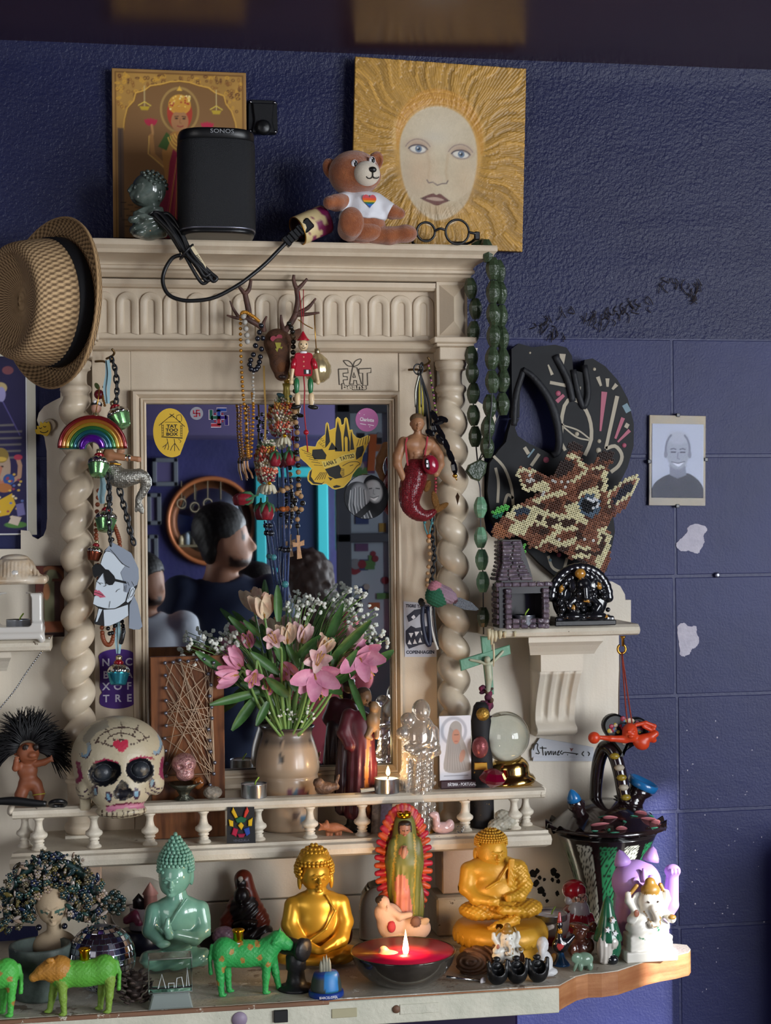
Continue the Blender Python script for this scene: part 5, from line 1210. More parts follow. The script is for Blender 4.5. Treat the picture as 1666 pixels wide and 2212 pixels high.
an=[([(840,910,22),(920,830,26),(1010,690,30),(1060,590,32)],[7,6.5,6.5,6.5]),([(1050,600,32),(1080,420,34),(1060,250,36)],[6.5,6,5.5]),([(1060,260,36),(1020,150,38),(1020,60,40)],[5,4.2,3]),([(1065,270,36),(1140,200,36),(1215,110,36)],[5,4,2.6]),([(1060,610,32),(1220,530,36),(1335,395,40)],[5,4.4,2]),([(1060,630,32),(1220,620,36),(1385,600,40)],[5,4,2]),([(880,880,26),(840,760,36),(828,640,42)],[6.5,4.5,2])]
for P,r_ in an:t.add('antler_branch',M().tube(spline(z3_(P),14),r_,10),m_ant)
ht=[(593+13*(16*math.sin(a)**3)/16,738-(13*math.cos(a)-5*math.cos(2*a)-2*math.cos(3*a)-math.cos(4*a))*.68)for a in np.linspace(0,2*math.pi,36,endpoint=False)]
t.add('heart_sticker',M().prism(ht,48,51,R=rotz(-14),c=(593,738,0)),pm('heart_red','#8c2c3c',.5))
t.add('bolt_sticker',M().prism([(589,746),(602,746),(600,756),(605,755),(598,772),(600,771),(596,794),(592,770),(595,771),(589,760),(592,759)],58,60,R=rotx(14),c=(596,766,58)),pm('bolt_yellow','#97903a',.5))
# ------------------------------------------------------------------ necklaces, garlands and cords from the antlers
m_goldbead=pm('gold_faceted_bead','#b07a28',.3,.5);m_blackblue=pm('midnight_bead','#10141f',.1,coat=.6);m_pearl=pm('grey_stone_bead','#a8a49c',.5);m_wood=pm('pale_wood_bead','#b48f68',.5,var=('#9c7850',90));m_ebony=pm('ebony_bead','#17130f',.3)
beads('gold_bead_necklace','long gold bead necklace hanging at the far left of the antlers',[(558,694,8),(545,684,10),(528,676,12),(520,686,10),(519,740,6),(521,800,0),(524,850,-6),(529,900,-10),(533,960,-12),(535,985,-12)],.10,3.9,m_goldbead)
beads('gold_bead_necklace','gold bead necklace ending over the mirror, third strand from left',[(545,850,0),(547,880,0),(545,930,0),(541,985,0)],.09,3.6,m_goldbead)
beads('copper_bead_necklace','fine copper bead strand beside the gold necklaces on the mirror',[(520,876,0),(520,930,0),(525,985,0)],.06,3.0,pm('copper_bead','#8a5f3a',.35,.4))
beads('copper_bead_necklace','fine copper bead strand between the two gold necklaces',[(537,880,0),(540,940,0),(538,990,0)],.055,3.0,_mats['copper_bead'])
for x0,x1,lab in((527,534,'left'),(534,545,'right')):
    t=T('necklace_tassel','copper thread tassel at the %s end of the gold necklaces'%lab,'tassel',x0,985,depth=.08);t.add('threads',M().tube(spline([(x0,984,0),(x0+1,1010,0),(x1-3,1022,3),(x1,1034,5)],14),[2,2.6,2,1.6],6),_mats['copper_bead']);t.add('knot',M().lathe([(2.6,0),(3.2,2),(3.2,5),(2.4,7)],(x0,996,0),8),pm('tassel_wrap','#3a2a22',.7))
beads('grey_stone_necklace','chunky pale grey stone beads on the left antler',[(526,684,0),(529,696,0),(531,710,0),(533,724,0),(534,738,0)],.112,6,m_pearl,n=5)
beads('silver_bead_necklace','thin silver bead strand continuing below the midnight loop',[(547,806,0),(546,830,0),(548,850,0),(546,866,0)],.10,3.2,m_pearl)
beads('midnight_bead_necklace','midnight blue faceted bead loop on the left antler',[(564,704,4),(558,724,6),(552,744,6),(545,770,6),(538,784,6),(541,798,6),(549,800,6),(556,794,2),(560,780,0),(563,762,0),(568,730,-4)],.106,6.2,m_blackblue)
t=T('gold_ribbon','narrow gold ribbon hanging beside the deer muzzle','ribbon',571,790,depth=.085);m=M();stroke(m,spline([(570,790),(571,840),(573,890),(571,950)],20),4,0,1);t.add('gold_ribbon_strip',m,pm('gold_ribbon','#9c7a3c',.35,.4))
t=T('hanging_thread','thin gold cord between the antler and the ribbed bauble','cord',645,690,depth=.10,single=True);t.add('hanging_thread',M().tube(spline([(644,690,0),(660,702,2),(676,710,2)],12),1.1,6),m_brass)
beads('midnight_bead_strand','short doubled midnight blue bead strand over the mirror',[(566,895,0),(573,906,0),(566,918,0),(576,930,0),(572,946,0)],.07,4.6,m_blackblue)
def garland(lab,px,y0,y1,depth,seed,w_=20):
    t=T('flower_garland',lab,'garland',px,y0,depth=depth,group='flower garlands on the mirror');rg=random.Random(seed);m=M()
    n=int((y1-y0)/5)
    for i in range(n):
        y=y0+i*5;f_=math.sin(math.pi*(i+1)/(n+1))**.4;band=int(i/n*6)
        cc=[['#5a6a4a','#c9c0b0'],['#b8503a','#d8a24c'],['#c9bda8','#b04438'],['#d8cdb8','#a08a60'],['#c4543c','#d8bca0'],['#b8b8a0','#8a2030']][min(5,band)]
        for q in range(16):
            a=q/16*2*math.pi+i*.5;r_=w_*f_*rg.uniform(.75,1.05);m.paint(rg.choice(cc));m.ball((px+r_*math.cos(a),y+rg.uniform(-2,2),r_*math.sin(a)*.8),(5.4,2.6,2.6),7,5,rotz(math.degrees(math.atan2(.5,math.cos(a)))*.4)@roty(-math.degrees(a)))
    t.add('petals',m,pm('garland_petal',rough=.5,attr=True,coat=.2),kind='stuff')
    cl=M();
    for q in range(9):a=q/9*2*math.pi;cl.tube([(px,y1,0),(px+10*math.cos(a),y1+10,8*math.sin(a)),(px+15*math.cos(a),y1+22+3*math.sin(q*2),11*math.sin(a))],[2,4,3],6)
    t.add('tassel_petals',cl,pm('cream_petal','#c6c0a8',.6));t.add('gold_bead',M().ball((px,y1+2,14),4.5,10,8),m_gold)
    return t
g1=garland('upper red and white flower garland below the deer muzzle',613,858,940,.075,1,22);g2=garland('lower cream and pink flower garland on the mirror',580,952,1042,.07,2,19)
t=PT(g1,613,880,.08);t.add('bow',M().ball((607,854,0),(10,5,4),10,6,rotz(20)),pm('teal_bow','#2c4a52',.6));t.add('bow',M().ball((624,858,0),(9,5,4),10,6,rotz(-20)),_mats['teal_bow']);t.add('gold_neck',M().lathe([(9,0),(11,6),(9,16),(7,34),(9,44)],(620,872,-4),14),pm('garland_gold','#8a7a34',.4,.4))
m_rose=pm('silk_rose','#8c1526',.5,var=('#6a0e20',80),bump=(150,.4));m_sepal=pm('silk_sepal','#2c5a38',.6)
def rose(px,py,depth,lab,a=0,sc=1.):
    t=T('rosebud',lab,'flower',px,py,depth=depth,group='silk rosebuds');R=rotz(a)*sc
    m=M().lathe([(3,0),(12,6),(16,16),(15.5,28),(12,38),(9,41),(7,36),(0,34)],(px,py,0),24,(0,1,0),mod=lambda t_,v,r:1+.10*math.sin(t_*3+v*5)+.05*math.sin(5*t_));m.xf(R,c=(px,py,0));t.add('petals',m,m_rose)
    m=M()
    for q in range(5):b2=q/5*2*math.pi;m.tube([(px,py-2,0),(px+12*math.cos(b2),py+7,12*math.sin(b2)),(px+16*math.cos(b2),py+18,15.5*math.sin(b2)),(px+15*math.cos(b2+.2),py+27,15*math.sin(b2+.2))],[2,5,4,.6],6,flatten=(1,1,1))
    m.lathe([(2,-14),(2.6,-4),(6,0),(8,4)],(px,py,0),10,(0,1,0));m.xf(R,c=(px,py,0));t.add('sepals',m,m_sepal)
rose(595,976,.085,'red silk rosebud, left of the upper pair on the mirror',4,.78);rose(625,974,.08,'red silk rosebud, right of the upper pair on the mirror',-4,.78)
rose(547,1072,.075,'red silk rosebud pointing left over the round mirror',78,.86);rose(577,1086,.08,'red silk rosebud hanging down below the lower garland',2,.92)
seq=[m_wood,m_ebony,m_wood,m_ebony]
beads('wooden_rosary','black and pale wood rosary with a wooden cross, centre of the mirror',[(638,862,0),(637,900,0),(641,930,0),(640,970,0),(643,1010,0),(643,1050,0),(645,1068,0)],.085,6,seq)
t=beads('wooden_rosary_loop','looped end of the black and wood rosary above its cross',[(642,1066,0),(637,1084,0),(640,1104,0),(648,1104,0),(654,1090,0),(650,1072,0)],.087,6,[m_wood,m_ebony])
t=T('wooden_cross','small carved pale wooden cross hanging on the black and wood rosary','cross',644,1158,depth=.085);m_carv=pm('carved_wood','#b58a64',.6,bump=(260,.9))
t.add('upright',M().prism([(640,1156),(648,1156),(647,1172),(652,1206),(641,1208),(641,1172)],0,4,.8),m_carv);t.add('crossbar',M().prism([(631,1171),(640,1172),(648,1170),(657,1166),(657,1178),(648,1180),(640,1181),(632,1182)],.3,4.3,.8),m_carv)
t.add('cord',M().tube([(643,1112,0),(643,1140,0),(644,1158,1)],1.6,6),m_cable);
for y in(1122,1136):t.add('bead',M().ball((643,y,0),5.6,10,8),m_wood if y<1130 else m_ebony)
m_bcord=pm('blue_cord','#2c3c66',.6,bump=(900,.6));m_orange=pm('orange_bead','#b4612c',.4);m_teal=pm('teal_bead','#3a7a80',.4)
def cord(lab,P,depth,extras,r=2.6,two=True):
    t=T('blue_corded_rosary',lab,'rosary',P[0][0],P[0][1],depth=depth,group='blue corded rosaries');Q=spline(P,50)
    t.add('cord',M().tube(Q,r,8),m_bcord)
    if two:t.add('cord',M().tube([(x+9+3*math.sin(i*.12),y,d-2)for i,(x,y,d)in enumerate(Q)],r,8),m_bcord)
    for x,y,rr,mt_ in extras:t.add('bead',M().ball((x,y,3),rr,12,8),mt_)
cord('doubled blue cord rosary with orange and teal beads down the mirror',[(611,1008,0),(612,1060,0),(612,1150,0),(614,1200,0),(613,1262,0),(611,1302,0)],.07,[(611,1100,6,m_orange),(620,1099,6,m_orange),(611,1060,6,m_wood),(620,1055,6,m_wood),(619,1112,5.5,m_blackblue),(613,1188,6.5,m_blackblue),(621,1188,6,m_ebony),(613,1262,8,m_teal)])
cord('thin blue cord rosary with dark beads left of the doubled one',[(580,1125,0),(584,1150,0),(590,1195,0),(596,1240,0),(604,1290,0)],.06,[(583,1136,6,m_blackblue),(585,1152,7,m_blackblue),(590,1204,7,m_teal)],2.2)
beads('dark_wood_rosary','dark and pale wood bead strand partly behind the centre rosary',[(626,1036,0),(630,1070,0),(628,1098,0),(630,1114,0),(624,1138,0)],.065,5.4,[m_ebony,m_wood,m_ebony,m_ebony])
beads('black_bead_swag','black bead strand falling from the right antler behind the puppet',[(624,700,6),(631,716,8),(633,736,6),(633,756,2),(632,780,0),(634,800,0),(636,830,-4),(638,862,-4)],.10,5.8,[m_ebony,m_ebony,m_ebony,pm('bronze_bead','#5a4630',.4)])
# ------------------------------------------------------------------ jointed wooden puppet
t=T('wooden_puppet','jointed wooden pull-string puppet in red coat and pointed hat','puppet',656,884,depth=.115)
m_pred=pm('puppet_red','#a80f28',.3,coat=.3);m_pskin=pm('puppet_wood','#d9bd94',.4,coat=.2);m_pgreen=pm('puppet_green','#1f6a3e',.3,coat=.3)
t.add('coat',M().prism(spline([(637,768),(641,763),(656,762),(671,763),(676,768),(675,778),(672,785),(675,800),(674,810),(669,813),(643,813),(637,811),(636,800),(640,785),(636,776)],60, True),0,9,2),m_pred)
t.add('head',M().ball((656,746,5),(11,12.5,10),20,12),m_pskin);t.add('collar',M().torus((656,762,5),6,2.6,(0,1,0),16,6),m_white_ink)
t.add('hat',M().lathe([(13,0),(14,1.5),(11,4),(7,10),(3,17),(1.4,20),(0,20)],(656,736,4),20),m_pred)
fm=M();
for x in(651,662):fm.ball((x,745,14),(1.4,1.8,1),8,6)
fm.tube([(p[0],p[1],14)for p in arc(656,751,4,3,20,160,8)],.6,5);t.add('drawn_face',fm,m_ink,kind='stuff');t.add('nose',M().ball((656,749,15),1.8,8,6),m_pskin)
for y in(772,782,792):t.add('button',M().ball((656,y,9.4),(2,2,1),8,6),pm('button_peach','#d88a72',.4))
pc=t.add('pocket_label',M().box((664,804,9.4),(7.5,5,.6)),m_ink);t.add('label_spot',M().box((664,804,10),(2.6,4,.5)),m_white_ink,parent=pc)
for sx,P in((-1,[(637,776,5),(633,795,8),(629,822,9)]),(1,[(676,776,5),(682,796,8),(687,824,9)])):
    a_=t.add('arm',M().tube(spline(P,10),[4,4.5,4,3.6],10),m_pskin);t.add('sleeve',M().tube([P[0],((P[0][0]+P[1][0])/2,786,7),(P[1][0],798,8)],[5.5,6.4,5.6],10),m_pred,parent=a_);t.add('hand',M().ball((P[2][0],826,9),(5,6,4.5),10,8),m_pskin,parent=a_)
for x in(641,671):
    l_=t.add('leg',M().lathe([(2,0),(5.5,5),(6.4,16),(5,30),(3,35)],(x,816,4),14,(0,1,0)),m_pgreen);t.add('lower_leg',M().lathe([(3,0),(6,5),(6.6,14),(4.5,26),(3,29)],(x+1.5,848,4),14,(0,1,0)),m_pskin,parent=l_);t.add('shoe',M().ball((x+(-2 if x<650 else 5),880,7),(12,5,6),14,8,rotz(-10 if x<650 else 8)),m_black,parent=l_)
pc=t.add('pull_cord',M().tube(spline([(656,813,6),(658,840,6),(657,880,4),(659,910,0),(661,932,0),(664,976,0)],24),1.5,6),m_redcord);t.add('pull_bead',M().ball((661,934,0),6,12,8),m_pred,parent=pc)
t.add('hang_cord',M().tube([(650,628,-6),(654,680,-2),(656,718,4),(658,680,-2),(659,624,-6)],1,6),m_redcord)
t=T('ribbed_bauble','pale gold ribbed glass bauble hanging behind the puppet','ornament',684,826,depth=.085)
t.add('bauble',M().lathe([(0,-33),(12,-31),(24,-22),(29,-8),(28,6),(20,20),(10,29),(5,33)],(687,795,0),48,mod=lambda a,v,r:1+.035*math.cos(a*12)),pm('champagne_glass','#bfae84',.2,.65,coat=.4));t.add('cap',M().lathe([(5,30),(6,31),(6,41),(2,43)],(686,795,0),12),m_ocap);t.add('gold_string',M().tube([(684,752,0),(682,720,0),(680,680,4)],1.1,6),m_brass)
t=T('pear_bulb_ornament','small amber glass drop beside the deer muzzle','ornament',622,828,depth=.08);t.add('drop',M().lathe([(0,-8),(7,-5),(9,2),(7,10),(4,18),(3,60)],(621,822,0),14),pm('amber_glass','#8a6a1e',.15,.3,coat=.5))
# ------------------------------------------------------------------ right hook: keys, lanyards, merman with helmet, bird
brass_hook(914,786,.05,'bent iron hook beside the right column')
t=T('key_bunch','bunch of keys, rings and braided cords on the right hook','keys',908,800,depth=.095)
m_iron=pm('dark_steel','#3a3a3c',.35,.8)
for x,y,r_,ax_ in((903,798,11,(.3,0,1)),(910,792,8,(1,.2,.6)),(905,805,6,(.8,.1,.5))):t.add('ring',M().torus((x,y,4),r_,1.8,ax_,24,6),m_iron)
for x0,x1,y1,mt_ in((900,899,896,m_blackmatt),(904,905,900,pm('yellow_cord','#a8962a',.5)),(908,908,880,m_iron),(912,916,900,m_blackmatt),(916,924,960,m_blackmatt),(896,897,880,pm('pale_key','#8d8c80',.35,.8)),(920,930,930,m_blackmatt),(910,912,905,_mats['yellow_cord'])):t.add('cord',M().tube(spline([(906,806,4),((x0+x1)/2,(806+y1)/2,6),(x1,y1,4)],12),2.8,6),mt_)
beads('pastel_bead_chain','thin chain of small pink and green beads on the right hook',[(926,790,0),(930,810,0),(932,830,0),(936,850,0),(938,872,0),(942,890,0)],.10,2.6,[pm('pinkbead','#9c5a80',.4),pm('limebead','#8a9a4a',.4),m_cable])
t=T('jet_crystal_necklace','black jet crystal necklace with a smoky drop beside the right column','necklace',950,920,depth=.115)
for i,(x,y,a,L_)in enumerate(((938,900,60,16),(948,912,-20,15),(944,925,60,16),(956,906,20,13),(952,938,62,16),(950,950,55,14),(962,960,65,17),(972,985,66,18),(980,1010,80,16),(936,925,80,12),(928,935,30,12))):
    m=M().lathe([(0,-L_),(4,-L_*.85),(7,-L_*.4),(7,L_*.4),(4,L_*.85),(0,L_)],(x,y,4),6,(math.cos(math.radians(a)),math.sin(math.radians(a)),0));t.add('crystal',m,m_jet,smooth=False)
t.add('drop',M().lathe([(0,0),(5,-9),(3,-16),(0,-28)][::-1],(987,1064,4),6),pm('smoky_crystal','#4a3626',.1,trans=.3),smooth=False);t.add('drop_cap',M().ball((982,1028,4),(6,5,4),8,6),m_brass);t.add('drop_link',M().tube([(982,1030,4),(986,1038,4)],1.4,6),m_brass)
t=T('merman_ornament','bare-chested merman ornament with red glitter tail and a red helmet','ornament',905,1010,depth=.105)
SK='#a87a58'
s=S((845,930,-30),(965,1045,45),1.5)
s.ell((903,962,0),(33,26,18),8).ell((904,995,0),(24,28,16),10).ell((888,960,12),(17,13,9),5).ell((918,960,12),(17,13,9),5)
for j in range(3):
    for q in(-1,1):s.ell((904+q*7,979+j*10,14),(6.5,5,4),1.5)
s.path([(872,955,0),(858,985,6),(856,1002,10),(866,1028,14)],[12,10.5,9,7],4).path([(934,957,0),(948,985,6),(949,1004,12),(938,1024,24)],[13,11,9.5,7.5],4);s.ell((868,1032,14),(7,8,6),3);s.cap((903,945,2),(903,925,4),9,8,4)
t.add('torso',s,pm('merman_skin',SK,.45,var=('#8e6244',60)))
s=S((882,888,-20),(924,938,30),1.0);s.ell((902,915,4),(14.5,19,15),2);face(s,(902,916,4),(13.5,18,15),-.12,k=1.2);
for q in(-1,1):s.ell((902+q*14,916,2),(2.6,5,3.4),1)
hd=t.add('head',s,_mats['merman_skin']);s=S((884,890,-18),(922,918,26),1.0);s.ell((902,905,0),(15.6,12.5,16),2);s.ell((900,918,18),(13,11,12),1,mode='cut');t.add('hair',s,pm('cropped_hair','#6a5238',.8,bump=(500,.6)))
m=M();stroke(m,spline([(877,946),(874,965),(876,990),(878,1006)],14),3.4,15,17.5);t.add('brace',m,m_redcord);m=M();stroke(m,spline([(921,944),(918,965),(913,990),(910,1004)],14),3.4,20,22);t.add('brace',m,m_redcord)
s=S((855,995,-40),(970,1130,45),1.7);P=spline([(900,1012,2),(892,1040,4),(884,1066,6),(884,1090,6),(898,1108,6),(918,1114,6),(936,1106,4)],18);s.path(P,[26,27,24,20,16,11,7],3);s.rip(lambda x,y,z:.9*np.sin((x+y)*.8)*np.sin((x-y)*.8),(855,1010,-40),(945,1128,45));t.add('tail',s,pm('red_glitter','#8c1524',.25,.45,var=('#5c0c18',500),bump=(900,1.0),coat=.4))
s=S((900,1030,-15),(972,1122,25),1.4);s.ell((950,1098,4),(7,22,4),3,60).ell((940,1082,2),(8,22,4),3,-12);s.ell((922,1050,6),(8,14,5),2,20);t.add('tail_fin',s,pm('bronze_glitter','#7a5428',.35,.6,bump=(700,.9)))
m=M();m.lathe([(23,-3),(25,0),(22,4),(20,2)],(904,1014,2),28,(0,-1,0));t.add('waistband',m,m_blackmatt)
hl=t.add('helmet',M().ball((924,1005,34),(18,22,15),20,14,rotz(-14)),pm('helmet_red','#8c1830',.2,coat=.6));t.add('helmet_badge',M().ball((915,1004,46),(5.5,13,4),14,8,rotz(-14)),m_black,parent=hl)
bl=M();
for y in(999,1008):bl.box((914,y,50),(2,3,.6))
t.add('badge_mark',bl,m_white_ink,parent=hl,kind='stuff')
beads('pink_bead_string','string of small red beads hanging below the helmet',[(941,1034,0),(941,1050,0),(940,1064,0),(938,1080,0)],.10,3.4,pm('coral_bead','#9a3440',.4))
t=T('turquoise_bead_cord','turquoise and wooden bead cord hanging below the red tail','beads',925,1110,depth=.09)
t.add('cord',M().tube(spline([(914,1110,0),(918,1140,0),(925,1156,2),(930,1140,0),(936,1108,0)],24),1.6,6),m_teal)
for x,y,r_,mt_ in((917,1128,3.6,m_teal),(933,1130,3.6,m_teal),(926,1158,5,m_orange),(925,1168,5.5,m_wood),(926,1182,4,m_wood),(927,1196,4.5,m_wood),(926,1210,3.4,m_wood),(924,1224,4.5,m_wood),(922,1238,4,m_wood),(921,1252,4.5,m_wood),(921,1264,4.5,m_wood)):t.add('bead',M().ball((x,y,2),r_,10,8),mt_)
chain('black_chain','black twisted chain hanging beside the bird ornament',[(934,1112,0),(934,1160,0),(938,1200,0),(932,1250,0),(926,1290,0)],.08,16,.9)
t=T('bird_ornament','pink and green feathered bird ornament with a silver tail','ornament',948,1300,depth=.125)
s=S((912,1246,-30),(992,1318,32),1.6);s.paint('#1f5a40').ell((944,1288,0),(26,24,20),6,20);s.paint('#8c7280').ell((962,1284,2),(28,17,17),8,28);s.paint('#b0727e').ell((939,1268,4),(14,14,13),8);s.paint('#4c2c34').ell((976,1294,2),(14,9,10),6,28);s.rip(lambda x,y,z:.7*np.sin((x*.5-y)*.9),(912,1246,-30),(992,1318,32));t.add('body',s,pm('feathers',rough=.8,attr=True,bump=(500,.8)))
t.add('tail_feather',M().prism([(978,1290),(996,1292),(1020,1302),(1037,1318),(1030,1321),(1004,1318),(980,1308)],-2,2,.6),pm('silver_glitter','#7e848c',.35,.5,var=('#54585e',600),bump=(900,.8)))
t=T('dark_lanyard','dark blue and white key cords hanging below the bird','cords',920,1296,depth=.085)
for P,mt_,r_ in(([(914,1300,0),(912,1340,0),(918,1380,2),(926,1394,2),(928,1370,2),(924,1310,0)],pm('navy_strap','#161c34',.5),4.5),([(930,1310,0),(930,1345,0),(936,1375,0),(945,1404,0)],pm('white_cord','#b9b6b0',.5),3),([(936,1300,0),(940,1350,0),(946,1396,0)],m_blackmatt,2.4),([(911,1296,0),(908,1300,4),(914,1306,0)],m_blackmatt,6)):t.add('strand',M().tube(spline(P,24),r_,8),mt_)
# ------------------------------------------------------------------ jade rosary down the right side
m_jade=pm('carved_jade','#3d4c36',.28,var=('#2b3825',60),bump=(150,.9),coat=.3);m_jade2=pm('pale_carved_jade','#6f9a7c',.25,var=('#557f62',60),bump=(150,.9),coat=.3)
t=T('jade_rosary','long rosary of carved green jade beads with a cross by the right column','rosary',1042,1380,depth=.10)
jb= None
def jbead(x,y,d,mt_,sc=1.0,a=0):
    m=M().lathe([(0,-20),(8,-20),(13,-12),(16,-4),(16,5),(12,14),(8,20),(0,20)],(x,y,d),8);m.xf(rotz(a)@np.diag([.92,1.12,.92])*sc,c=(x,y,d)); return t.add('bead',m,mt_,smooth=False)
S1=[(1055,546),(1068,584),(1068,634),(1068,683),(1068,729),(1064,777),(1064,827),(1062,877),(1057,925),(1055,966)]
S2=[(1086,586),(1089,633),(1090,683),(1092,729),(1093,777),(1093,823),(1092,873)]
S3=[(1030,620),(1040,664),(1035,714),(1030,768),(1031,803),(1033,848),(1033,896),(1036,942)]
for q,(Sx,d)in enumerate(((S1,26),(S2,4),(S3,-22))):
    for i,(x,y)in enumerate(Sx):jbead(x,y,d if not(q==0 and i>6)else 10,m_jade,1.08 if q<2 else 1.0,(i*37%11)-5)
    t.add('wire',M().tube(spline([(x,y,d)for x,y in Sx]+[(1036,1000,0)],40),1.5,6),m_iron)
jbead(1046,530,10,m_jade,.9,80)
t.add('medal',M().prism([(1016,1004),(1040,992),(1056,1000),(1052,1022),(1038,1040),(1022,1034),(1010,1018)],-8,8,3),m_jade)
for i,(x,y)in enumerate(((1041,1096),(1041,1161),(1043,1209),(1045,1257))):jbead(x,y,0,m_jade2,1.0,0)
jbead(1045,1333,0,m_jade,.95);t.add('wire',M().tube(spline([(1036,1036,0),(1041,1060,0),(1041,1130,0),(1043,1180,0),(1045,1240,0),(1045,1370,0)],30),1.4,6),m_iron)
cr_=pm('green_cross','#5f8f74',.35,bump=(60,.4));t.add('cross_upright',M().prism([(1038,1374),(1060,1376),(1066,1500),(1050,1502)],-3,4,1.5),cr_);t.add('cross_bar',M().prism([(991,1424),(1102,1394),(1104,1414),(994,1448)],-2,5,1.5),cr_)
s=S((1010,1398,0),(1092,1500,26),1.5);s.path([(1052,1440,10),(1054,1464,10),(1052,1492,8)],[8,7,5],4).ell((1050,1424,13),(7,8,7),3).path([(1052,1436,10),(1034,1428,8),(1014,1424,6)],[4,3.4,3],2).path([(1054,1436,10),(1070,1424,8),(1086,1408,6)],[4,3.4,3],2);t.add('crucifix_figure',s,pm('waxy_cream','#a8aa92',.4))
s=S((1022,1470,-20),(1082,1570,24),1.8);rg=random.Random(3)
for i in range(26):s.paint(['#4a1830','#6a1c3c','#3a2a22','#57402e'][i%4]);y=1484+i*2.6;s.ell((1050+rg.uniform(-14,14),y,rg.uniform(-4,10)),(rg.uniform(4,10),rg.uniform(3,7),rg.uniform(3,7)),2,rg.uniform(0,180))
t2=T('dried_rose','dried dark rose hanging upside down below the jade cross','flower',1050,1480,depth=.10,single=True);t2.add('dried_rose',s,m_colmatt)
# ------------------------------------------------------------------ burnt, painted wooden ornament
t=T('burnt_mask','charred black wooden mask painted with white and pink lines','mask',1220,1262,depth=.02)
m_char=pm('charred_wood','#15161a',.6,var=('#24262c',30),bump=(120,.6));m_mk=pm('mask_black_paint','#0e0f13',.55,var=('#16181c',20),spec=.25)
outer=[(1104,756),(1120,744),(1150,752),(1200,746),(1226,752),(1238,770),(1240,800),(1262,806),(1266,778),(1284,775),(1312,792),(1340,822),(1362,862),(1375,915),(1374,965),(1360,1010),(1342,1045),(1322,1080),(1330,1150),(1310,1235),(1250,1268),(1205,1252),(1160,1214),(1120,1172),(1080,1160),(1056,1120),(1048,1060),(1054,1000),(1074,972),(1090,955),(1096,930)]
hole=[(1120,905),(1110,925),(1116,942),(1140,958),(1170,972),(1192,984),(1203,976),(1207,950),(1202,910),(1188,868),(1166,834),(1146,812),(1128,800),(1122,840)]
t.add('board',M().prism(outer[:31]+[(1104,905),(1120,905)]+hole[1:]+[(1120,903),(1104,903)],-14,14,0),m_mk)
ch=M().tube(spline([(x,y,15)for x,y in hole[5:13]],40),[7,9,10,8,6],8);ch.tube(spline([(1240,800,14),(1250,850,16),(1262,880,14),(1272,850,16),(1266,790,12)],20),7,8);ch.tube(spline([(1130,800,12),(1112,860,14),(1108,920,12)],16),7,8);ch.tube(spline([(1200,770,14),(1226,820,16),(1238,868,14)],16),8,8)
t.add('charred_edge',ch,m_char,kind='stuff')
m_mw=pm('mask_cream','#a39a88',.6,chips=('#2a2c30',120,.72));m_mp=pm('mask_pink','#a05266',.55);m_mb=pm('mask_blue','#68828e',.55)
z_=zmap(1130,500,2.765)
for mt_,LS in((m_mw,[([(575,985),(500,1300)],(9,7)),([(500,1300),(560,1285),(600,1340),(580,1400),(530,1440)],8),([(225,1160),(245,1050),(290,1000),(350,1030),(390,1090),(410,1160),(410,1250),(370,1340)],8),([(235,1150),(225,1250),(250,1310)],7),([(240,1170),(320,1230),(400,1250)],3.4),([(240,1160),(330,1190),(400,1240)],3.4),([(160,905),(350,940)],7),([(150,800),(175,860)],(3,7)),([(240,735),(235,830)],(14,4)),([(455,870),(475,925)],(9,5)),([(515,880),(515,930)],(9,5)),([(572,915),(545,945)],(9,5)),([(0,1290),(25,1330)],8),([(90,1330),(40,1400)],7),([(640,1150),(625,1175)],9)]),(m_mp,[([(495,960),(468,1195)],(13,4)),([(610,1115),(560,1240)],(9,5)),([(650,1190),(575,1260)],(8,4)),([(245,980),(200,1020)],(7,9))]),(m_mb,[([(620,1035),(645,1080)],13),([(60,1300),(20,1350)],3.5)])):
    m=M()
    for P,w_ in LS:stroke(m,z_(spline(P,14)),w_,14,15)
    t.add('painted_stroke',m,mt_,kind='stuff')
for x,y,r_,mt_ in((435,825,3.6,m_mw),(460,1255,4.4,m_mw),(455,1310,6,m_mw),(615,1280,5,m_mp),(132,1365,6.5,m_mp),(210,970,6,m_mp),(322,1212,5,m_mw),(40,730,2.5,m_mw),(150,1960,3.6,m_mb),(205,1930,5,m_mp)):q=z_([(x,y)])[0];t.add('painted_dot',M().lathe([(0,0),(r_,0),(r_,1),(0,1.2)],(*q,14),14,(0,0,1)),mt_)
m=M()
for P in([(1062,985),(1085,1010),(1100,1050),(1104,1090)],[(1070,1085),(1072,1040),(1066,1010)],[(1084,1090),(1092,1068),(1104,1076)],[(1180,1200),(1190,1226),(1212,1232),(1222,1205)]):stroke(m,spline(P,12),6,14,15)
t.add('painted_stroke',m,m_mw,kind='stuff')
# ------------------------------------------------------------------ giraffe head of fused beads
t=T('bead_giraffe','giraffe head picture made of small fused plastic beads','bead picture',1230,1240,depth=.072)
GO=[(75,1150),(110,1090),(180,1010),(260,950),(340,870),(430,840),(540,780),(600,755),(500,745),(430,740),(400,700),(370,640),(340,570),(345,520),(400,495),(430,505),(520,530),(560,560),(680,600),(740,580),(770,520),(770,450),(850,420),(870,370),(880,260),(1000,260),(1025,330),(1020,420),(1040,470),(1120,480),(1180,430),(1180,370),(1240,335),(1340,360),(1345,430),(1290,520),(1285,600),(1270,740),(1330,740),(1420,650),(1580,575),(1615,590),(1600,680),(1540,800),(1480,900),(1400,970),(1300,1040),(1270,1100),(1290,1150),(1310,1200),(1300,1300),(1300,1420),(1270,1520),(1220,1585),(1160,1580),(1110,1540),(1000,1450),(900,1430),(840,1430),(860,1360),(780,1350),(640,1350),(540,1330),(460,1300),(430,1230),(410,1200),(330,1190),(250,1200),(150,1230),(110,1200)]
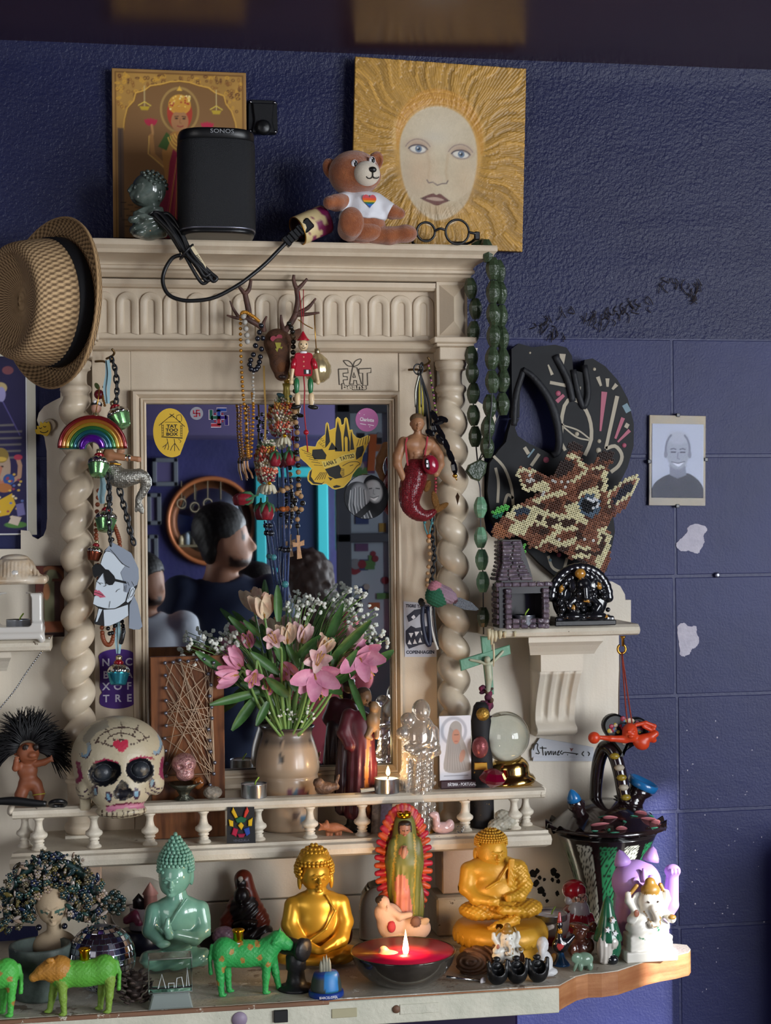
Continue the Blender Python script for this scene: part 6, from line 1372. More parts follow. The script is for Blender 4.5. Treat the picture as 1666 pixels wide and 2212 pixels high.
def inp(P,X,Y):
    P=np.asarray(P,float);r=np.zeros(X.shape,bool)
    for i in range(len(P)):a,b2=P[i-1],P[i];r^=((a[1]>Y)!=(b2[1]>Y))&(X<(b2[0]-a[0])*(Y-a[1])/((b2[1]-a[1])or 1e-9)+a[0])
    return r
def near(P,X,Y,w_):
    d=np.full(X.shape,1e9);P=np.asarray(P,float)
    for a,b2 in zip(P[:-1],P[1:]):v=b2-a;u=np.clip(((X-a[0])*v[0]+(Y-a[1])*v[1])/max(v@v,1e-9),0,1);d=np.minimum(d,np.hypot(X-a[0]-u*v[0],Y-a[1]-u*v[1]))
    return d<w_/2
pt_=29.2;an=math.radians(27);ii,jj=np.meshgrid(np.arange(-70,70),np.arange(-70,70));GX=840+pt_*(ii*math.cos(an)-jj*math.sin(an));GY=900+pt_*(ii*math.sin(an)+jj*math.cos(an));GX,GY=GX.ravel(),GY.ravel()
leaf=inp([(85,940),(180,870),(280,870),(270,920),(200,960),(190,1000),(100,1030)],GX,GY);drip=inp([(395,1240),(430,1250),(430,1360),(395,1360)],GX,GY);k_in=inp(GO,GX,GY)|leaf|drip;GX,GY=GX[k_in],GY[k_in]
rs=np.random.default_rng(5);br=rs.random(len(GX));gc=np.array([lin(['#88553f','#764733','#98654d'][int(b2*3)])for b2 in br])
def setc(m_,c):gc[m_]=lin(c)
sp=np.sin(GX*.013+1)*np.sin(GY*.017+2)+.5*np.sin(GX*.03+GY*.02);setc(sp>.55,'#5a3628')
CR='#e2dab2'
for P in([(200,1000),(290,890),(380,870),(470,900),(560,860),(560,920),(640,950),(600,1060),(540,1060),(470,1090),(420,1170),(330,1190),(250,1160),(270,1070),(330,1040)],[(500,830),(700,760),(840,730),(850,790),(700,810),(540,870)],[(430,740),(560,650),(660,650),(700,740),(560,760)],[(980,750),(1190,700),(1210,800),(1180,830),(1070,780),(1000,800),(960,830)],[(830,900),(960,860),(1000,960),(1060,1020),(1110,1040),(1030,1090),(940,1040),(850,1000)]):setc(inp(P,GX,GY),CR)
for P,w_ in(([(560,920),(680,980),(830,1010),(940,1040)],52),([(560,1060),(700,1080),(820,1120),(930,1120)],56),([(780,1010),(780,1110)],46),([(640,950),(610,1050)],44),([(590,1260),(700,1190),(760,1140)],52),([(590,1250),(690,1230),(780,1290),(900,1250),(940,1220)],46),([(960,1300),(1090,1330)],40),([(940,1405),(1080,1385)],56),([(1180,1140),(1250,1120),(1240,1190)],40),([(1195,1190),(1180,1300)],34),([(1300,1200),(1270,1300),(1200,1400),(1150,1550)],70),([(1290,900),(1290,770),(1420,660),(1600,590),(1590,680),(1500,790),(1360,870)],34),([(345,520),(360,600),(420,720),(540,750)],44),([(345,520),(520,545)],40),([(870,390),(960,400),(1010,480),(1060,530)],50),([(1140,520),(1240,510)],30),([(1200,480),(1200,550)],30),([(1250,560),(1240,720)],62),([(920,640),(1020,570)],40),([(530,1290),(570,1300)],30)):setc(near(P,GX,GY,w_),CR)
for P in([(710,640),(740,640)],[(800,650),(810,660)],[(865,640),(870,650)],[(480,580),(490,640)],[(460,640),(520,640)],[(1040,1230),(1042,1240)],[(1125,1245),(1126,1250)],[(780,1220),(782,1222)],[(850,710),(852,712)],[(610,765),(612,768)]):setc(near(P,GX,GY,30),'#d9d6d0')
for x,y,a,b2 in((590,890,48,26),(870,855,40,30),(580,1005,36,30),(700,1045,70,40),(870,1060,78,40),(620,1150,60,30),(980,1195,40,36),(800,1325,62,26),(560,610,50,30),(1200,690,26,40)):setc(((GX-x)/a)**2+((GY-y)/b2)**2<1,'#41291f')
for P in([(870,250),(1010,250),(1030,345),(875,345)],[(1170,340),(1350,350),(1345,440),(1190,440)],[(760,440),(900,430),(960,480),(820,600),(740,600)],[(1000,1450),(960,1420),(1060,1460),(1100,1530)]):setc(inp(P,GX,GY),'#3a2a26')
setc(near([(960,1340),(1090,1365),(1195,1375),(1230,1190)],GX,GY,40),'#41291f')
setc(((GX-1090)/112)**2+((GY-895)/118)**2<1,'#5b6d80');setc(((GX-1078)/84)**2+((GY-892)/74)**2<1,'#14161c');setc(near([(1080,828),(1170,842),(1168,890)],GX,GY,30),'#e4e6ea');setc(near([(1132,902),(1134,904)],GX,GY,30),'#e4e6ea')
setc(((GX-395)/70)**2+((GY-945)/44)**2<1,'#3a4556');setc(((GX-390)/70)**2+((GY-1000)/30)**2<1,'#7a4c38');setc(inp([(1325,840),(1400,740),(1545,645),(1530,745),(1400,830),(1330,890)],GX,GY),'#20222a')
leaf=inp([(85,940),(180,870),(280,870),(270,920),(200,960),(190,1000),(100,1030)],GX,GY);drip=inp([(395,1240),(430,1250),(430,1360),(395,1360)],GX,GY);setc((leaf|drip)&(GY<960),'#5fc25a');setc(leaf&(GY>=960),'#1f7a5c');setc(drip,'#6fc85e');setc(inp([(75,1150),(140,1050),(230,1120),(240,1200),(110,1210)],GX,GY),'#a86e4c')
ro,ri,hh=3.15,1.55,6.4;sg=8;ca=[(math.cos(2*math.pi*q/sg),math.sin(2*math.pi*q/sg))for q in range(sg)]
ring0=np.array([(ro*x,ro*y,0)for x,y in ca]+[(ro*x,ro*y,hh)for x,y in ca]+[(ri*x,ri*y,hh)for x,y in ca]+[(ri*x,ri*y,.5)for x,y in ca])
rf_=[(r*sg+q,r*sg+(q+1)%sg,(r+1)*sg+(q+1)%sg,(r+1)*sg+q)for r in range(3)for q in range(sg)];rf_=np.array(rf_)
ctr=np.stack([1040+GX/4.628,900+GY/4.628,np.zeros(len(GX))],1);V=(ctr[:, None,:]+ring0[None]).reshape(-1,3);F=(rf_[None]+(np.arange(len(GX))*len(ring0))[:, None, None]).reshape(-1,4);Cc=np.repeat(np.clip(gc*rs.uniform(.85,1.12,(len(GX),1)),0,1),len(ring0),0)
class Raw:
    def __init__(s,*a):s.a=a
    def data(s): return(*s.a, None)
t.add('fused_beads',Raw(V,F,Cc),pm('fused_bead_plastic',rough=.4,attr=True),kind='stuff')
# ------------------------------------------------------------------ framed portrait photograph and wall marks
t=T('clip_frame','clip-framed black and white portrait of a smiling man on the wall','photograph',1462,1092,depth=.004)
c=Canvas(1404,916,1521,1076,1.2,'#b3bbd2');c.noise(.06,40)
c.poly(spline([(1404,1076),(1406,1052),(1420,1036),(1446,1024),(1462,1030),(1484,1022),(1508,1036),(1520,1054),(1521,1076)],50, True),'#32364a');c.rect(1404,1060,1521,1076,'#32364a')
c.poly([(1444,1000),(1478,1000),(1482,1026),(1462,1034),(1444,1026)],'#7c8298').ell(1462,976,26,38,'#9aa0b4',soft=4).ell(1462,946,24,14,'#a9afc2',soft=6)
c.line(arc(1462,972,27,38,170,235),4.5,'#747a90').line(arc(1462,972,27,38,305,372),4.5,'#747a90').ell(1435,982,4,8,'#7f859a').ell(1489,982,4,8,'#7f859a')
for x in(1452,1473):c.line([(x-6,971),(x,969),(x+6,971)],2,'#4a4f62').line([(x-5,977),(x+5,977)],2.4,'#2c3042')
c.line([(1463,978),(1461,990),(1466,992)],1.6,'#6c7288').poly(spline([(1450,999),(1463,1002),(1476,998),(1464,1008)],24, True),'#d8dcea').line([(1448,998),(1463,1001),(1478,997)],1.6,'#4a4f62').line(arc(1462,1000,22,16,20,160),1.6,'#7c8298',.6)
bk_=t.add('backing',M().box((1462,995,1),(63,97,3)),pm('stained_card','#a8a4a0',.7,var=('#b5a78c',14)));t.add('print',c.mesh(5,1),m_paper);t.add('glass',M().box((1462,995,6.4),(63,97,.8)),m_thin)
for x,y in((1462,897),(1462,1093),(1398,998),(1526,992)):t.add('clip',M().box((x,y,4),(4,4,4), None,1),m_iron)
t.o.rotation_euler=(0,math.radians(1.0),0)
t=T('soot_scribbles','dark wiry soot scratches on the wall above the charred mask','marks',1290,720,depth=.003,single=True);m=M();rg=random.Random(6)
for cx_,cy_,w_,h_,n_ in((1168,690,22,26,7),(1275,684,22,22,8),(1318,676,22,24,8),(1345,664,14,22,6),(1385,655,24,30,9),(1210,715,26,22,7),(1480,605,50,14,16),(1508,628,16,16,8),(1235,668,30,10,4)):
    for q in range(n_):x,y=cx_+rg.uniform(-w_,w_),cy_+rg.uniform(-h_,h_)*.6;m.tube(spline([(x,y,.5),(x+rg.uniform(-8,8),y+rg.uniform(4,12),.8),(x+rg.uniform(-12,12),y+rg.uniform(10,26),.5)],6),.9,4)
t.add('soot_scribbles',m,pm('soot','#241c1c',.9));t.o['kind']='stuff'
# ------------------------------------------------------------------ right bracket: fireplace tealight holder, black carving
t=T('fireplace_tealight_holder','glazed miniature stone fireplace tealight holder on the right bracket','candle holder',1128,1356,z=BR_R)
m_st=pm('mauve_glazed_stone','#6a5a60',.14,var=('#453a42',60),coat=.7,bump=(90,.4));m_dkst=pm('dark_glazed_core','#1c181c',.3)
core=M();core.prism([(1078,1356),(1078,1262),(1188,1262),(1188,1356),(1172,1356),(1172,1282),(1104,1282),(1104,1336),(1172,1336),(1172,1356)],-60,0);core.box((1133,1306,-56),(50,48,3));core.prism([(1082,1262),(1086,1166),(1126,1166),(1150,1244),(1152,1262)],-46,6);t.add('core',core,m_dkst)
rg=random.Random(9)
def stone(x,y,d,hx,hy,hd):t.add('stone',M().box((x,y,d),(hx,hy,hd),rotz(rg.uniform(-4,4)),2.2),m_st)
for r in range(10):
    y=1172+r*8.6;x0=1083-max(0,r-5)*2.4;x1=1127+max(0,r-4)*4.6;n_=2 if r<6 else 3;o_=rg.uniform(-4,4);xs=[x0]+[x0+(x1-x0)*(q+1)/n_+(o_ if q<n_-1 else 0)for q in range(n_)]
    for q in range(n_):stone((xs[q]+xs[q+1])/2,y,4,(xs[q+1]-xs[q])/2-.6,3.9,6)
    for q in range(3):stone(x0-1,y,-10-q*16,3.5,3.9,7)
for x in np.linspace(1076,1184,7):stone(x,1262,6,9,5,9)
for x in(1097,1180):
    for y in np.arange(1276,1354,11):stone(x,y,2,7.5,5.2,8)
for x in np.linspace(1112,1168,4):stone(x,1341,6,8,5,6);stone(x,1352,6,8.5,5,7)
for y in np.arange(1272,1354,12):
    for q in range(3):stone(1077+rg.uniform(-1,1),y,-10-q*18,4,5.2,8)
tealight(1132,1352, None,z=BR_R+.002,lab='tealight inside the miniature stone fireplace',r=24,h=24,dd=2)
t=T('black_carving','black carved deity relief with gold touches on the right bracket','carving',1258,1350,z=BR_R)
s=S((1176,1205,-30),(1336,1354,40),1.9);rg=random.Random(12)
s.paint('#15161a');s.box((1258,1340,0),(66,10,24),4);s.ell((1255,1296,-6),(62,56,12),4)
for q in range(17):a=math.pi*(1.02+q/16*.98);s.ell((1255+64*math.cos(a),1292+66*math.sin(a),-4),(11,11,9),4)
for q in range(13):a=math.pi*(1.05+q/12*.9);s.ell((1255+46*math.cos(a),1290+50*math.sin(a),4),(8,8,7),3)
s.ell((1255,1288,10),(20,26,16),5).ell((1257,1262,16),(17,16,14),4).path([(1257,1270,28),(1258,1290,30),(1266,1304,28)],[8,6,5],3).ell((1236,1266,10),(11,15,5),3).ell((1278,1266,10),(11,15,5),3).path([(1238,1292,12),(1222,1306,18),(1234,1322,22)],[8,7,6],3).path([(1276,1292,12),(1290,1308,18),(1280,1322,22)],[8,7,6],3).ell((1232,1330,18),(24,10,16),4).ell((1282,1330,18),(26,10,16),4)
for q in range(30):s.ell((1258+rg.uniform(-56,56),1300+rg.uniform(-20,36),14+rg.uniform(-4,10)),rg.uniform(4,8),2)
s.paint('#a8762c').ell((1249,1238,20),(12,11,9),2).ell((1209,1270,10),(5,7,5),1).ell((1293,1266,10),(6,6,5),1).ell((1232,1312,24),(4,8,4),1).ell((1300,1330,24),(8,4,4),1).ell((1258,1297,33),(8,2.4,2.4),1);t.add('relief',s,m_colgloss)
t.add('base_slab',M().box((1258,1344,0),(68,6,28), None,2),m_black)
# ------------------------------------------------------------------ hook with heart and orange toy; folded note
t=T('brass_cup_hook','small brass hook under the right bracket shelf','hook',1344,1372,depth=.10);t.add('shank',M().lathe([(5,0),(6,2),(3,6),(3,22)],(1346,1374,0),10,(0,1,0)),m_brass);t.add('bend',M().tube([(1343+9*math.cos(a),1402+10*math.sin(a),0)for a in np.linspace(-1.2,4.2,18)],2.6,8),m_brass)
t=T('heart_pendant','black papier-mache heart with painted flowers behind the orange toy','pendant',1350,1620,depth=.10)
hp_=[(1350+52*(16*math.sin(a)**3)/16,1582-(13*math.cos(a)-5*math.cos(2*a)-2*math.cos(3*a)-math.cos(4*a))*3.1)for a in np.linspace(0,2*math.pi,50,endpoint=False)]
hr=t.add('heart',M().prism(hp_,-9,9,4,rotz(10),(1350,1580,0)),m_black);rg=random.Random(2)
for q in range(42):
    a=rg.uniform(0,6.28);r_=math.sqrt(rg.random())*.8;x=1350+46*r_*math.cos(a);y=1578+34*r_*math.sin(a)
    if y-1578>34-abs(x-1350)*.9:continue
    m=M();rr=rg.uniform(3,7);m.ball((x,y,9),(rr,rr*.9,1.4),8,6);t.add('painted_flower',m,pm('flower_dab_%d'%(q%5),['#9c2c44','#b8a03c','#5a78a0','#c9b8a0','#b06a80'][q%5],.4),parent=hr)
t.add('cord',M().tube(spline([(1343,1410,0),(1340,1480,-4),(1338,1548,-2)],12),1.4,6),pm('thread','#6a5a50',.7))
t=T('orange_toy','orange plastic toy figure with a long arm hanging on red cords','toy',1362,1600,depth=.118)
s=S((1262,1548,-22),(1424,1626,26),1.6);s.ell((1360,1582,4),(17,21,16),4);s.path([(1350,1596,4),(1316,1593,6),(1286,1589,6)],[9,6,4],4);s.ell((1279,1590,6),(13,13,12),2);s.ell((1385,1604,4),(19,16,14),6,30);s.path([(1392,1596,4),(1406,1592,6),(1416,1586,6)],[11,9,8],4);s.path([(1374,1566,2),(1396,1562,2),(1416,1570,2),(1412,1580,2),(1392,1570,2)],4.4,2);s.ell((1412,1600,4),(8,6,6),3)
for q in(-1,1):s.ell((1358+q*6,1578,19),(3,3,2),1)
s.ell((1358,1588,19),(7,4,4),2);t.add('figure',s,pm('orange_plastic','#c43e1c',.35,sss=.1))
for x in(-1,1):t.add('cord',M().tube(spline([(1345,1408,0),(1350+x*2,1460,0),(1356+x*4,1520,0),(1360+x*5,1562,4)],20),1.7,6),pm('copper_red_cord','#8c3020',.5,bump=(900,.8)))
t=T('paper_note','folded white paper note with handwriting on the right wing','note',1215,1640,depth=.02)
t.add('sheet',M().prism([(1146,1618),(1165,1592),(1285,1616),(1285,1640),(1146,1634)],0,3),pm('note_paper','#b5b8c0',.7));t.add('fold',M().prism([(1150,1632),(1285,1638),(1285,1646),(1148,1641)],2,5),_mats['note_paper'])
m=M();z_=zmap(1120,1500,4.628)
for P in([(140,545),(155,490),(185,485),(180,530),(200,580),(160,575)],[(230,510),(240,600)],[(205,525),(275,530)],[(262,560),(265,600),(285,560)],[(295,560),(298,598),(320,560),(325,598)],[(340,560),(345,600),(365,565),(370,600)],[(385,580),(405,560),(385,600),(410,598)],[(435,560),(415,580),(438,595),(460,578),(600,600)],[(660,575),(640,600),(660,622)],[(700,580),(718,600),(705,622)],[(490,598),(492,608)],[(580,600),(582,610)]):stroke(m,z_(spline(P,14)),2.2,3,3.6)
t.add('handwriting',m,m_ink,kind='stuff');t.add('drawn_heart',M().prism(z_([(512,535),(530,542),(552,540),(530,572)]),3,3.8),pm('brown_heart','#6a3a34',.6))
# ------------------------------------------------------------------ things on the balustraded shelf
def _draw(s,P,w_,d0=-1e3,d1=1e3):
    P=np.asarray(P,float)
    def fn(x,y,z):
        d=1e3
        for a,b2 in zip(P[:-1],P[1:]):
            v=b2-a;u=np.clip(((x-a[0])*v[0]+(y-a[1])*v[1])/max(v@v,1e-9),0,1);d=np.minimum(d,np.hypot(x-a[0]-u*v[0],y-a[1]-u*v[1]))
        return d-w_/2+0*z
    return s._op(fn,(*(P.min(0)-w_),max(d0,s.lo[2])),(*(P.max(0)+w_),min(d1,s.lo[2]+s.n[2]*s.h)),0,'tint')
S.draw=_draw
def _blot(s,P,d0=-1e3):
    P=np.asarray(P,float)
    return s._op(lambda x,y,z:np.where(inp(P,x+0*y,y+0*x),-1.,1.)+0*z,(*P.min(0),max(d0,s.lo[2])),(*P.max(0),s.lo[2]+s.n[2]*s.h),0,'tint')
S.blot=_blot
def colorize(m,fn):m.c[-1]=np.array([lin(fn(*v))for v in m.v[-1]]);m.hascol= True; return m
# --- vase and flowers
t=T('stoneware_vase','tan stoneware vase with a dark dripped rim and a flower motif','vase',623,1800,z=SHELF_Z)
vz=t.p;VC=(623,1800,0)
def vcol(x,y,d):
    a=math.atan2(d,x-623);h=1800-y;dr=208-9*abs(math.sin(a*5))-7*abs(math.sin(a*8+1))
    if h>dr: return '#3a322e' if h<dr+5 or h>222 else '#6d5f52'
    for ax_,ah,ra,rh,cc in((1.2,90,.16,16,'#6a3c44'),(1.42,84,.14,15,'#4a6478'),(1.6,92,.1,12,'#6b4652'),(1.0,80,.12,14,'#3c3a34'),(1.75,76,.1,10,'#3a3c34'),(1.9,170,.09,11,'#3c342c'),(1.15,30,.16,14,'#4a6478'),(1.4,40,.1,12,'#5c4a40')):
        if((a-ax_)/ra)**2+((h-ah)/rh)**2<1: return cc
    return '#a58d74'
t.add('vase',colorize(M().lathe([(0,1),(58,0),(63,3),(65,8)]+[(65+2*q/12,8+q*9)for q in range(1,13)]+[(66,122),(65,124),(66.5,127),(69,133)]+[(70-.2*q*q,140+q*8)for q in range(7)]+[(58,205),(55,213),(54,222),(57,230),(60,233),(60,236),(56,236),(51,228),(50,210),(0,205)],VC,72),vcol),pm('stoneware_glaze',rough=.3,attr=True,coat=.15))
def petal(m,b,ang,out,L_,W_,curl=.3,cup=.25,nu=5,nv=7):
    """b base px; ang direction in the picture (deg, 0=right, 90=down); out: lean towards the viewer"""
    u=np.array([math.cos(math.radians(ang))*math.cos(out),math.sin(math.radians(ang))*math.cos(out),math.sin(out)]);n_=np.array([-math.cos(math.radians(ang))*math.sin(out),-math.sin(math.radians(ang))*math.sin(out),math.cos(out)]);sd=np.cross(u,n_)
    return m.grid(lambda i,j:np.array(b,float)+u*L_*j+sd*W_*(i-.5)*math.sin(math.pi*min(1,.10+j*.86))**.7*2*.5+n_*(curl*L_*(j*j)+cup*W_*(2*i-1)**2*math.sin(math.pi*j)),nu,nv)
m_pet=[pm('petal_%d'%i,c_,.5,var=(c2,60),sss=.15)for i,(c_,c2)in enumerate((('#c77a98','#d898ae'),('#dcc0bd','#c99a9c'),('#d6c3a4','#c79a86'),('#b9627e','#cf8a9c')))]
m_lf=pm('alstroemeria_leaf','#2f5226',.45,grain=('#48703a',30,(1,1,1)),spec=.5);m_stem=pm('flower_stem','#6a8a48',.5)
VX,VY=623,1570
FL=[(567,1305,-100,1,2,46,'pale pink and cream alstroemeria bud at the top of the bouquet'),(585,1372,-120,0,1,36,'white alstroemeria below the top bud'),(619,1366,-95,1,2,38,'peach alstroemeria in the upper middle of the bouquet'),(656,1366,-80,1,1,38,'blush alstroemeria right of the peach one'),(700,1390,-60,1,2,34,'peach alstroemeria at the upper right of the bouquet'),(681,1420,-70,0,1,46,'large freckled blush alstroemeria facing forward'),(535,1376,-105,1,3,34,'slim pink alstroemeria bud standing up left'),(503,1418,-135,1,0,44,'pink alstroemeria bell at the upper left of the bouquet'),(488,1452,175,1,0,42,'pink alstroemeria bud pointing left'),(543,1456,110,0,0,32,'pink alstroemeria facing forward, left of two low ones'),(582,1472,95,0,0,34,'pink alstroemeria hanging low beside the forward-facing one'),(619,1446,60,1,3,34,'rosy alstroemeria bud in the middle of the bouquet'),(678,1482,80,2,0,56,'large open pink alstroemeria in the lower middle'),(784,1416,-40,1,0,44,'pink alstroemeria bell at the upper right edge'),(790,1446,60,2,0,54,'large pink alstroemeria drooping at the right edge'),(763,1374,-60,1,1,32,'pale alstroemeria bud among the white sprays at right')]
for i,(x,y,a,ty,ci,sz,lab)in enumerate(FL):
    sz*=1.22
    t=T('alstroemeria',lab,'flower',VX,VY,depth=.10,group='alstroemeria in the vase');d0=30+22*math.sin(i*1.7)+(25 if ty!=1 else 0);bx_,by_=x-math.cos(math.radians(a))*sz*.5,y-math.sin(math.radians(a))*sz*.5
    t.add('stem',M().tube(spline([(VX+(x-VX)*.12,VY+20,4),(VX+(x-VX)*.45,VY-(VY-y)*.35,d0*.4),(bx_-math.cos(math.radians(a))*14,by_-math.sin(math.radians(a))*14,d0-6),(bx_,by_,d0)],18),[3.6,3.2,2.6,3.4],8),m_stem)
    n_=6
    for q in range(n_):
        m=M();of=q/n_*360
        if ty==1:aa=a+26*math.cos(math.radians(of));o2=.55*math.sin(math.radians(of));petal(m,(bx_,by_,d0),aa,o2,sz*(1.05 if q%2 else .95),sz*.44,-.10 if math.sin(math.radians(of))>0 else .12,.3)
        elif ty==0:petal(m,(x,y,d0-4),of+a,.75 if q%2 else .5,sz*.62,sz*.42,-.15,.25)
        else:petal(m,(bx_,by_,d0),a+(q-2.5)*34,.35 if q%2 else .12,sz*(.95 if q%2 else .8),sz*(.5 if q%2 else .4),.15,.2)
        t.add('petal',m,m_pet[ci if q%2 else[3,1,2,0][ci]if ci in(0,3)and q==0 else ci])
    st=M()
    for q in range(4):st.tube([(bx_,by_,d0+2),(x+math.cos(q*1.6)*5,y+math.sin(q*1.6)*5,d0+10),(x+math.cos(math.radians(a))*sz*.25+math.cos(q*1.6)*7,y+math.sin(math.radians(a))*sz*.25+math.sin(q*1.6)*6,d0+14)],[.8,.8,1.6],5)
    t.add('stamens',st,pm('stamen','#b0803c',.6),kind='stuff')
t=T('alstroemeria_foliage','long green alstroemeria leaves standing in the stoneware vase','leaves',VX,VY,depth=.10)
for i,(x0,y0,x1,y1,w_)in enumerate([(700,1410,742,1300,26),(716,1420,800,1330,28),(790,1448,850,1408,30),(565,1396,492,1324,24),(560,1370,520,1330,18),(488,1446,424,1400,26),(560,1490,448,1512,26),(556,1500,492,1574,30),(600,1340,598,1262,24),(612,1430,588,1362,30),(640,1420,694,1366,26),(600,1450,540,1402,26),(720,1470,768,1400,26),(706,1480,770,1446,26),(600,1500,520,1470,34),(576,1510,548,1560,24),(752,1462,784,1560,20),(640,1490,600,1420,30),(680,1470,740,1500,28),(620,1500,566,1452,30),(644,1440,618,1390,22),(660,1500,706,1452,26),(600,1400,560,1350,20),(720,1440,720,1376,24)]):
    m=M();a=math.degrees(math.atan2(y1-y0,x1-x0));L_=math.hypot(x1-x0,y1-y0);petal(m,(x0,y0,6+(i*29)%40),a,.15+.2*math.sin(i*2.1),L_,w_*.78,.12,.3,5,9);t.add('leaf',m,m_lf)
for i in range(7):x=600+i*8;t.add('stem',M().tube(spline([(x,1576,8*math.sin(i)),(x+(i-3)*8,1500,14),(x+(i-3)*22,1430,18)],10),4,8),m_stem)
m_gyp=pm('gypsophila_white','#d6d8ce',.7,bump=(300,.6))
for gi,(cx_,cy_,rx_,ry_,n_,lab)in enumerate(((438,1402,46,34,30,'white gypsophila spray at the far left'),(492,1376,44,16,17,'white gypsophila spray left of the pink bud'),(664,1312,46,26,30,'white gypsophila spray in front of the pink top'),(760,1296,38,26,26,'white gypsophila spray at the top right'),(790,1344,38,40,34,'white gypsophila spray at the middle right'),(822,1396,24,40,22,'white gypsophila spray hanging at the right edge'),(628,1540,66,22,40,'small white gypsophila spray above the vase rim'))):
    t=T('gypsophila',lab,'flower',VX,VY,depth=.10,group='gypsophila sprays in the vase');rg=random.Random(gi+20);m=M();st=M()
    for q in range(n_):
        a=rg.uniform(0,6.28);r_=math.sqrt(rg.random());x,y,d=cx_+rx_*r_*math.cos(a),cy_+ry_*r_*math.sin(a),rg.uniform(-16,26);R_=rg.uniform(4.6,6.6)if gi<6 else rg.uniform(1.8,5)
        for k in range(5):m.ball((x+rg.uniform(-.45,.45)*R_,y+rg.uniform(-.45,.45)*R_,d+rg.uniform(-.4,.6)*R_),R_*rg.uniform(.5,.72),6,5)
        if q%2==0:st.tube(spline([(VX+(cx_-VX)*.3,VY-(VY-cy_)*.3,0),((x+VX)/2+(cx_-VX)*.18,(y*1.6+VY*.4)/2,d*.5),(x,y,d)],7),.8,4)
    t.add('blossoms',m,m_gyp,kind='stuff');t.add('stems',st,m_stem,kind='stuff')
# --- sugar skull on the rail
t=T('sugar_skull','large painted sugar skull with a red heart on its forehead','skull',255,1744,depth=.152)
s=S((150,1545,-110),(362,1762,92),2.0);B_='#b3a88e'
s.paint(B_).ell((256,1634,-12),(100,86,92),6).ell((258,1668,20),(92,46,62),16).ell((260,1700,44),(64,46,44),16).ell((262,1742,52),(54,16,34),8).ell((188,1694,26),(22,26,26),10).ell((334,1690,26),(20,26,26),10);s.box((186,1728,10),(12,18,12),4,6)
s.paint('#14141c').ell((227,1657,78),(34,24,34),5,-14,mode='cut').ell((306,1654,78),(32,24,34),5,12,mode='cut').path([(266,1682,96),(260,1700,92),(276,1700,92)],12,3,mode='cut')
s.paint('#2e3238').ell((224,1660,52),(19,18,14),2).ell((303,1656,52),(18,17,14),2)
IK='#3a2438';f0=0
for a,b2 in(((264,1608),(230,1566)),((264,1608),(264,1558)),((264,1608),(300,1566)),((264,1608),(206,1590)),((264,1608),(322,1588)),((270,1690),(266,1690))):s.paint('#4a3a34').draw([a,b2],2.4,f0)
for r_ in(18,34,48):s.paint('#4a3a34').draw(arc(264,1604,r_*1.15,r_*.8,190,350,12),2.2,f0)
for q in(-1,1):
    x=262+q*82
    for k in range(3):s.paint(IK).draw(arc(x,1690,12+k*10,10+k*9,20,170,10),2.2,f0)
    s.paint('#7c2a4a').draw([(x+q*8,1640),(x+q*2,1668),(x+q*10,1678)],9,f0);s.paint('#7a94a4').draw(arc(x-q*6,1606,10,18,-60,120,8),6,f0);s.paint(IK).draw(arc(x-q*6,1606,14,22,-80,140,8),2,f0)
s.paint('#8e2444').draw([(205,1636),(230,1628),(258,1636)],4,f0).draw([(280,1634),(304,1626),(332,1634)],4,f0)
s.paint('#b02c44').blot([(264,1616),(248,1600),(248,1592),(256,1588),(264,1594),(272,1588),(280,1592),(280,1600)],20)
for x,y in((236,1706),(294,1702),(208,1694),(327,1684)):s.paint(IK).blot(ellipse(x,y,7,12,12),10);s.paint('#6c94a8').blot(ellipse(x,y+1,4,8,12),10)
s.paint('#b8748c').draw([(236,1734),(256,1728),(280,1728),(312,1732)],10,30);s.paint('#6a2a3c').draw([(232,1728),(256,1722),(282,1722),(316,1726)],2.6,30)
s.paint('#4a3a30').draw([(212,1748),(264,1750),(316,1746)],2.4,20)
for q in range(9):s.draw([(222+q*11,1738),(221+q*11,1760)],2.2,20)
s.paint('#8a8576').draw([(190,1590),(206,1570),(230,1560)],16,-20)
t.add('skull',s,pm('painted_resin',rough=.38,attr=True,bump=(140,.35),var=('#958a72',40,.55,.8)))
# --- troll-like doll, folding knife
t=T('wild_haired_doll','small naked doll with wild black hair on the left rail','doll',66,1732,z=RAIL_Z)
s=S((28,1592,-26),(122,1736,36),1.6);s.ell((62,1626,4),(24,23,20),4).ell((60,1664,0),(22,20,16),8).ell((64,1690,0),(23,17,17),8).path([(54,1696,0),(46,1716,4),(46,1728,10)],[14,13,9],4).path([(78,1696,0),(84,1714,4),(84,1727,10)],[14,12,9],4).path([(44,1652,6),(36,1656,14),(38,1640,18)],[8,7,6],3).path([(78,1650,6),(96,1646,10),(108,1640,14)],[8,7,6],3)
for q in range(4):s.cap((108,1640,14),(112+q*1.2,1632+q*4,16),2.6,2,1.5);s.cap((38,1640,18),(36+q*2.2,1632,20),2.4,2,1.5)
s.ell((72,1628,22),(10,7,8),4);s.ell((70,1636,18),(13,4,7),3);s.ell((36,1624,0),(6,8,4),2);s.paint('#24160f')
for x in(58,80):s.ell((x,1612,19),(6.5,7.5,4),1)
s.pal[0]=lin('#8e5236');t.add('body',s,pm('doll_vinyl',rough=.5,attr=True))
hm=M();rg=random.Random(7)
for q in range(620):
    a=rg.uniform(math.pi*.92,math.pi*2.12);L_=rg.uniform(45,84);x,y,d=62+20*math.cos(a),1616+18*math.sin(a),rg.uniform(-16,8);bend=rg.uniform(-.5,.5)
    P=[(x+L_*k*math.cos(a+bend*k),y+L_*k*math.sin(a+bend*k)*.9+k*k*26*(1 if abs(math.cos(a))>.5 else .1),d-8*k)for k in(0,.35,.7,1)];hm.tube(P,[2.2,2.0,1.4,.4],4)
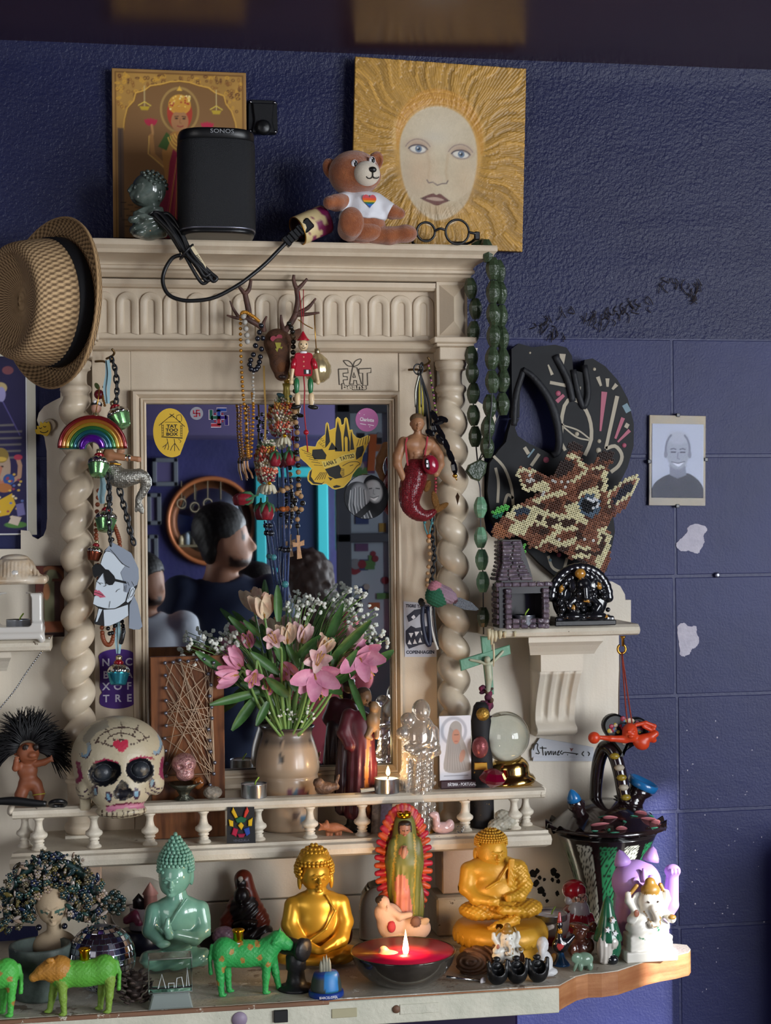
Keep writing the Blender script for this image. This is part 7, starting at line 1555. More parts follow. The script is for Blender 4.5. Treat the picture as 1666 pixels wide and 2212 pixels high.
t.add('hair',hm,pm('black_doll_hair','#0b0b0f',.55),kind='stuff');t.add('ankle_string',M().torus((84,1716,5),13,1.4,(.1,1,.2),16,5),pm('yellow_string','#b0a83c',.6))
t=T('folding_knife','black folded tool lying on the left end of the rail','tool',70,1742,depth=.166);t.add('handle',M().tube(spline([(-10,1728,0),(30,1729,0),(70,1735,0),(100,1738,0)],14),[7,10,9,6],10,flatten=(1,1,.6)),m_black);t.add('ring_pull',M().torus((124,1738,0),16,5,(0,.85,.5),24,8),m_black)
# --- string-art board
t=T('string_art_board','varnished wooden board with nails and cream string art','string art',408,1812,z=SHELF_Z)
t.add('board',M().box((408,1614,-8),(79,196,8), None,1.5),pm('varnished_wood','#7c4c2a',.35,grain=('#4c2a16',22,(3,1,.25)),coat=.3));rg=random.Random(5)
NL=[(360+rg.uniform(-2,2),y)for y in np.arange(1430,1700,27)]+[(458+rg.uniform(-6,8),y)for y in np.arange(1432,1700,24)]+[(x,1427+rg.uniform(-3,3))for x in(378,392,410,428,444)]
n0= None
for x,y in NL:t.add('nail',M().lathe([(1.4,0),(1.4,9),(4,10),(4.2,11),(0,12)],(x,y,0),10,(0,0,1)),m_grey)
for q in range(58):a,b2=rg.choice(NL),rg.choice(NL[10:]);t.add('string',M().tube([(a[0],a[1],4+q%4),(b2[0],b2[1],4+q%4)],.9,4),pm('cream_string','#b09880',.7))
# --- small objects along the rail and shelf
def rocks(name,lab,cat,px,py,depth=None,z=None,blobs=(),mat=None,h=1.6,seed=0,rough_=0):
    t=T(name,lab,cat,px,py,depth=depth,z=z,single=True);A=np.array([b2[0]for b2 in blobs]);R_=np.array([b2[1]for b2 in blobs]);s=S((A-R_).min(0)-3,(A+R_).max(0)+3,h)
    for b2 in blobs:s.ell(b2[0],b2[1],b2[2]if len(b2)>2 else 3,b2[3]if len(b2)>3 else 0)
    if rough_:s.rip(lambda x,y,z_:rough_*np.sin(x*.5+seed)*np.sin(y*.55)*np.sin(z_*.5),(A-R_).min(0)-3,(A+R_).max(0)+3)
    t.add(name,s,mat); return t
t=T('glitter_skull','small pink glittery glass skull in a dark dish on the rail','skull',398,1728,z=RAIL_Z)
s=S((366,1622,-30),(430,1690,32),1.6);s.ell((398,1650,0),(27,24,26),4).ell((400,1672,10),(20,14,16),6);s.ell((390,1654,26),(7,6,8),2,mode='cut').ell((412,1652,26),(7,6,8),2,mode='cut').ell((402,1665,28),(4,5,6),1,mode='cut');t.add('skull',s,pm('pink_glitter','#b58a84',.2,.4,var=('#8c5c60',300),bump=(300,1.0),coat=.5))
t.add('dish',M().lathe([(10,0),(22,2),(10,10),(16,22),(36,36),(33,37),(12,26),(0,24)],(398,1728,0),28,mod=lambda a,v,r:1+.05*math.sin(a*9)),pm('dark_pewter','#45463c',.35,.7,bump=(90,.8)))
rocks('amber_glass_lump','small amber glass lump beside the glitter skull','ornament',428,1700,.13, None,[((428,1690,10),(12,14,10))],pm('amber_lump','#a06030',.1,trans=.5),seed=2,rough_=1.2)
rocks('grey_pebble','grey speckled pebble on the rail beside the string art','stone',460,1726, None,RAIL_Z,[((460,1712,0),(20,14,16)),((452,1710,4),(12,12,12))],pm('pebble','#6a6258',.6,var=('#8a8274',120),bump=(200,.8)),seed=1,rough_=1)
tealight(549,1722, None,RAIL_Z,'unlit white tealight with a green wick on the rail',28,30);tealight(836,1712, None,RAIL_Z,'lit tealight on the rail beside the robed saint',27,32, True)
rocks('wooden_bird','small carved brown bird resting on the rail beside the vase','figurine',704,1715, None,RAIL_Z,[((702,1702,0),(22,14,14)),((688,1690,4),(12,11,10)),((722,1700,0),(12,8,8)),((729,1686,0),(4,14,3),3,20)],pm('bird_brown','#7a5a44',.5,var=('#4e3628',60),bump=(160,.9)),seed=4,rough_=.8)
t=T('paper_strip','tiny strip of printed paper lying on the rail','paper',793,1708,depth=.15,single=True);t.add('paper_strip',M().box((794,1706,0),(15,3.4,6),rotz(-5)),pm('old_paper','#b8ad98',.8))
rocks('green_hippo','dark green velvet animal lying behind the balusters','toy',388,1800, None,SHELF_Z,[((388,1778,6),(36,24,22)),((362,1784,6),(20,16,18)),((412,1784,14),(14,14,12))],pm('green_velvet','#123f2c',.8,sheen=.5,bump=(400,.5)))
t=T('devil_mask_card','black card with a colourful horned devil mask between the balusters','card',520,1822,depth=.166)
t.add('card',M().prism([(492,1742),(550,1744),(552,1822),(490,1820)],0,3),m_blackmatt)
for nm,P,cc in(('horn',[(508,1766),(500,1752),(504,1742),(509,1752),(514,1764)],'#c9a21e'),('horn',[(530,1766),(538,1752),(534,1742),(529,1752),(526,1764)],'#c0392b'),('ear',[(504,1772),(494,1768),(496,1782),(504,1784)],'#d0a81e'),('ear',[(536,1772),(546,1766),(544,1784),(536,1784)],'#d0a81e'),('brow',[(508,1768),(520,1762),(534,1768),(528,1776),(512,1776)],'#1f5a3c'),('cheek',[(500,1800),(504,1786),(514,1790),(510,1806)],'#a01c3c'),('cheek',[(540,1800),(538,1786),(526,1790),(532,1806)],'#2a4a9c'),('nose',[(514,1782),(520,1774),(527,1782),(521,1792)],'#c9a21e'),('mouth',[(512,1800),(530,1800),(526,1808),(516,1808)],'#8e1c3c')):t.add(nm,M().prism(P,3,8,1.4),pm('mask_'+cc[1:],cc,.35))
t.text('lettering','VENEZUELA',521,1815,5,m_grey,3.4,wide=.9)
t=T('toy_triceratops','small orange-brown toy triceratops behind the balusters','toy',720,1806,z=SHELF_Z,single=True)
s=S((686,1770,-14),(766,1810,18),1.3);s.ell((720,1788,0),(20,11,10),4).ell((700,1784,4),(10,8,8),3).ell((706,1780,2),(5,10,8),2).path([(736,1788,0),(750,1794,0),(762,1800,0)],[7,4,2],2).path([(694,1780,8),(688,1774,10)],[2,1],1).path([(692,1788,6),(688,1790,8)],[4,2],1)
for x in(708,716,728,736):s.cap((x,1792,4 if x%4 else -4),(x,1804,5 if x%4 else -5),4.5,4,2)
t.add('toy_triceratops',s,pm('toy_rubber','#9c5f3e',.6,bump=(200,.6)))
for x,lab,cc in((815,'small folded devotional card behind the baluster','#a08c78'),(834,'small leaning holy card behind the baluster','#7a6a80')):t=T('holy_card',lab,'card',x,1800,z=SHELF_Z,single=True);t.add('holy_card',M().box((x,1768,0),(12,32,2),rotz(4)),pm('card_'+cc[1:],cc,.6,var=('#4a3a38',60)))
# --- robed saint carrying a child
t=T('saint_statue','dark red robed saint statue carrying a child, before the mirror','statue',782,1792,z=SHELF_Z)
s=S((730,1480,-42),(828,1760,48),2.2);s.pal[0]=lin('#4c1620')
s.path([(782,1590,0),(782,1660,0),(782,1750,0)],[30,32,38],6).ell((780,1570,0),(32,36,26),10).path([(756,1545,0),(744,1580,8),(754,1606,20)],[16,15,12],6);s.paint('#2c1218').path([(750,1600,-12),(742,1690,-12),(742,1744,-12)],[16,18,18],6);s.paint('#8c5a2c').draw([(796,1590),(788,1660),(790,1752)],9,10).draw([(818,1580),(820,1690),(812,1740)],7,0);s.rip(lambda x,y,z:1.8*np.sin(x*.42+y*.02)*np.clip((y-1590)/60,0,1),(736,1585,-42),(826,1758,48));t.add('robe',s,m_col)
s=S((766,1480,-24),(832,1602,50),1.7);s.pal[0]=lin('#6c5038');s.ell((790,1506,8),(15,18,16),4);face(s,(790,1508,8),(14,18,16),.25);s.paint('#3a2a20').ell((788,1496,2),(16,12,17),2);s.paint('#8a6c4c').ell((808,1526,22),(11,13,11),3).ell((806,1556,20),(15,22,14),5).path([(800,1572,24),(792,1586,30),(800,1592,32)],[8,6,4],3).path([(814,1574,20),(812,1590,26)],[7,5],3).path([(816,1545,18),(820,1530,8),(806,1518,12)],[6,5,4],2);t.add('head_and_child',s,m_col);t.add('base',M().lathe([(0,0),(40,0),(42,8),(34,14),(30,40),(36,46),(34,60),(0,62)],(782,1792,0),8,mod=lambda a,v,r:1),m_black)
# --- glass madonna with child
t=T('glass_madonna','clear silvered glass madonna and child figure on the shelf','figurine',905,1796,z=SHELF_Z)
s=S((856,1502,-44),(952,1800,44),2.2);s.path([(906,1590,0),(902,1680,0),(902,1790,0)],[34,38,38],8).ell((908,1572,0),(32,30,24),10).ell((912,1534,4),(20,24,20),8).ell((914,1540,20),(11,14,8),4).ell((882,1554,8),(16,17,16),5).ell((870,1582,10),(15,14,14),6).path([(936,1580,6),(938,1620,20),(896,1624,34),(876,1612,30)],[14,12,10,9],5);s.rip(lambda x,y,z:2.6*np.sin(x*.35+y*.03)*np.clip((y-1610)/40,0,1)+.8*np.sin(y*.4+x*.2),(856,1600,-44),(952,1796,44));t.add('figure',s,pm('silvered_glass_figure','#e6e0d6',.07,.2,trans=.8,ior=1.3));t.add('brass_base',M().lathe([(0,0),(36,0),(38,4),(34,8),(0,8)],(905,1797,0),28),m_brass)
# --- devotional stand with print
t=T('devotional_stand','white card of a praying veiled woman on a dark stand','souvenir',988,1700,z=RAIL_Z)
c=Canvas(948,1545,1017,1686,1.2,'#dcdadf');c.ell(980,1578,26,28,'#9a9aa4',ring=3.4,soft=3,op=.7);P=spline([(960,1664),(962,1618),(968,1580),(974,1562),(986,1556),(997,1566),(998,1590),(1006,1610),(1014,1640),(1014,1664)],50, True);c.poly(P,'#a39c96')
for q in range(8):c.line([(972+q*2,1570+q*2),(964+q*6,1662)],1.4,'#857e7a',.8)
c.ell(985,1590,9,16,'#b8836c').line([(981,1586),(990,1586)],1.4,'#5c443c').line([(982,1600),(988,1600)],1.4,'#9c4a44').ell(998,1632,6,14,'#b08470',a=14).line([(958,1674),(1010,1674)],2,'#8a8890',.8)
t.add('print',c.mesh(8,2),m_paper);t.add('stand',M().box((988,1692,2),(40,9,14), None,2),pm('plum_wood','#3a2026',.4));t.text('lettering','FÁTIMA - PORTUGAL',995,1692,6.4,m_white_ink,16.4,wide=.72,bold=.2)
# --- crystal ball, gem, dressed bottle, quartz, wax
t=T('crystal_ball','clear crystal ball on a polished gold stand at the rail end','crystal ball',1106,1692,z=RAIL_Z);t.add('ball',M().ball((1091,1590,0),54,48,32),pm('crystal','#f2f8f6',.0,trans=1.,ior=1.48,var=('#e4f0ec',30)))
gs=M().lathe([(0,-2),(52,-2),(54,4),(50,12),(44,15),(42,24),(43,34),(40,42),(36,46),(30,52),(0,44)],(1104,1690,0),48);gs.xf(rotz(-6),c=(1104,1690,0));t.add('stand',gs,pm('mirror_brass','#d9b566',.14,1.0))
t=T('red_gem','large faceted ruby glass gem beside the crystal ball','gem',1056,1700,depth=.15,single=True);t.add('red_gem',M().lathe([(0,0),(24,14),(31,22),(22,36),(8,42),(0,42)],(1058,1700,18),8,(.1,-1,.12)),pm('ruby_glass','#8c0a34',.03,trans=.55,ior=1.6),smooth=False)
t=T('dressed_bottle','tall black bottle figure with gold braid and a pink glitter head','bottle',1044,1788,z=SHELF_Z);t.add('bottle',M().lathe([(0,0),(24,0),(26,6),(26,90),(24,150),(20,190),(22,230),(16,262),(10,270),(0,270)],(1044,1788,-10),24),pm('black_velvet','#121014',.7,chips=('#9c7c34',90,.64)));t.add('head',M().ball((1036,1612,14),(18,24,18),16,12),pm('pink_foil','#8c4a4c',.3,.4,bump=(90,.9)));t.add('gold_rosette',M().ball((1044,1542,8),(15,15,12),12,8),pm('gold_braid','#a8823a',.35,.7,bump=(200,1.0)));t.add('gold_label',M().box((1036,1652,16),(14,8,4), None,1),m_brass)
rocks('rose_quartz_dog','small rose quartz lying dog carving behind the balusters','figurine',958,1800, None,SHELF_Z,[((958,1788,0),(24,13,12)),((942,1772,4),(8,20,8)),((936,1758,6),(11,7,6)),((972,1782,0),(10,12,10))],pm('rose_quartz','#c9a8a8',.2,sss=.3,coat=.3),rough_=.5)
rocks('melted_wax','mound of pale melted candle wax at the right end of the shelf','wax',1092,1794, None,SHELF_Z,[((1080,1782,-8),(24,14,18)),((1102,1776,-14),(20,18,16)),((1066,1786,0),(14,9,12)),((1090,1764,-18),(16,12,12))],pm('drippy_wax','#b0aa98',.45,var=('#8c887c',30),sss=.2),rough_=1.5)
rocks('clear_crystal','small clear crystal beside the rose quartz carving','crystal',994,1798, None,SHELF_Z,[((994,1790,4),(8,9,7))],m_glass,rough_=1.5)
# ------------------------------------------------------------------ things on the mantelpiece
MZ=MANTEL_Z
def knobs(prof,c,n,r_,lim=None):
    """rows of hair knobs over a profile [(radius, y)]"""
    m=M()
    for i,(R_,y)in enumerate(prof):
        k=max(1,int(2*math.pi*R_/(r_*1.9)))
        for q in range(k):
            a=2*math.pi*(q+(i%2)*.5)/k;x,d=c[0]+R_*math.cos(a),c[1]+R_*math.sin(a)*.95
            if lim and lim(x,y,d):continue
            m.ball((x,y,d),r_,8,6)
    return m
def mandala(s,x,y,W_,d=0):
    """crossed legs: knees at x +- W_, seat at y"""
    s.ell((x-W_*.62,y,d+6),(W_*.46,22,W_*.42),8,6).ell((x+W_*.62,y,d+6),(W_*.46,22,W_*.42),8,-6).ell((x,y+2,d+14),(W_*.6,18,W_*.42),10); return s
# --- celadon buddha
t=T('celadon_buddha','pale green celadon buddha with raised hand and pointed topknot','statue',382,2108,z=MZ);m_cel=pm('celadon_glaze','#7fae98',.16,var=('#6a9a86',20),coat=.5)
s=S((298,1908,-62),(452,2112,72),2.2);mandala(s,380,2082,74).ell((384,2010,0),(50,66,38),12).ell((384,1972,0),(56,34,34),12).path([(334,1972,4),(326,2012,16),(344,2030,44)],[20,18,12],6).path([(434,1972,4),(442,2016,14),(420,2030,40),(380,2014,56)],[20,19,15,11],6).path([(366,2014,58),(360,1996,60),(362,1978,60)],[10,9,5],3).ell((352,2034,54),(16,9,10),4).cap((384,1944,2),(383,1924,4),24,20,6);s.path([(404,1940,34),(384,1966,42),(362,2002,44)],2.6,2);s.rip(lambda x,y,z:1.1*np.sin(y*.35+x*.18)*np.clip((y-2030)/20,0,1),(300,2030,-60),(450,2100,72));t.add('body',s,m_cel)
s=S((338,1830,-46),(428,1942,50),1.7);s.ell((380,1892,0),(36,44,38),4).ell((374,1912,8),(27,26,28),8);face(s,(375,1900,2),(32,38,36),-.15);s.ell((416,1896,-4),(6,22,8),3);t.add('head',s,m_cel)
t.add('hair_knobs',knobs([(float(np.interp(q,[0,3,5,7,9,11],[38,37,32,23,13,4])),1880-q*7.4)for q in range(12)],(382,-2),0,4.8, lambda x,y,d:y>1866+max(0,(d+2))*.0 and d>22 and y>1868),m_cel,kind='stuff')
s=S((340,1788,-44),(426,1880,44),2.0);s.path([(381,1868,0),(380,1838,0),(380,1806,0)],[34,22,5],6);t.add('topknot',s,m_cel)
# --- golden buddha
t=T('golden_buddha','bright gold seated buddha with curled hair and folded hands','statue',684,2102,z=MZ);m_gb=pm('gilt_resin','#cf9f34',.34,.5,var=('#b88726',14))
s=S((596,1896,-66),(770,2108,74),2.3);mandala(s,684,2076,84).ell((686,1996,0),(50,64,38),12).ell((686,1956,0),(58,32,34),12).path([(634,1958,2),(626,2000,10),(640,2034,34),(676,2048,56)],[20,19,17,10],6).path([(738,1958,2),(746,2000,10),(734,2034,34),(694,2048,58)],[20,19,17,10],6);s.path([(704,1932,28),(722,1966,40),(700,2006,46),(664,2030,46)],3,2)
for q in range(4):s.cap((672+q*2,2046+q*3,62),(700,2044+q*3.4,64),3,2.6,1)
s.cap((686,1926,2),(686,1908,4),22,20,6);s.rip(lambda x,y,z:1.2*np.sin(y*.3+x*.2)*np.clip((y-2020)/20,0,1)*(np.abs(x-686)>34),(598,2016,-66),(768,2100,74));t.add('body',s,m_gb)
s=S((640,1850,-42),(724,1932,48),1.7);s.ell((684,1888,0),(34,40,36),4);face(s,(686,1892,2),(31,36,36),.08)
for q in(-1,1):s.ell((684+q*35,1902,-2),(5.5,22,8),2)
t.add('head',s,m_gb);t.add('hair_curls',knobs([(float(np.interp(q,[0,2,4,5,7,8,9],[41,41,36,32,26,17,6])),1884-q*6.8)for q in range(10)]+[(38,1892)],(682,-6),0,4.6, lambda x,y,d:d>18 and y>1866),m_gb,kind='stuff');t.add('skull_cap',M().ball((682,1856,-4),(36,30,34),20,12),m_gb)
# --- thai buddha on lotus plinth
t=T('lotus_buddha','matt golden monk buddha seated on a lotus plinth','statue',1082,2088,z=MZ);m_tb=pm('ochre_gilt','#bd8a26',.42,.15,var=('#c9962e',20),bump=(60,.5))
s=S((990,1838,-62),(1172,2010,70),2.3);mandala(s,1082,1978,88).ell((1068,1930,6),(52,52,44),10).ell((1066,1878,0),(62,34,36),12).path([(1012,1878,2),(1004,1920,10),(1020,1942,34),(1052,1944,56)],[20,18,14,10],6).path([(1122,1880,2),(1134,1920,10),(1118,1938,34),(1088,1936,58)],[22,19,15,10],6).path([(1072,1964,62),(1106,1968,62),(1122,1972,56)],[12,11,7],4).path([(1100,1990,60),(1060,2000,66),(1044,2006,64)],[13,11,7],4);s.box((1098,1880,40),(7,34,4),2,2,3);s.path([(1094,1860,36),(1070,1896,48),(1040,1914,46)],3,2)
for q in range(4):s.cap((1044,1938+q*4,60),(1064,1938+q*4.4,62),2.8,2.4,1);s.cap((1082,1930+q*4,64),(1064+26,1930+q*4,66),2.8,2.4,1)
s.rip(lambda x,y,z:1.5*np.sin(x*.42)*np.sin(y*.42+z*.3)*((x>1096)|(y>1950)),(992,1870,-60),(1170,2006,70));t.add('body',s,m_tb)
s=S((1022,1790,-40),(1102,1872,46),1.7);s.ell((1064,1832,0),(34,38,34),4).ell((1066,1848,8),(30,24,26),8);face(s,(1068,1838,2),(31,32,34),.1)
for q in(-1,1):s.ell((1062+q*34,1842,-6),(5,16,8),2)
t.add('head',s,m_tb);t.add('hair_knobs',knobs([(35-max(0,q-2)**2*.95,1818-q*5)for q in range(8)],(1063,-3),0,3.2, lambda x,y,d:d>16 and y>1810),m_tb,kind='stuff')
t.add('plinth',M().lathe([(0,0),(88,0),(92,8),(86,20),(82,30),(98,34),(104,48),(104,62),(96,76),(86,80),(0,81)],(1082,2088,0),60,mod=lambda a,v,r:1+(.02*abs(math.sin(a*14))if .4<v<.9 else 0)),m_tb)
for q in range(30):a=q/30*2*math.pi;m=M().ball((1082+103*math.cos(a),2037,103*math.sin(a)*.98),(8.5,15,4),8,6,roty(90-math.degrees(a)));t.add('lotus_petal',m,m_tb)
# --- virgin with mandorla
t=T('mandorla_virgin','painted virgin statue in a green cloak within a red rayed mandorla','statue',874,2062,z=MZ)
s=S((806,1732,-24),(942,2046,10),2.2);s.pal[0]=lin('#8c1c2c');s.ell((875,1868,-8),(52,122,8),0)
for q in range(46):a=q/46*2*math.pi;s.paint(['#a82034','#b84a24'][q%2]).cap((875+44*math.cos(a),1868+112*math.sin(a),-4),(875+59*math.cos(a),1868+127*math.sin(a),-5),7,6,2);s.paint('#c08a2c').cap((875+42*math.cos(a),1868+110*math.sin(a),0),(875+52*math.cos(a),1868+120*math.sin(a),-1),3.4,1.6,1)
t.add('mandorla',s,m_col)
s=S((828,1748,-14),(924,2064,44),1.9);s.pal[0]=lin('#6a6c30');s.path([(876,1800,4),(874,1860,6),(874,1990,4)],[26,40,30],8).ell((876,1780,6),(23,26,18),8);s.paint('#b06a58').path([(868,1850,28),(866,1920,26),(868,1998,22)],[15,20,22],6);s.paint('#b8785c').ell((868,1838,36),(10,18,8),4);s.paint('#5a5c28').ell((848,1840,18),(13,34,14),6).ell((900,1842,18),(14,38,14),6).ell((902,1950,16),(14,46,12),8);s.paint('#a88a34').draw([(856,1800),(846,1860),(848,1980)],4,0).draw([(894,1800),(892,1870),(888,1990)],4,0);s.rip(lambda x,y,z:1.3*np.sin(x*.5+.02*y)*np.clip((y-1850)/30,0,1),(830,1845,-14),(922,2000,44));s.paint('#3a4a3c').ell((876,2024,0),(44,36,26),8);t.add('figure',s,m_col);h2=S((856,1764,10),(892,1808,46),.9);h2.pal[0]=lin('#a0705a');h2.ell((873,1786,24),(12,15,10),2);face(h2,(873,1787,24),(11,14,10),-.08,lips=None);h2.paint('#2a1c14').ell((874,1775,22),(13.5,7,11),2).ell((862,1788,20),(3.4,13,8),2).ell((886,1788,20),(3.4,13,8),2).draw([(866,1788),(870,1788)],1.6,20).draw([(876,1788),(880,1788)],1.6,20);h2.paint('#8c3a34').draw([(869,1797),(876,1797)],1.8,20);t.add('face',h2,m_col);t.add('praying_hands',M().ball((868,1834,42),(6,15,6),12,8,rotz(8)),pm('hand_skin','#a87a64',.5));t.add('crown',M().lathe([(13,0),(15,3),(16,12),(13,13),(11,3)],(874,1764,14),16,mod=lambda a,v,r:1+.08*math.cos(a*8)*v),m_gold)
t=T('pieta_group','small cream and pink kneeling figure group before the virgin','figurine',866,2076,z=MZ,single=True)
s=S((804,1930,-20),(936,2078,36),1.4);s.pal[0]=lin('#b59682');s.ell((844,1990,0),(30,40,20),8).ell((830,1968,6),(22,22,16),8).path([(840,1962,10),(862,1976,18),(884,1972,18)],[10,8,6],4).ell((898,2006,4),(34,26,20),8);s.ell((828,1946,12),(13,15,13),3);face(s,(830,1948,12),(12,14,13),.3);s.paint('#2a2018').ell((824,1940,8),(14,10,13),2);s.paint('#6a4a3c').ell((896,1988,20),(11,12,9),2);s.paint('#9c2c34').ell((843,1996,22),(9,12,6),1);s.paint('#a88a6a').ell((914,1990,16),(14,8,5),3,-20).ell((866,2046,6),(50,30,24),6);t.add('pieta_group',s,m_colmatt)
# --- candle bowl
t=T('candle_bowl','black enamel bowl, red inside, with a burning candle','bowl',872,2134,z=MZ);BP=[(0,0),(40,1),(66,10),(90,28),(106,52),(115,80)];BP=[tuple(p)for p in spline(BP,18)]
t.add('bowl',M().lathe(BP+[(114,82),(112,80)],(872,2134,0),64),pm('black_enamel','#1d1d20',.14,.55,var=('#5a544c',10),coat=.5));t.add('red_lining',M().lathe([(112.5,80.5)]+[(r*.965,h+2.5)for r,h in BP[::-1][1:]],(872,2134,0),64),pm('red_enamel','#b80f36',.3,coat=.4))
s=S((790,2034,-80),(962,2110,80),2.6);s.pal[0]=lin('#c08c74');s.ell((876,2086,0),(80,20,76),6).ell((838,2064,10),(28,16,22),8).ell((912,2070,-10),(34,12,24),8).ell((828,2050,4),(11,12,10),6);t.add('wax',s,pm('bowl_wax','#c08c74',.5,sss=.4));t.add('candle',M().lathe([(0,0),(17,0),(17,20),(14,21),(0,18)],(874,2080,26),24),pm('glowing_wax','#e8cfa8',.5,sss=.5,emis=('#ffb86a',.5)));t.add('wick',M().tube([(874,2062,26),(877,2050,26),(881,2042,26)],1.6,6),m_wick);t.add('flame',M().lathe([(0,0),(5,4),(7,14),(5,30),(2,48),(0,62)],(873,2056,26),14),m_flame)
l_=bpy.data.lights.new('bowl_flame','POINT');l_.energy=.7;l_.color=(1,.6,.26);l_.shadow_soft_size=.008;lo=bpy.data.objects.new('flame_light',l_);COL.objects.link(lo);lo.parent=t.o;lo.location=(0,-.016,.096)
# --- cows
def cow(px,py,lab,flip=1,head='#2f9a4c',body='#2f9a4c',legc=None,sp='#a07838',z=MZ,bull=False):
    t=T('toy_cow',lab,'toy',px,py,z=z,group='green painted cows');X= lambda x:px+flip*x
    s=S((px-118,py-142,-34),(px+118,py+3,34),1.9);s.paint(body)
    s.ell((X(0),py-86,0),(62,30,25),8).ell((X(44),py-84,0),(26,30,24),10).ell((X(-44),py-92,0),(28,32,26),10);s.paint(legc or body)
    for x,d,k in((-56,14,4),(-40,-14,6),(46,14,-4),(60,-14,14)):s.path([(X(x),py-72,d),(X(x+k*.5),py-38,d),(X(x+k),py-6,d)],[12,8,6],5).ell((X(x+k+3),py-4,d),(9,4,7),2)
    s.paint(head)
    if bull:s.path([(X(52),py-98,0),(X(68),py-96,0)],[29,25],8).path([(X(68),py-102,2),(X(88),py-94,4),(X(106),py-84,4)],[21,15,10],5).ell((X(70),py-122,18),(9,6,5),2)
    else:s.path([(X(54),py-98,0),(X(70),py-112,4)],[24,20],6).path([(X(72),py-114,4),(X(86),py-106,8),(X(97),py-100,8)],[19,14,11],4);s.ell((X(62),py-112,22),(8,5,5),2,-20);s.cap((X(74),py-128,8),(X(76),py-140,8),4,1.5,2)
    s.paint(body).path([(X(-70),py-106,0),(X(-76),py-84,4),(X(-74),py-50,6)],[5,4,5],3)
    if sp:
        for x,y in((-30,-98),(-6,-78),(10,-104),(30,-82),(48,-66),(-52,-84),(-10,-112),(26,-108),(-46,-60),(56,-20),(-62,-30)):s.paint(sp).blot(ellipse(X(x),py+y,6,6,10),0)
    s.rip(lambda x,y,z_:.5*np.sin(x*.6)*np.sin(y*.6),(px-100,py-140,-34),(px+100,py,34));t.add('body',s,pm('cow_paint',rough=.5,attr=True,bump=(250,.6)))
    t.add('candle_cup',M().lathe([(9,0),(11,2),(11,18),(14,24),(13,25),(9,20),(0,18)],(X(-14)if not bull else X(-2),py-114,0),20),m_gold);t.add('collar',M().lathe([(13,0),(12,8),(11,10)],(X(-14)if not bull else X(-2),py-122 if False else py-112,0),16,(0,1,0)),m_wax); return t
cow(530,2146,'green cow with gold spots and a gold candle cup beside the celadon buddha',1)
cow(182,2188,'bright green bull with a gold head and a gold candle cup',-1,'#b07a30','#58a038','#7a9a3c', None,bull=True)
cow(-30,2196,'bright green gold-spotted cow cut off by the left edge',-1,'#4cae46','#4cae46')
# --- left group
t=T('stone_pot','dark mottled stone pot behind the gold-headed bull','pot',88,2170,z=MZ,single=True);t.add('stone_pot',M().lathe([(0,0),(50,0),(57,8),(64,60),(68,128),(66,132),(58,130),(54,60),(48,20),(0,18)],(88,2170,0),48),pm('serpentine','#3a4440',.5,var=('#5c6862',30),chips=('#7c8880',24,.64),bump=(90,.5)))
t=T('disco_ball','mirrored disco ball behind the gold-headed bull','disco ball',220,2142,z=MZ);t.add('core',M().ball((220,2068,0),71,32,20),m_grey);tile= None;m_tile=pm('mirror_tile','#c4c8d4',.05,1.0)
for i in range(2,17):
    la=-math.pi/2+math.pi*i/18;n_=max(6,int(36*math.cos(la)))
    for q in range(n_):
        lo_=2*math.pi*(q+.5*(i%2))/n_
        if math.sin(lo_)<-.25:continue
        n3=Vector((math.cos(la)*math.cos(lo_),-math.cos(la)*math.sin(lo_),math.sin(la)))
        if tile is None:tile=t.add('mirror_tile',M().box((220,2142,0),(5.7,1.2,5.7), None,.4),m_tile);o=tile
        else:o=tile.copy();COL.objects.link(o);o.parent=t.o
        o.location=n3*72*t.k+Vector((0,0,74*t.k));o.rotation_euler=n3.to_track_quat('Z','Y').to_euler()
t=T('crowned_doll_bust','pale doll bust wearing a huge crown of beaded flowers','bust',112,2080,depth=.262)
s=S((66,1900,-40),(166,2075,40),2.0);s.pal[0]=lin('#a8957a');s.ell((112,1950,0),(34,40,34),4).ell((114,1968,8),(27,26,26),6).cap((116,1980,0),(118,2010,-2),16,15,6).ell((118,2044,-6),(48,34,24),10);face(s,(114,1962,4),(29,34,32),.05);s.paint('#3a5a50').draw([(92,1962),(106,1964)],5,10).draw([(124,1962),(138,1960)],6,10);s.paint('#20302c').draw([(126,1968),(138,1970)],4,10);t.add('bust',s,m_colmatt)
fm=M();rg=random.Random(31);CL=['#182822','#142c32','#1e3434','#3c3628','#8a7664','#57503c','#141e38','#5c5228','#24403a','#9a8e84']
for q in range(640):
    a=rg.uniform(math.pi*.86,math.pi*2.14);r_=rg.uniform(36,112)*(1 if rg.random()<.8 else 1.08);x,y,d=112+r_*math.cos(a)*1.02,1962+r_*math.sin(a)*1.06,rg.uniform(-22,24)-(r_-46)*.1
    fm.paint(rg.choice(CL));R_=rg.uniform(3,7)
    if q%3==0:
        for k in range(5):b2=k*1.257;fm.ball((x+R_*.9*math.cos(b2),y+R_*.9*math.sin(b2),d+6),(R_*.65,R_*.65,1.6),6,4)
        fm.paint('#a89870').ball((x,y,d+8),R_*.4,6,4)
    elif q%3==1:fm.ball((x,y,d),(R_*2.0,R_*.8,2),7,4,rotz(rg.uniform(0,180)))
    else:fm.ball((x,y,d+4),R_*.6,7,5)
for k in range(60):fm.paint(rg.choice(CL[:4]));a=rg.uniform(0,6.28);fm.ball((246+24*math.cos(a)*rg.random()**.5,1955+26*math.sin(a)*rg.random()**.5,rg.uniform(-6,14)),(6,5,4),7,5);fm.paint(rg.choice(CL));fm.ball((108+34*math.cos(a)*rg.random()**.5,1862+22*math.sin(a)*rg.random()**.5,rg.uniform(0,16)),(8,4,3),7,5,rotz(k*37))
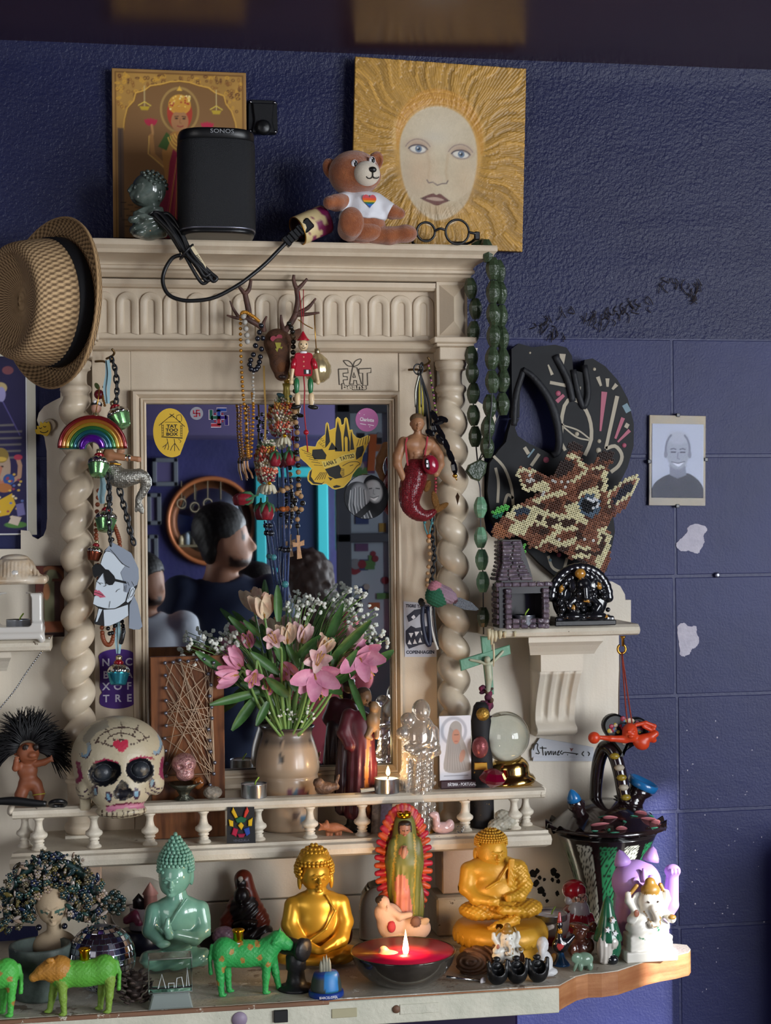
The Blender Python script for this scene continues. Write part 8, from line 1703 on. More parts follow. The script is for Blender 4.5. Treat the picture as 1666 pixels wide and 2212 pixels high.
t.add('flower_crown',fm,pm('beaded_flowers',rough=.25,attr=True,coat=.4),kind='stuff');t.add('crown_backing',M().prism(arc(112,1966,104,108,170,370,30)+arc(112,1966,44,48,370,170,20),-26,-20),pm('crown_felt','#141d1e',.8));t.add('crown_hoop',M().tube([(112+94*math.cos(a),1962+98*math.sin(a),-8)for a in np.linspace(math.pi*.95,math.pi*2.05,30)],9,8),pm('dark_teal_band','#1a3432',.4))
for x in(86,140):t.add('earring',M().ball((x,1998,16),7,10,8),m_blackblue)
t=T('castle_snow_globe','glass snow globe with a pink castle and a dragon','snow globe',300,2066,z=MZ);t.add('glass_dome',M().ball((306,1962,0),68,32,20),m_thin);t.add('base',M().lathe([(0,0),(50,0),(52,30),(44,48),(42,54),(0,54)],(304,2066,0),32),pm('midnight_base','#0c1024',.3));t.add('white_keep',M().lathe([(34,0),(33,46),(35,48),(30,48),(29,40)],(316,2010,0),24),pm('castle_white','#a8a4ac',.5));t.add('pink_tower',M().lathe([(15,0),(14,36),(17,38),(0,66)],(325,1972,4),20),pm('castle_pink','#a8766c',.5));t.add('grey_tower',M().lathe([(12,0),(12,18),(13,20),(0,36)],(301,1966,8),4),m_dkst)
s=S((272,1956,0),(320,2006,40),1.6);s.path([(276,1986,20),(292,1976,24),(300,1990,28),(316,2000,26)],[9,11,8,3],4).ell((296,1970,22),(8,9,7),3);t.add('dragon',s,pm('dragon_maroon','#6a2440',.35))
t=T('pine_cone','dark open pine cone between the pots','pine cone',292,2168,z=MZ);m_pc=pm('pine_scale','#2e2422',.7,var=('#4a3c36',60));t.add('core',M().ball((292,2130,0),(18,34,18),10,8),m_pc)
for q in range(54):a=q*2.4;v=q/54;t.add('scale',M().ball((292+(14+20*math.sin(math.pi*(.15+v*.75)))*math.cos(a),2162-v*62,(14+18*math.sin(math.pi*(.15+v*.75)))*math.sin(a)),(10,3,7),6,4,roty(-math.degrees(a))@rotz(-28)),m_pc)
t=T('engraved_glass_block','clear laser-engraved crystal block on a glass foot','souvenir',368,2172,z=MZ);m_sv=pm('souvenir_crystal','#eef6f4',.02,trans=1.,ior=1.24);t.add('block',M().box((368,2100,0),(47,37,26), None,3),m_sv);t.add('foot',M().prism([(321,2172),(330,2138),(408,2138),(416,2172)],-28,28,3),pm('frosted_foot','#aab6b2',.15,trans=.5))
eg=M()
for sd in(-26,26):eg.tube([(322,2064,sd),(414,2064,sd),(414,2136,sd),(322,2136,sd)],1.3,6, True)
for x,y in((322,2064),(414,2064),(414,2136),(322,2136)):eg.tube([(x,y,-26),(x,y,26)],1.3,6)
t.add('bevel_edges',eg,_mats['frosted_foot'],kind='stuff')  # added pale tubes stand in for highlights along the block's edges
m=M();
for P in([(342,2126),(350,2096),(358,2126)],[(364,2126),(364,2116),(376,2116),(376,2126)],[(380,2126),(382,2106),(392,2104),(396,2126)],[(402,2124),(404,2084),(408,2124)]):stroke(m,P,1.8,27,27.6)
t.add('engraving',m,pm('etched_white','#b8c0c0',.8),kind='stuff')
# --- centre
t=T('black_plate','black oval plate with shells under the dark red seated goddess','plate',522,2048,z=MZ,single=True);t.add('black_plate',M().lathe([(0,4),(70,4),(92,14),(94,16),(90,10),(66,0),(0,0)],(522,2046,0),48),m_black)
t=T('seated_goddess','dark red and black resin seated goddess with a hood','statue',530,2036,z=MZ,single=True);s=S((466,1878,-40),(598,2040,44),2.0);s.pal[0]=lin('#1c1416');mandala(s,528,2016,58).ell((528,1972,0),(36,44,28),10);s.paint('#6c2a1c').path([(528,1900,-8),(536,1940,-10),(560,1990,-2)],[20,22,24],6).path([(512,1950,-4),(494,1990,2)],[16,20],6);s.paint('#1c1416').ell((522,1934,12),(17,21,16),4);face(s,(521,1938,14),(14,18,14),-.1);s.ell((522,1906,6),(12,12,12),4);s.paint('#b0a498').ell((520,1894,18),(6,6,4),1);s.paint('#1c1416').path([(510,1990,26),(524,1984,36)],[9,7],3).path([(546,1990,26),(530,1984,36)],[9,7],3);s.rip(lambda x,y,z:.9*np.sin(y*.4+x*.3),(468,1950,-40),(596,2030,44));t.add('seated_goddess',s,pm('resin_gloss',rough=.3,attr=True))
t=T('black_fitting','black iron pipe-like fitting standing before the golden buddha','fitting',640,2136,z=MZ);t.add('stem',M().lathe([(0,0),(40,0),(38,6),(24,10),(20,22),(18,40),(22,44),(22,70),(20,74),(20,92),(0,94)],(640,2136,0),28),pm('black_iron','#17171a',.45,bump=(90,.5)));t.add('barrel',M().lathe([(0,-34),(18,-32),(20,-20),(19,20),(24,22),(25,34),(16,38),(8,40),(0,41)],(632,2044,4),24,(.7,.05,.7)),_mats['black_iron'])
t=T('souvenir_bell','blue souvenir dome with a grey spired cathedral on top','souvenir',705,2160,z=MZ);t.add('base',M().lathe([(0,0),(38,0),(39,4),(38,12),(34,14)],(705,2160,0),36),pm('souvenir_blue','#1d3a86',.3,coat=.3));t.add('drum',colorize(M().lathe([(34,13),(34,20),(33,28),(32,36),(30,44),(27,54),(24,58),(0,60)],(705,2160,0),60), lambda x,y,d:'#2a78b8' if 698<x<728 and d>0 and y<2142 else '#2c5a40' if 698<x<728 and d>0 else '#3c4440' if y>2106 else '#24408a'),m_col)
for x,h in((694,30),(700,40),(706,44),(712,36)):t.add('spire',M().lathe([(4.6,0),(4,h*.6),(0,h)],(x,2102,2),8),pm('spire_grey','#8e8a78',.7))
t.text('lettering','BARCELONA',705,2154,6,m_white_ink,39,wide=.8)
t=T('glass_dome','upright clear glass dome standing behind the virgin','glass dome',808,2034,z=MZ,single=True);t.add('glass_dome',M().lathe([(34,0),(36,4),(36,70),(30,104),(16,124),(0,130)],(812,2030,0),32),m_glass)
rocks('dark_figurine','tiny dark figurine standing behind the golden buddha elbow','figurine',750,2040, None,MZ,[((750,2018,0),(12,22,10)),((750,1994,2),(8,9,8))],pm('dark_maroon','#35161c',.4));rocks('patterned_shell','purple and pink patterned shell on the black plate','shell',484,2046, None,MZ+.01,[((484,2020,10),(26,22,16))],pm('shell_purple','#5c4458',.3,var=('#a8828c',60)),rough_=1);rocks('white_shell','white shell on the right of the black plate','shell',582,2040, None,MZ+.01,[((582,2024,10),(20,12,14))],pm('shell_white','#a8a4a0',.4))
# --- right group
t=T('wood_burl','striped brown wood burl under the lotus buddha','wood',1060,2100,z=MZ,single=True);s=S((982,2032,-10),(1140,2112,40),2.2);s.ell((1030,2074,0),(46,32,26),6,-8).ell((1090,2070,0),(46,28,24),8,10);s.rip(lambda x,y,z:1.8*np.sin(.5*np.hypot(x-1010,(y-2070)*1.6)),(984,2034,-10),(1138,2110,40));t.add('wood_burl',s,pm('olive_wood','#6e4c34',.5,grain=('#4a3020',60,(1,1,3))))
PC='#c9c6c0'
def ganesh(name,lab,px,py,k,z=MZ,big=True):
    t=T(name,lab,'statue',px,py,z=z);X= lambda x,y,d=0:(px+x*k,py+y*k,d*k);s=S(X(-62,-186,-36),X(62,2,46),1.9 if big else 1.3);s.pal[0]=lin('#d2cfc6')
    def E(c_,r,kk=4,a=0):s.ell(X(*c_),tuple(q*k for q in r),kk*k,a)
    def Pp(pts,r,kk=3):s.path([X(*p)for p in pts],[q*k for q in r],kk*k)
    if big:s.box(X(0,-12),(58*k,12*k,32*k),3*k);s.box(X(0,-40),(48*k,18*k,28*k),4*k,2*k)
    E((0,-72,0),(50,20,32),6);E((-26,-76,16),(22,28,18),6);E((2,-96,4),(32,30,24),8);Pp([(-28,-112,2),(-44,-134,4),(-46,-150,6)],(10,8,6));Pp([(34,-112,2),(44,-134,4),(42,-150,6)],(10,8,6));Pp([(-30,-104,8),(-44,-96,22),(-36,-112,32)],(10,9,7));Pp([(36,-104,8),(48,-92,20),(44,-98,30)],(10,9,8));E((2,-132,12),(24,26,20),6);E((-22,-134,2),(14,20,4),3,14);E((28,-134,2),(14,20,4),3,-14)
    Pp([(4,-122,30),(10,-104,36),(10,-88,36),(-2,-84,36),(-6,-90,34)],(10,8,7,6,5));s.paint('#8e6a2c');E((4,-158,10),(21,17,18),3);E((4,-174,8),(12,12,11),4);s.draw([X(6,-118)[:2],X(16,-100)[:2],X(14,-84)[:2]],3*k,24*k);s.draw([X(-14,-112)[:2],X(-2,-84)[:2],X(8,-80)[:2]],3*k,10*k);Pp([(-42,-146,2),(-24,-166,0)],(4,5));Pp([(40,-146,2),(30,-166,0)],(4,5));E((44,-100,34),(9,6,7),1)
    s.paint('#3a2a24');E((-8,-136,31),(3,2,2),0);E((14,-136,31),(3,2,2),0);s.paint('#a86a54');E((-37,-114,38),(6,9,2),1);s.paint('#3a7a58').draw([X(-30,-58)[:2],X(-14,-50)[:2]],3*k,10*k).draw([X(14,-82)[:2],X(14,-72)[:2]],5*k,10*k)
    s.rip(lambda x,y,z_:.5*np.sin(y*.5+x*.25)*(y>py-100*k),X(-56,-100,-36),X(56,-24,46));t.add('figure',s,pm('white_porcelain',rough=.35,attr=True))
ganesh('elephant_god_statue','white porcelain elephant-headed god with gold crown at the mantel end',1400,2078,1.0);ganesh('elephant_god_figurine','small white and gold elephant-headed figurine behind the black hands',1094,2108,.62,big=False)
rocks('white_sage','small white seated sage figurine behind the black hands','figurine',1174,2106, None,MZ,[((1174,2080,0),(21,28,18)),((1172,2040,4),(13,18,13)),((1168,2054,14),(7,14,6)),((1160,2086,14),(12,16,10)),((1182,2098,6),(22,10,16))],pm('white_resin','#c4c4c4',.4),h=1.4,rough_=.5)
t=T('black_hands','row of three black cupped hands holding bowls','figurine',1116,2124,z=MZ)
for x in(1074,1118,1164):s=S((x-26,2064,-22),(x+26,2128,26),1.6);s.ell((x,2100,0),(23,25,20),4);s.ell((x,2088,8),(14,16,16),3,mode='cut');s.path([(x-18,2094,4),(x-20,2076,2)],[6,5],3).path([(x+18,2094,4),(x+20,2074,2)],[6,5],3).ell((x,2072,-8),(9,6,6),2).ell((x,2086,-6),(9,7,5),2);t.add('cupped_hand',s,m_black)
t=T('steel_skewer','thin steel rod with a pale round head on the mantel','rod',1040,2120,z=MZ);t.add('rod',M().tube([(962,2104,6),(1040,2117,6)],3,8),m_chrome);t.add('head',M().lathe([(0,0),(8,0),(8,3),(0,3)],(1041,2116,8),16,(.5,.1,.8)),m_white_ink)
tp=T('painted_cup','white and red cup holding a tealight beside the lotus buddha','cup',1192,2044,z=MZ);tp.add('cup',colorize(M().lathe([(0,0),(34,0),(36,20),(37,30),(38,32),(42,70),(40,76),(36,72),(0,70)],(1192,2044,0),36), lambda x,y,d:'#a81c20' if y>2014 else '#c9c0bc'),m_col);tealight(1190,1986, None,MZ+.039,'unlit tealight with a green wick in the white and red cup',36,14)
t=T('santa_figurine','glossy red santa figurine with spectacles and white beard','figurine',1245,2038,z=MZ,single=True);s=S((1204,1900,-34),(1284,2040,40),1.7);s.pal[0]=lin('#94141f');s.path([(1246,1985,0),(1246,2026,0)],[34,34],6).path([(1220,1984,8),(1212,2012,18)],[13,12],4).path([(1270,1984,8),(1276,2012,16)],[13,12],4).ell((1242,1922,0),(27,24,25),4);s.paint('#c4967e').ell((1250,1938,10),(19,16,18),3);s.ell((1252,1940,28),(5,4,5),2);s.paint('#b5b2b2').ell((1248,1966,16),(23,26,17),5).ell((1246,1994,20),(9,30,14),4).ell((1226,1944,8),(8,10,10),2).ell((1216,2020,22),(11,11,10),2);s.paint('#3a3430').draw(arc(1243,1938,6,6,0,360),1.8,14).draw(arc(1259,1937,6,6,0,360),1.8,14);s.paint('#20202c').ell((1236,2022,28),(14,9,8),2);t.add('santa_figurine',s,m_colgloss)
t=T('gnome_figurine','white-bearded gnome with a tall green starred hat','figurine',1312,2078,z=MZ);s=S((1280,2004,-26),(1346,2080,34),1.6);s.pal[0]=lin('#1f5a40');s.ell((1316,2046,0),(27,34,24),4);s.paint('#c0bab2').ell((1302,2044,14),(18,32,16),4).ell((1318,2030,22),(13,14,10),3).ell((1302,2070,14),(12,8,10),3);s.rip(lambda x,y,z:.8*np.sin(x*.7)*(x<1318),(1282,2016,-26),(1320,2074,34));s.paint('#14181c').ell((1318,2068,20),(13,11,11),2);t.add('body',s,m_colgloss)
m=M().lathe([(31,0),(31,6),(26,20),(18,50),(10,80),(3,94),(0,95)],(1314,2030,0),28);h_=t.add('hat',m,pm('gnome_green','#1f5a40',.2,coat=.5))
for x,y in((1318,1982),(1306,2002),(1322,2010)):t.add('star',M().prism([(x+(7 if q%2==0 else 3.4)*math.cos(q*.628),y+(7 if q%2==0 else 3.4)*math.sin(q*.628))for q in range(10)],14,29),m_wax,parent=h_)
rocks('laughing_buddha','small glossy brown laughing buddha with a hat','figurine',1254,2072, None,MZ,[((1254,2048,0),(28,24,20)),((1252,2016,4),(15,15,14)),((1258,2004,-4),(27,9,20),3,14),((1234,2048,14),(10,14,8)),((1272,2040,12),(10,16,8)),((1284,2004,0),(9,12,8))],pm('brown_glaze','#3c1c16',.18,var=('#6a4030',60),coat=.5),rough_=.6)
t=T('folk_rooster','black folk rooster with a red heart on a blue base','figurine',1212,2084,z=MZ);t.add('base',M().lathe([(0,0),(20,0),(18,4),(10,14),(6,26),(0,28)],(1212,2084,0),20),pm('rooster_blue','#1c4a78',.25,coat=.4));s=S((1184,1966,-14),(1248,2066,18),1.4);s.pal[0]=lin('#15151a');s.ell((1212,2042,0),(19,17,11),4).path([(1208,2034,0),(1210,2000,0)],[9,5],4).ell((1210,1998,0),(7,8,6),2).path([(1226,2036,0),(1240,2024,0)],[9,5],3);s.paint('#8c1c24').path([(1210,1990,0),(1210,1972,0)],[5,2.5],2);s.paint('#c08a20').ell((1210,2010,5),(5,5,4),1);s.paint('#a83c3c').blot([(1208,2052),(1200,2040),(1202,2034),(1208,2036),(1214,2034),(1216,2040)],2);t.add('rooster',s,m_colgloss)
rocks('yellow_smiley','round yellow carved face charm beside the folk rooster','charm',1196,2082, None,MZ,[((1196,2070,6),(9,13,5))],pm('charm_yellow','#a8762c',.5))
rocks('glass_elephant','small pale green glass elephant at the front right','figurine',1258,2096, None,MZ,[((1262,2072,0),(21,15,14)),((1244,2066,6),(11,11,9)),((1240,2066,12),(10,10,4)),((1240,2084,10),(4,12,4),3,20),((1252,2086,8),(6,10,6)),((1274,2086,6),(7,10,6)),((1268,2086,-6),(6,10,6))],pm('green_glass','#8aa892',.12,trans=.4,sss=.2))
# --- lilac waving cat
t=T('waving_cat','matt lilac waving cat figurine beside the black pitcher','figurine',1386,2062,z=MZ-.0);m_lil=pm('lilac_matt','#a583c4',.45);t.o.location.y+=.0
s=S((1314,1850,-60),(1476,2064,56),2.3);s.ell((1376,1906,0),(54,50,50),6).path([(1386,1960,-4),(1388,2020,-4)],[54,60],10);s.path([(1424,2004,4),(1450,1960,10),(1454,1896,12)],[20,18,14],3).ell((1454,1882,14),(18,16,16),3)
for q in range(3):s.ell((1446+q*8,1880,29),(3.4,7,4),2)
s.ell((1360,1892,46),(8,8,5),1).ell((1396,1888,46),(8,8,5),1).path([(1378,1868,44),(1378,1890,50)],[4,6],3).ell((1378,1908,48),(14,9,7),4).ell((1360,2020,44),(18,26,14),6);s.box((1388,2090,0),(80,28,70),1,mode='cut');t.add('body',s,m_lil)
for x,y,a in((1346,1854,-14),(1410,1850,12)):m=M().lathe([(0,-4),(19,-4),(17,6),(8,24),(0,30)],(x,y+6,-2),20,(math.sin(math.radians(a)),-math.cos(math.radians(a)),0));e_=t.add('ear',m,m_lil)
# --- black painted pitcher
t=T('folk_pitcher','tall black folk-painted pitcher with ruffled rim and hooped handle','pitcher',1312,2006,z=MZ);m_pit=pm('black_folk_glaze','#14100f',.14,coat=.6,var=('#241618',10))
def pcol(x,y,d):
    a=math.atan2(d,x-1312);q=int((a+math.pi)/(2*math.pi)*12);n_=math.sin(x*.9+y*.35)*math.sin(y*.8-d*.5)+.4*math.sin(x*2.1+d)*math.sin(y*1.7)
    u=abs(((a+math.pi)/(2*math.pi)*12)%1-.5)
    if u>.36 or n_>.32 or 1812>y: return '#120f10'
    return '#1f5c3c' if q%2 else '#a8aba0'
t.add('body',colorize(M().lathe([(r,h)for r,h in spline([(0,0),(50,0),(54,6),(62,60),(78,120),(98,176),(110,206)],60)],(1312,2006,0),180),pcol),m_colgloss)
t.add('ruffled_rim',M().grid(lambda i,j:(1312+(104+j*30)*math.cos(2*math.pi*i),1788-j*6+j*11*math.sin(2*math.pi*i*16),(104+j*30)*math.sin(2*math.pi*i)*.82),160,5, True),m_pit)
sh_=t.add('shoulder',M().lathe([(132,0),(116,8),(96,26),(70,46),(44,56),(20,60),(0,61)],(1312,1786,0),64),m_pit)
def onsh(x,y):r_=float(np.interp(1786-y,[0,8,26,46,56],[132,116,96,70,44])); return(x,y,math.sqrt(max(r_*r_-(x-1312)**2,90)))
for x,y,r_ in((1270,1764,0),(1296,1752,30),(1312,1772,60),(1384,1762,20),(1372,1750,50),(1402,1772,80)):t.add('painted_flower',M().ball(onsh(x,y),(22,12,2.4),12,6,rotx(-58)@rotz(r_)),pm('folk_pink','#b06a70',.3),parent=sh_)
for x,y,a in((1280,1750,-30),(1296,1778,10),(1258,1776,20),(1324,1760,60),(1352,1752,30),(1388,1778,-20),(1284,1774,80),(1404,1762,50)):t.add('painted_leaf',M().ball(onsh(x,y),(13,4,2),8,5,rotx(-58)@rotz(a)),pm('folk_green','#2c6a54',.3),parent=sh_)
hp3=spline([(1296,1738,-26),(1298,1690,-24),(1302,1640,-14),(1312,1608,0),(1326,1618,14),(1336,1660,24),(1342,1700,28),(1346,1728,30)],40);hd_=t.add('handle',M().tube(hp3,[13,14,15,16,16,15,15,15],12),m_pit)
for q,(x,y)in enumerate(((1322,1624),(1332,1650),(1336,1672),(1340,1694),(1344,1716))):t.add('handle_dab',M().ball((x,y,34+q*2),(12,8,8),8,6),pm('folk_ochre','#8a7626',.3)if q%2==0 else m_mw,parent=hd_)
t.add('spout',M().lathe([(16,0),(20,14),(14,30),(20,44),(16,54),(15,58)],(1252,1768,30),20,(-.42,-.88,.2)),m_pit);t.add('spout_tip',M().lathe([(16,0),(14,10),(6,24),(0,28)],(1228,1718,42),16,(-.3,-.93,.2)),pm('folk_blue','#1c66a0',.25,coat=.4));t.add('neck',M().lathe([(40,0),(24,20),(22,34),(30,50)],(1364,1744,0),24,(.55,-.82,.1)),m_pit);t.add('neck_rim',M().lathe([(31,0),(34,2),(35,16),(31,18),(26,12)],(1391,1702,4),28,(.42,-.9,.15)),_mats['folk_blue'])
# --- fittings on the mantel front
for nm,x,y,hx,hy,mt_,lab in(('front_stud',606,2192,15,13,m_blackmatt,'black square stud'),('brass_plate',743,2186,28,10,pm('worn_plate','#a8a284',.5), None),('patched_inset',905,2176,44,11,m_front, None)):q=at(x,y,-fy);wbox(nm,q[0]-hx*.0006,q[0]+hx*.0006,fy-.0085 if nm=='front_stud' else fy-.0052,fy,q[2]-hy*.0006,q[2]+hy*.0006,mt_,mt, None,.0006)
for x,y,mt_ in((517,2200,pm('badge_mauve','#8a7c90',.5)),(855,2178,pm('rusty_screw','#6a4c3a',.6))):PT(mt,x,y,-fy).add('round_badge',M().lathe([(0,4),(17 if x<600 else 9,4),(16 if x<600 else 8,8),(0,8)],(x,y,2),20,(0,0,1)),mt_)
def settle(name,R_,H):
    o=bpy.data.objects.get(name);p=Vector(o.location);d=(p-Vector(CAM)).length;sl=(CAM[2]-p.z)/max(.1,abs(CAM[1]-p.y));dirv=Vector((p.x-CAM[0],p.y-CAM[1],0)).normalized()
    o.location=p+dirv*R_*d/FPX;o.scale.z=(H-sl*R_)/H
for a in(('celadon_buddha',50,311),('golden_buddha',54,280),('lotus_buddha',96,303),('candle_bowl',30,84),('stone_pot',52,134),('elephant_god_statue',28,186),('waving_cat',40,230),('folk_pitcher',48,400),('castle_snow_globe',44,170),('souvenir_bell',34,90),('painted_cup',32,76),('santa_figurine',28,136),('stoneware_vase',56,236)):settle(*a)
# ------------------------------------------------------------------ the room seen in the mirror
def refl(px,py,dist):
    v=ray(px,py);t_=(MIR_Y-CAM[1])/v[1];h=CAM+v*t_;u=np.array([v[0],-v[1],v[2]]); return h+u*((-dist-h[1])/u[1])
class RTh(T):
    """a thing placed where the mirror shows it: D points towards the mirror"""
    def __init__(s,name,label,cat,ax,ay,dist,group=None):
        s.p=refl(ax,ay,dist);s.ax,s.ay=ax,ay;s.k=(2*MIR_Y*-1+dist-CAM[1]-.1)/FPX;s.depth=dist;s.rz=0;s.args=(name,label,cat,group, None)
        s.o=bpy.data.objects.new(name, None);COL.objects.link(s.o);s.o.location=s.p;tag(s.o,label,cat,group)
    def add(s,name,m,mat,parent=None,label=None,smooth=True,kind=None,kx=None):
        class _:pass
        q=_();v,f,c_,fl_=m.data();v=v.copy();v[:,2]*=-1;f=f[:,::-1]if isinstance(f,np.ndarray)else[g[::-1]for g in f];q.data= lambda:(v,f,c_,fl_)
        return T.add(s,name,q,mat,parent,label,smooth,kind,kx)
BD=-ROOM_B-.005
m_frw=pm('grey_frame','#5c6066',.35);m_turq=pm('turquoise_paint','#2f9aa0',.4);m_gilt=pm('gilt_strip','#c9962c',.25,.8);m_purp=pm('mauve_paint','#4c4468',.5)
o=wbox('trim_1',ROOM_L,ROOM_R,ROOM_B,ROOM_B+.5,float(refl(500,950,BD)[2]),CEIL_Z,m_purp, None,'structure')
for x0,y0,x1,y1,lab in((330,990,384,1050,'upper grey picture frame reflected at the left of the mirror'),(318,1066,348,1134,'middle grey picture frame reflected at the left of the mirror'),(316,1156,342,1250,'lower grey picture frame reflected at the left of the mirror')):
    t=RTh('framed_picture',lab,'picture',(x0+x1)/2,y1,BD)
    for a,b2,c2,d2 in((x0,y0,x1,y0+9),(x0,y1-9,x1,y1),(x0,y0,x0+9,y1),(x1-9,y0,x1,y1)):t.add('frame_bar',M().box(((a+c2)/2,(b2+d2)/2,3),((c2-a)/2,(d2-b2)/2,4), None,1),m_frw)
    t.add('print',M().box(((x0+x1)/2,(y0+y1)/2,1),((x1-x0)/2-8,(y1-y0)/2-8,1)),m_purp)
t=RTh('round_mirror','round copper-framed wall mirror seen in the reflection','mirror',457,1222,BD)
t.add('rim',M().torus((457,1126,6),92,5,(0,0,1),56,10),pm('copper_frame','#a8643c',.35,.3));t.add('glass',M().lathe([(0,2),(91,2),(91,0),(0,0)],(457,1126,3),48,(0,0,1)),pm('dim_mirror','#8c949c',.05,1.0))
t.add('shelf_reflection',M().box((430,1178,5),(46,3,2)),pm('dim_shelf','#6a6048',.6))
for i in range(4):t.add('hanging_ring',M().torus((394+i*28,1088+8*(i%2),7),10,1.2,(.3,0,1),18,5),pm('cane','#8a7c62',.6));t.add('hanging_string',M().tube([(394+i*28,1040,7),(394+i*28,1080,7)],.9,5),_mats['cane'])
for i in range(7):t.add('jar',M().lathe([(6,0),(6,14+i%3*6),(3,20+i%3*6)],(392+i*13,1176,7),10),pm('jar_%d'%(i%3),['#a09070','#7c8890','#4c463c'][i%3],.4))
t=RTh('turquoise_window','tall turquoise window frame seen in the reflection','window frame',630,1238,BD-.02)
for a,b2,c2,d2 in((552,1010,575,1238),(686,1010,710,1238),(552,1008,710,1030),(552,1226,710,1240)):t.add('frame_bar',M().box(((a+c2)/2,(b2+d2)/2,5),((c2-a)/2,(d2-b2)/2,7), None,2.5),m_turq)
t.add('dark_pane',M().box((631,1124,1),(58,100,1)),pm('dark_pane','#20283c',.08))
t=RTh('gilt_mirror_edge','narrow vertical gilt strip seen beside the turquoise frame','strip',733,1190,BD-.3);t.add('strip',M().box((733,1080,0),(8,110,6), None,2),m_gilt)
t=RTh('sticker_door','grey door with a sticker-covered window seen in the reflection','door',800,1690,3.9)
for a,b2,c2,d2 in((732,860,762,1720),(846,860,880,1720),(732,860,880,884),(732,1146,880,1166),(732,1370,880,1720)):t.add('door_rail',M().box(((a+c2)/2,(b2+d2)/2,0),((c2-a)/2,(d2-b2)/2,14), None,2),pm('door_grey','#51545a',.5))
t.add('pane',M().box((804,1130,-2),(44,262,2)),pm('frosted_pane','#b4c0c8',.4));rg=random.Random(14)
for i in range(46):
    x,y=rg.uniform(768,842),rg.uniform(890,1365);w_,h_=rg.uniform(6,15),rg.uniform(6,14)
    if abs(y-1156)<16:continue
    cc=['#8c2c38','#b08a3c','#3a4a78','#8a8c90','#1c1c24','#5c8a4c','#b0a89c','#6c4a70','#b86a3c'][i%9]
    t.add('sticker',M().prism(ellipse(x,y,w_*.8,w_*.8,14)if i%3==0 else[(x-w_,y-h_),(x+w_,y-h_),(x+w_,y+h_),(x-w_,y+h_)],.5+i*.05,1.4+i*.05),pm('door_sticker_%d'%(i%9),cc,.6))
t.add('pride_sticker',M().prism([(806,930),(822,930),(816,1010),(800,1010)],3,4),pm('orange_sticker','#c8642c',.6))
m_tr=pm('dark_trousers','#1c2230',.8)
def person(lab,hx,hy,hr,dist,shirt,hair,turn=0.,curly=False,ponytail=False,armlen=1.,arms=True):
    """one continuous body from head to feet; turn -1..1 points the face left/right, None = seen from behind"""
    t=RTh('person',lab,'person',hx,hy+hr*9,dist);u=hr/50.;fy_=refl(hx,hy,dist)[2]/t.k;foot=hy+fy_;hip=hy+(foot-hy)*.48
    s=S((hx-200*u,hy-75*u,-110*u),(hx+200*u,foot+4,130*u),6*u);s.pal[0]=lin('#a8775c');tx=turn or 0
    s.ell((hx,hy,0),(44*u,58*u,50*u),6*u).ell((hx+tx*22*u,hy+30*u,10*u*(1-abs(tx))),(32*u,32*u,36*u),10*u).cap((hx-tx*10*u,hy+50*u,-8*u),(hx-tx*14*u,hy+110*u,-12*u),28*u,34*u,8*u)
    s.ell((hx,hy+172*u,-8*u),(92*u,100*u,52*u),20*u).path([(hx,hy+250*u,-8*u),(hx,hip,-8*u)],[64*u,66*u],20*u)
    for q in(-1,1):
        s.path([(hx+q*34*u,hip,-8*u),(hx+q*36*u,(hip+foot)/2,0),(hx+q*36*u,foot-14*u,-6*u)],[46*u,32*u,22*u],10*u).ell((hx+q*36*u,foot-12*u,24*u),(22*u,12*u,46*u),6*u)
        s.path([(hx+q*88*u,hy+112*u,-8*u),(hx+q*104*u,hy+235*u,-6*u),(hx+q*80*u,hy+320*u,50*u)],[33*u,26*u,20*u],8*u);hxq,hyq,hd_=hx+q*76*u,hy+334*u,62*u;s.ell((hxq,hyq,hd_),(18*u,22*u,13*u),5*u)
        for f_ in range(4):s.path([(hxq+(f_-1.5)*9*u,hyq+14*u,hd_+4*u),(hxq+(f_-1.5)*9*u,hyq+34*u-abs(f_-1.5)*4*u,hd_+10*u),(hxq+(f_-1.5)*8*u,hyq+44*u-abs(f_-1.5)*5*u,hd_+2*u)],[6*u,5.4*u,4.6*u],2*u)
        s.path([(hxq-q*14*u,hyq,hd_+6*u),(hxq-q*26*u,hyq+16*u,hd_+12*u)],[7*u,5*u],3*u)
    fx=hx+tx*44*u
    if turn is not None:
        s.path([(fx,hy-6*u,44*u*(1-abs(tx))),(fx+tx*16*u,hy+16*u,60*u*(1-abs(tx)))],[6*u,9*u],5*u).ell((fx+tx*4*u,hy+34*u,46*u*(1-abs(tx))),(9*u,6*u,14*u),3*u);s.paint('#2a1c18').ell((fx-tx*5*u,hy-6*u,30*u*abs(tx)+34*u*(1-abs(tx))),(3*u,2.6*u,5*u),1);s.paint('#3c2a22').ell((hx+tx*24*u,hy+42*u,8*u),(27*u,15*u,36*u),3*u);s.pal.append(lin('#a8775c'));s.cur=0
    s.ell((hx-tx*10*u,hy+4*u,46*u if abs(tx)>.4 else 0),(9*u,15*u,6*u),3*u)
    t.add('body',s,pm('person_skin',rough=.55,attr=True))
    s=S((hx-160*u,hy+50*u,-100*u),(hx+160*u,hip+30*u,90*u),6*u);s.ell((hx,hy+170*u,-8*u),(100*u,108*u,60*u),20*u).path([(hx,hy+250*u,-8*u),(hx,hip,-8*u)],[74*u,76*u],20*u)
    for q in(-1,1):s.path([(hx+q*86*u,hy+108*u,-8*u),(hx+q*106*u,hy+(215*armlen)*u,-6*u)],[40*u,40*u],10*u)
    s.ell((hx-tx*12*u,hy+56*u,-6*u),(42*u,34*u,44*u),4*u,mode='cut');s.rip(lambda x,y,z:2.2*u*np.sin(x/u*.05+y/u*.07),(hx-160*u,hy+90*u,-100*u),(hx+160*u,hip+20*u,90*u));t.add('shirt',s,shirt)
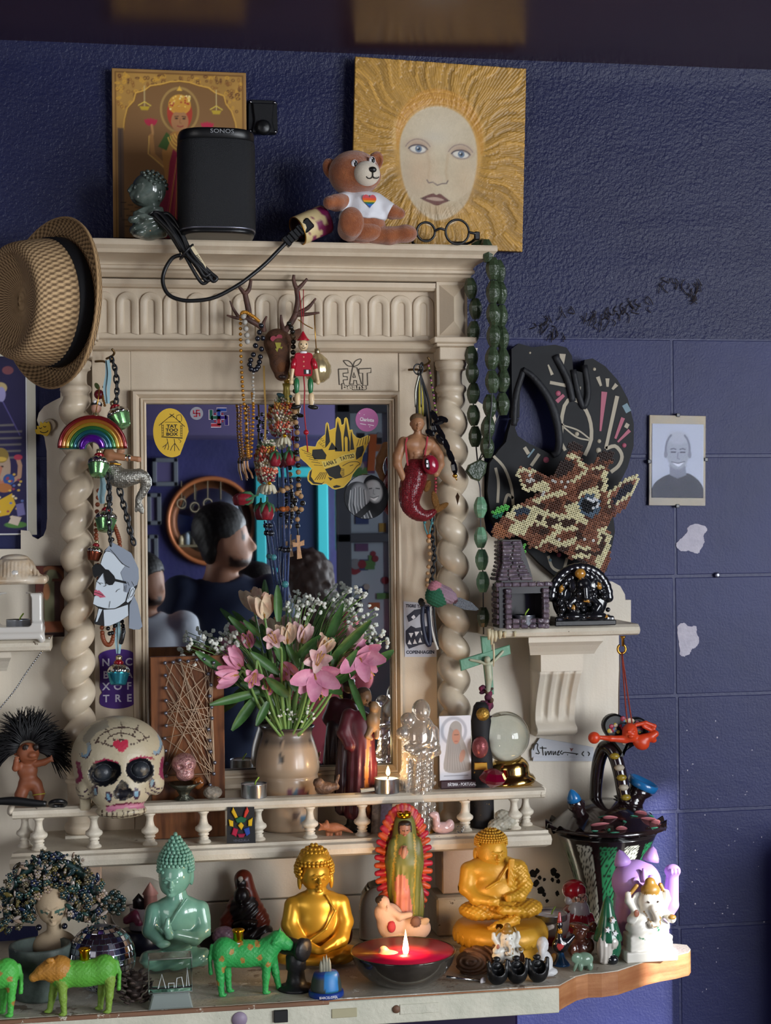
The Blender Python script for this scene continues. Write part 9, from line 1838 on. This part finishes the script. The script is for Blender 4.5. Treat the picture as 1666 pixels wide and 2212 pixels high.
    s=S((hx-110*u,hip-14*u,-80*u),(hx+110*u,foot,70*u),8*u);s.ell((hx,hip+10*u,-8*u),(78*u,50*u,62*u),10*u)
    for q in(-1,1):s.path([(hx+q*36*u,hip+10*u,-8*u),(hx+q*38*u,(hip+foot)/2,0),(hx+q*38*u,foot-26*u,-6*u)],[54*u,42*u,34*u],8*u)
    t.add('trousers',s,m_tr)
    s=S((hx-110*u,hy-100*u,-110*u),(hx+110*u,hy+190*u,90*u),4*u);bk=-1 if turn is None else 1
    if turn is None:s.ell((hx,hy-4*u,14*u),(62*u,66*u,56*u),8*u).ell((hx+6*u,hy+56*u,20*u),(66*u,66*u,46*u),16*u)
    else:s.ell((hx-tx*14*u,hy-20*u,-14*u*(1-abs(tx))),(53*u,52*u,57*u),6*u).ell((hx-tx*30*u,hy+8*u,-6*u),(24*u,44*u,52*u),8*u);s.ell((hx+tx*56*u,hy+32*u,40*u*(1-abs(tx))),(52*u,56*u,80*u),6*u,mode='cut')
    s.rip(lambda x,y,z:1.1*u*np.sin(x/u*.43+y/u*.19)*np.sin(y/u*.31-x/u*.17+z/u*.27),(hx-110*u,hy-100*u,-110*u),(hx+110*u,hy+190*u,90*u))
    if curly:s.rip(lambda x,y,z:5*u*np.sin(x/u*.16)*np.sin(y/u*.15+1)*np.sin(z/u*.16+2),(hx-110*u,hy-100*u,-110*u),(hx+110*u,hy+190*u,90*u))
    t.add('hair',s,hair); return t
m_hair=pm('dark_hair','#15120f',.55,bump=(60,.6));m_curl=pm('brown_curls','#3a2820',.6,bump=(40,.9))
person('dark-haired man in a navy t-shirt in profile, reflected in the mirror',492,1166,56,2.9,pm('navy_tshirt','#26304a',.85),m_hair,.85)
person('curly-haired person in a coral top seen from behind in the mirror',664,1252,50,3.75,pm('coral_top','#b0505a',.85),m_curl, None, True)
person('dark-haired person in a black shirt seen from behind in the mirror',556,1268,40,4.4,pm('black_shirt','#15171c',.85),m_hair, None)
person('person in a white shirt at the left edge of the mirror',318,1262,46,2.6,pm('white_shirt','#c4c8d0',.85),m_hair,.6)
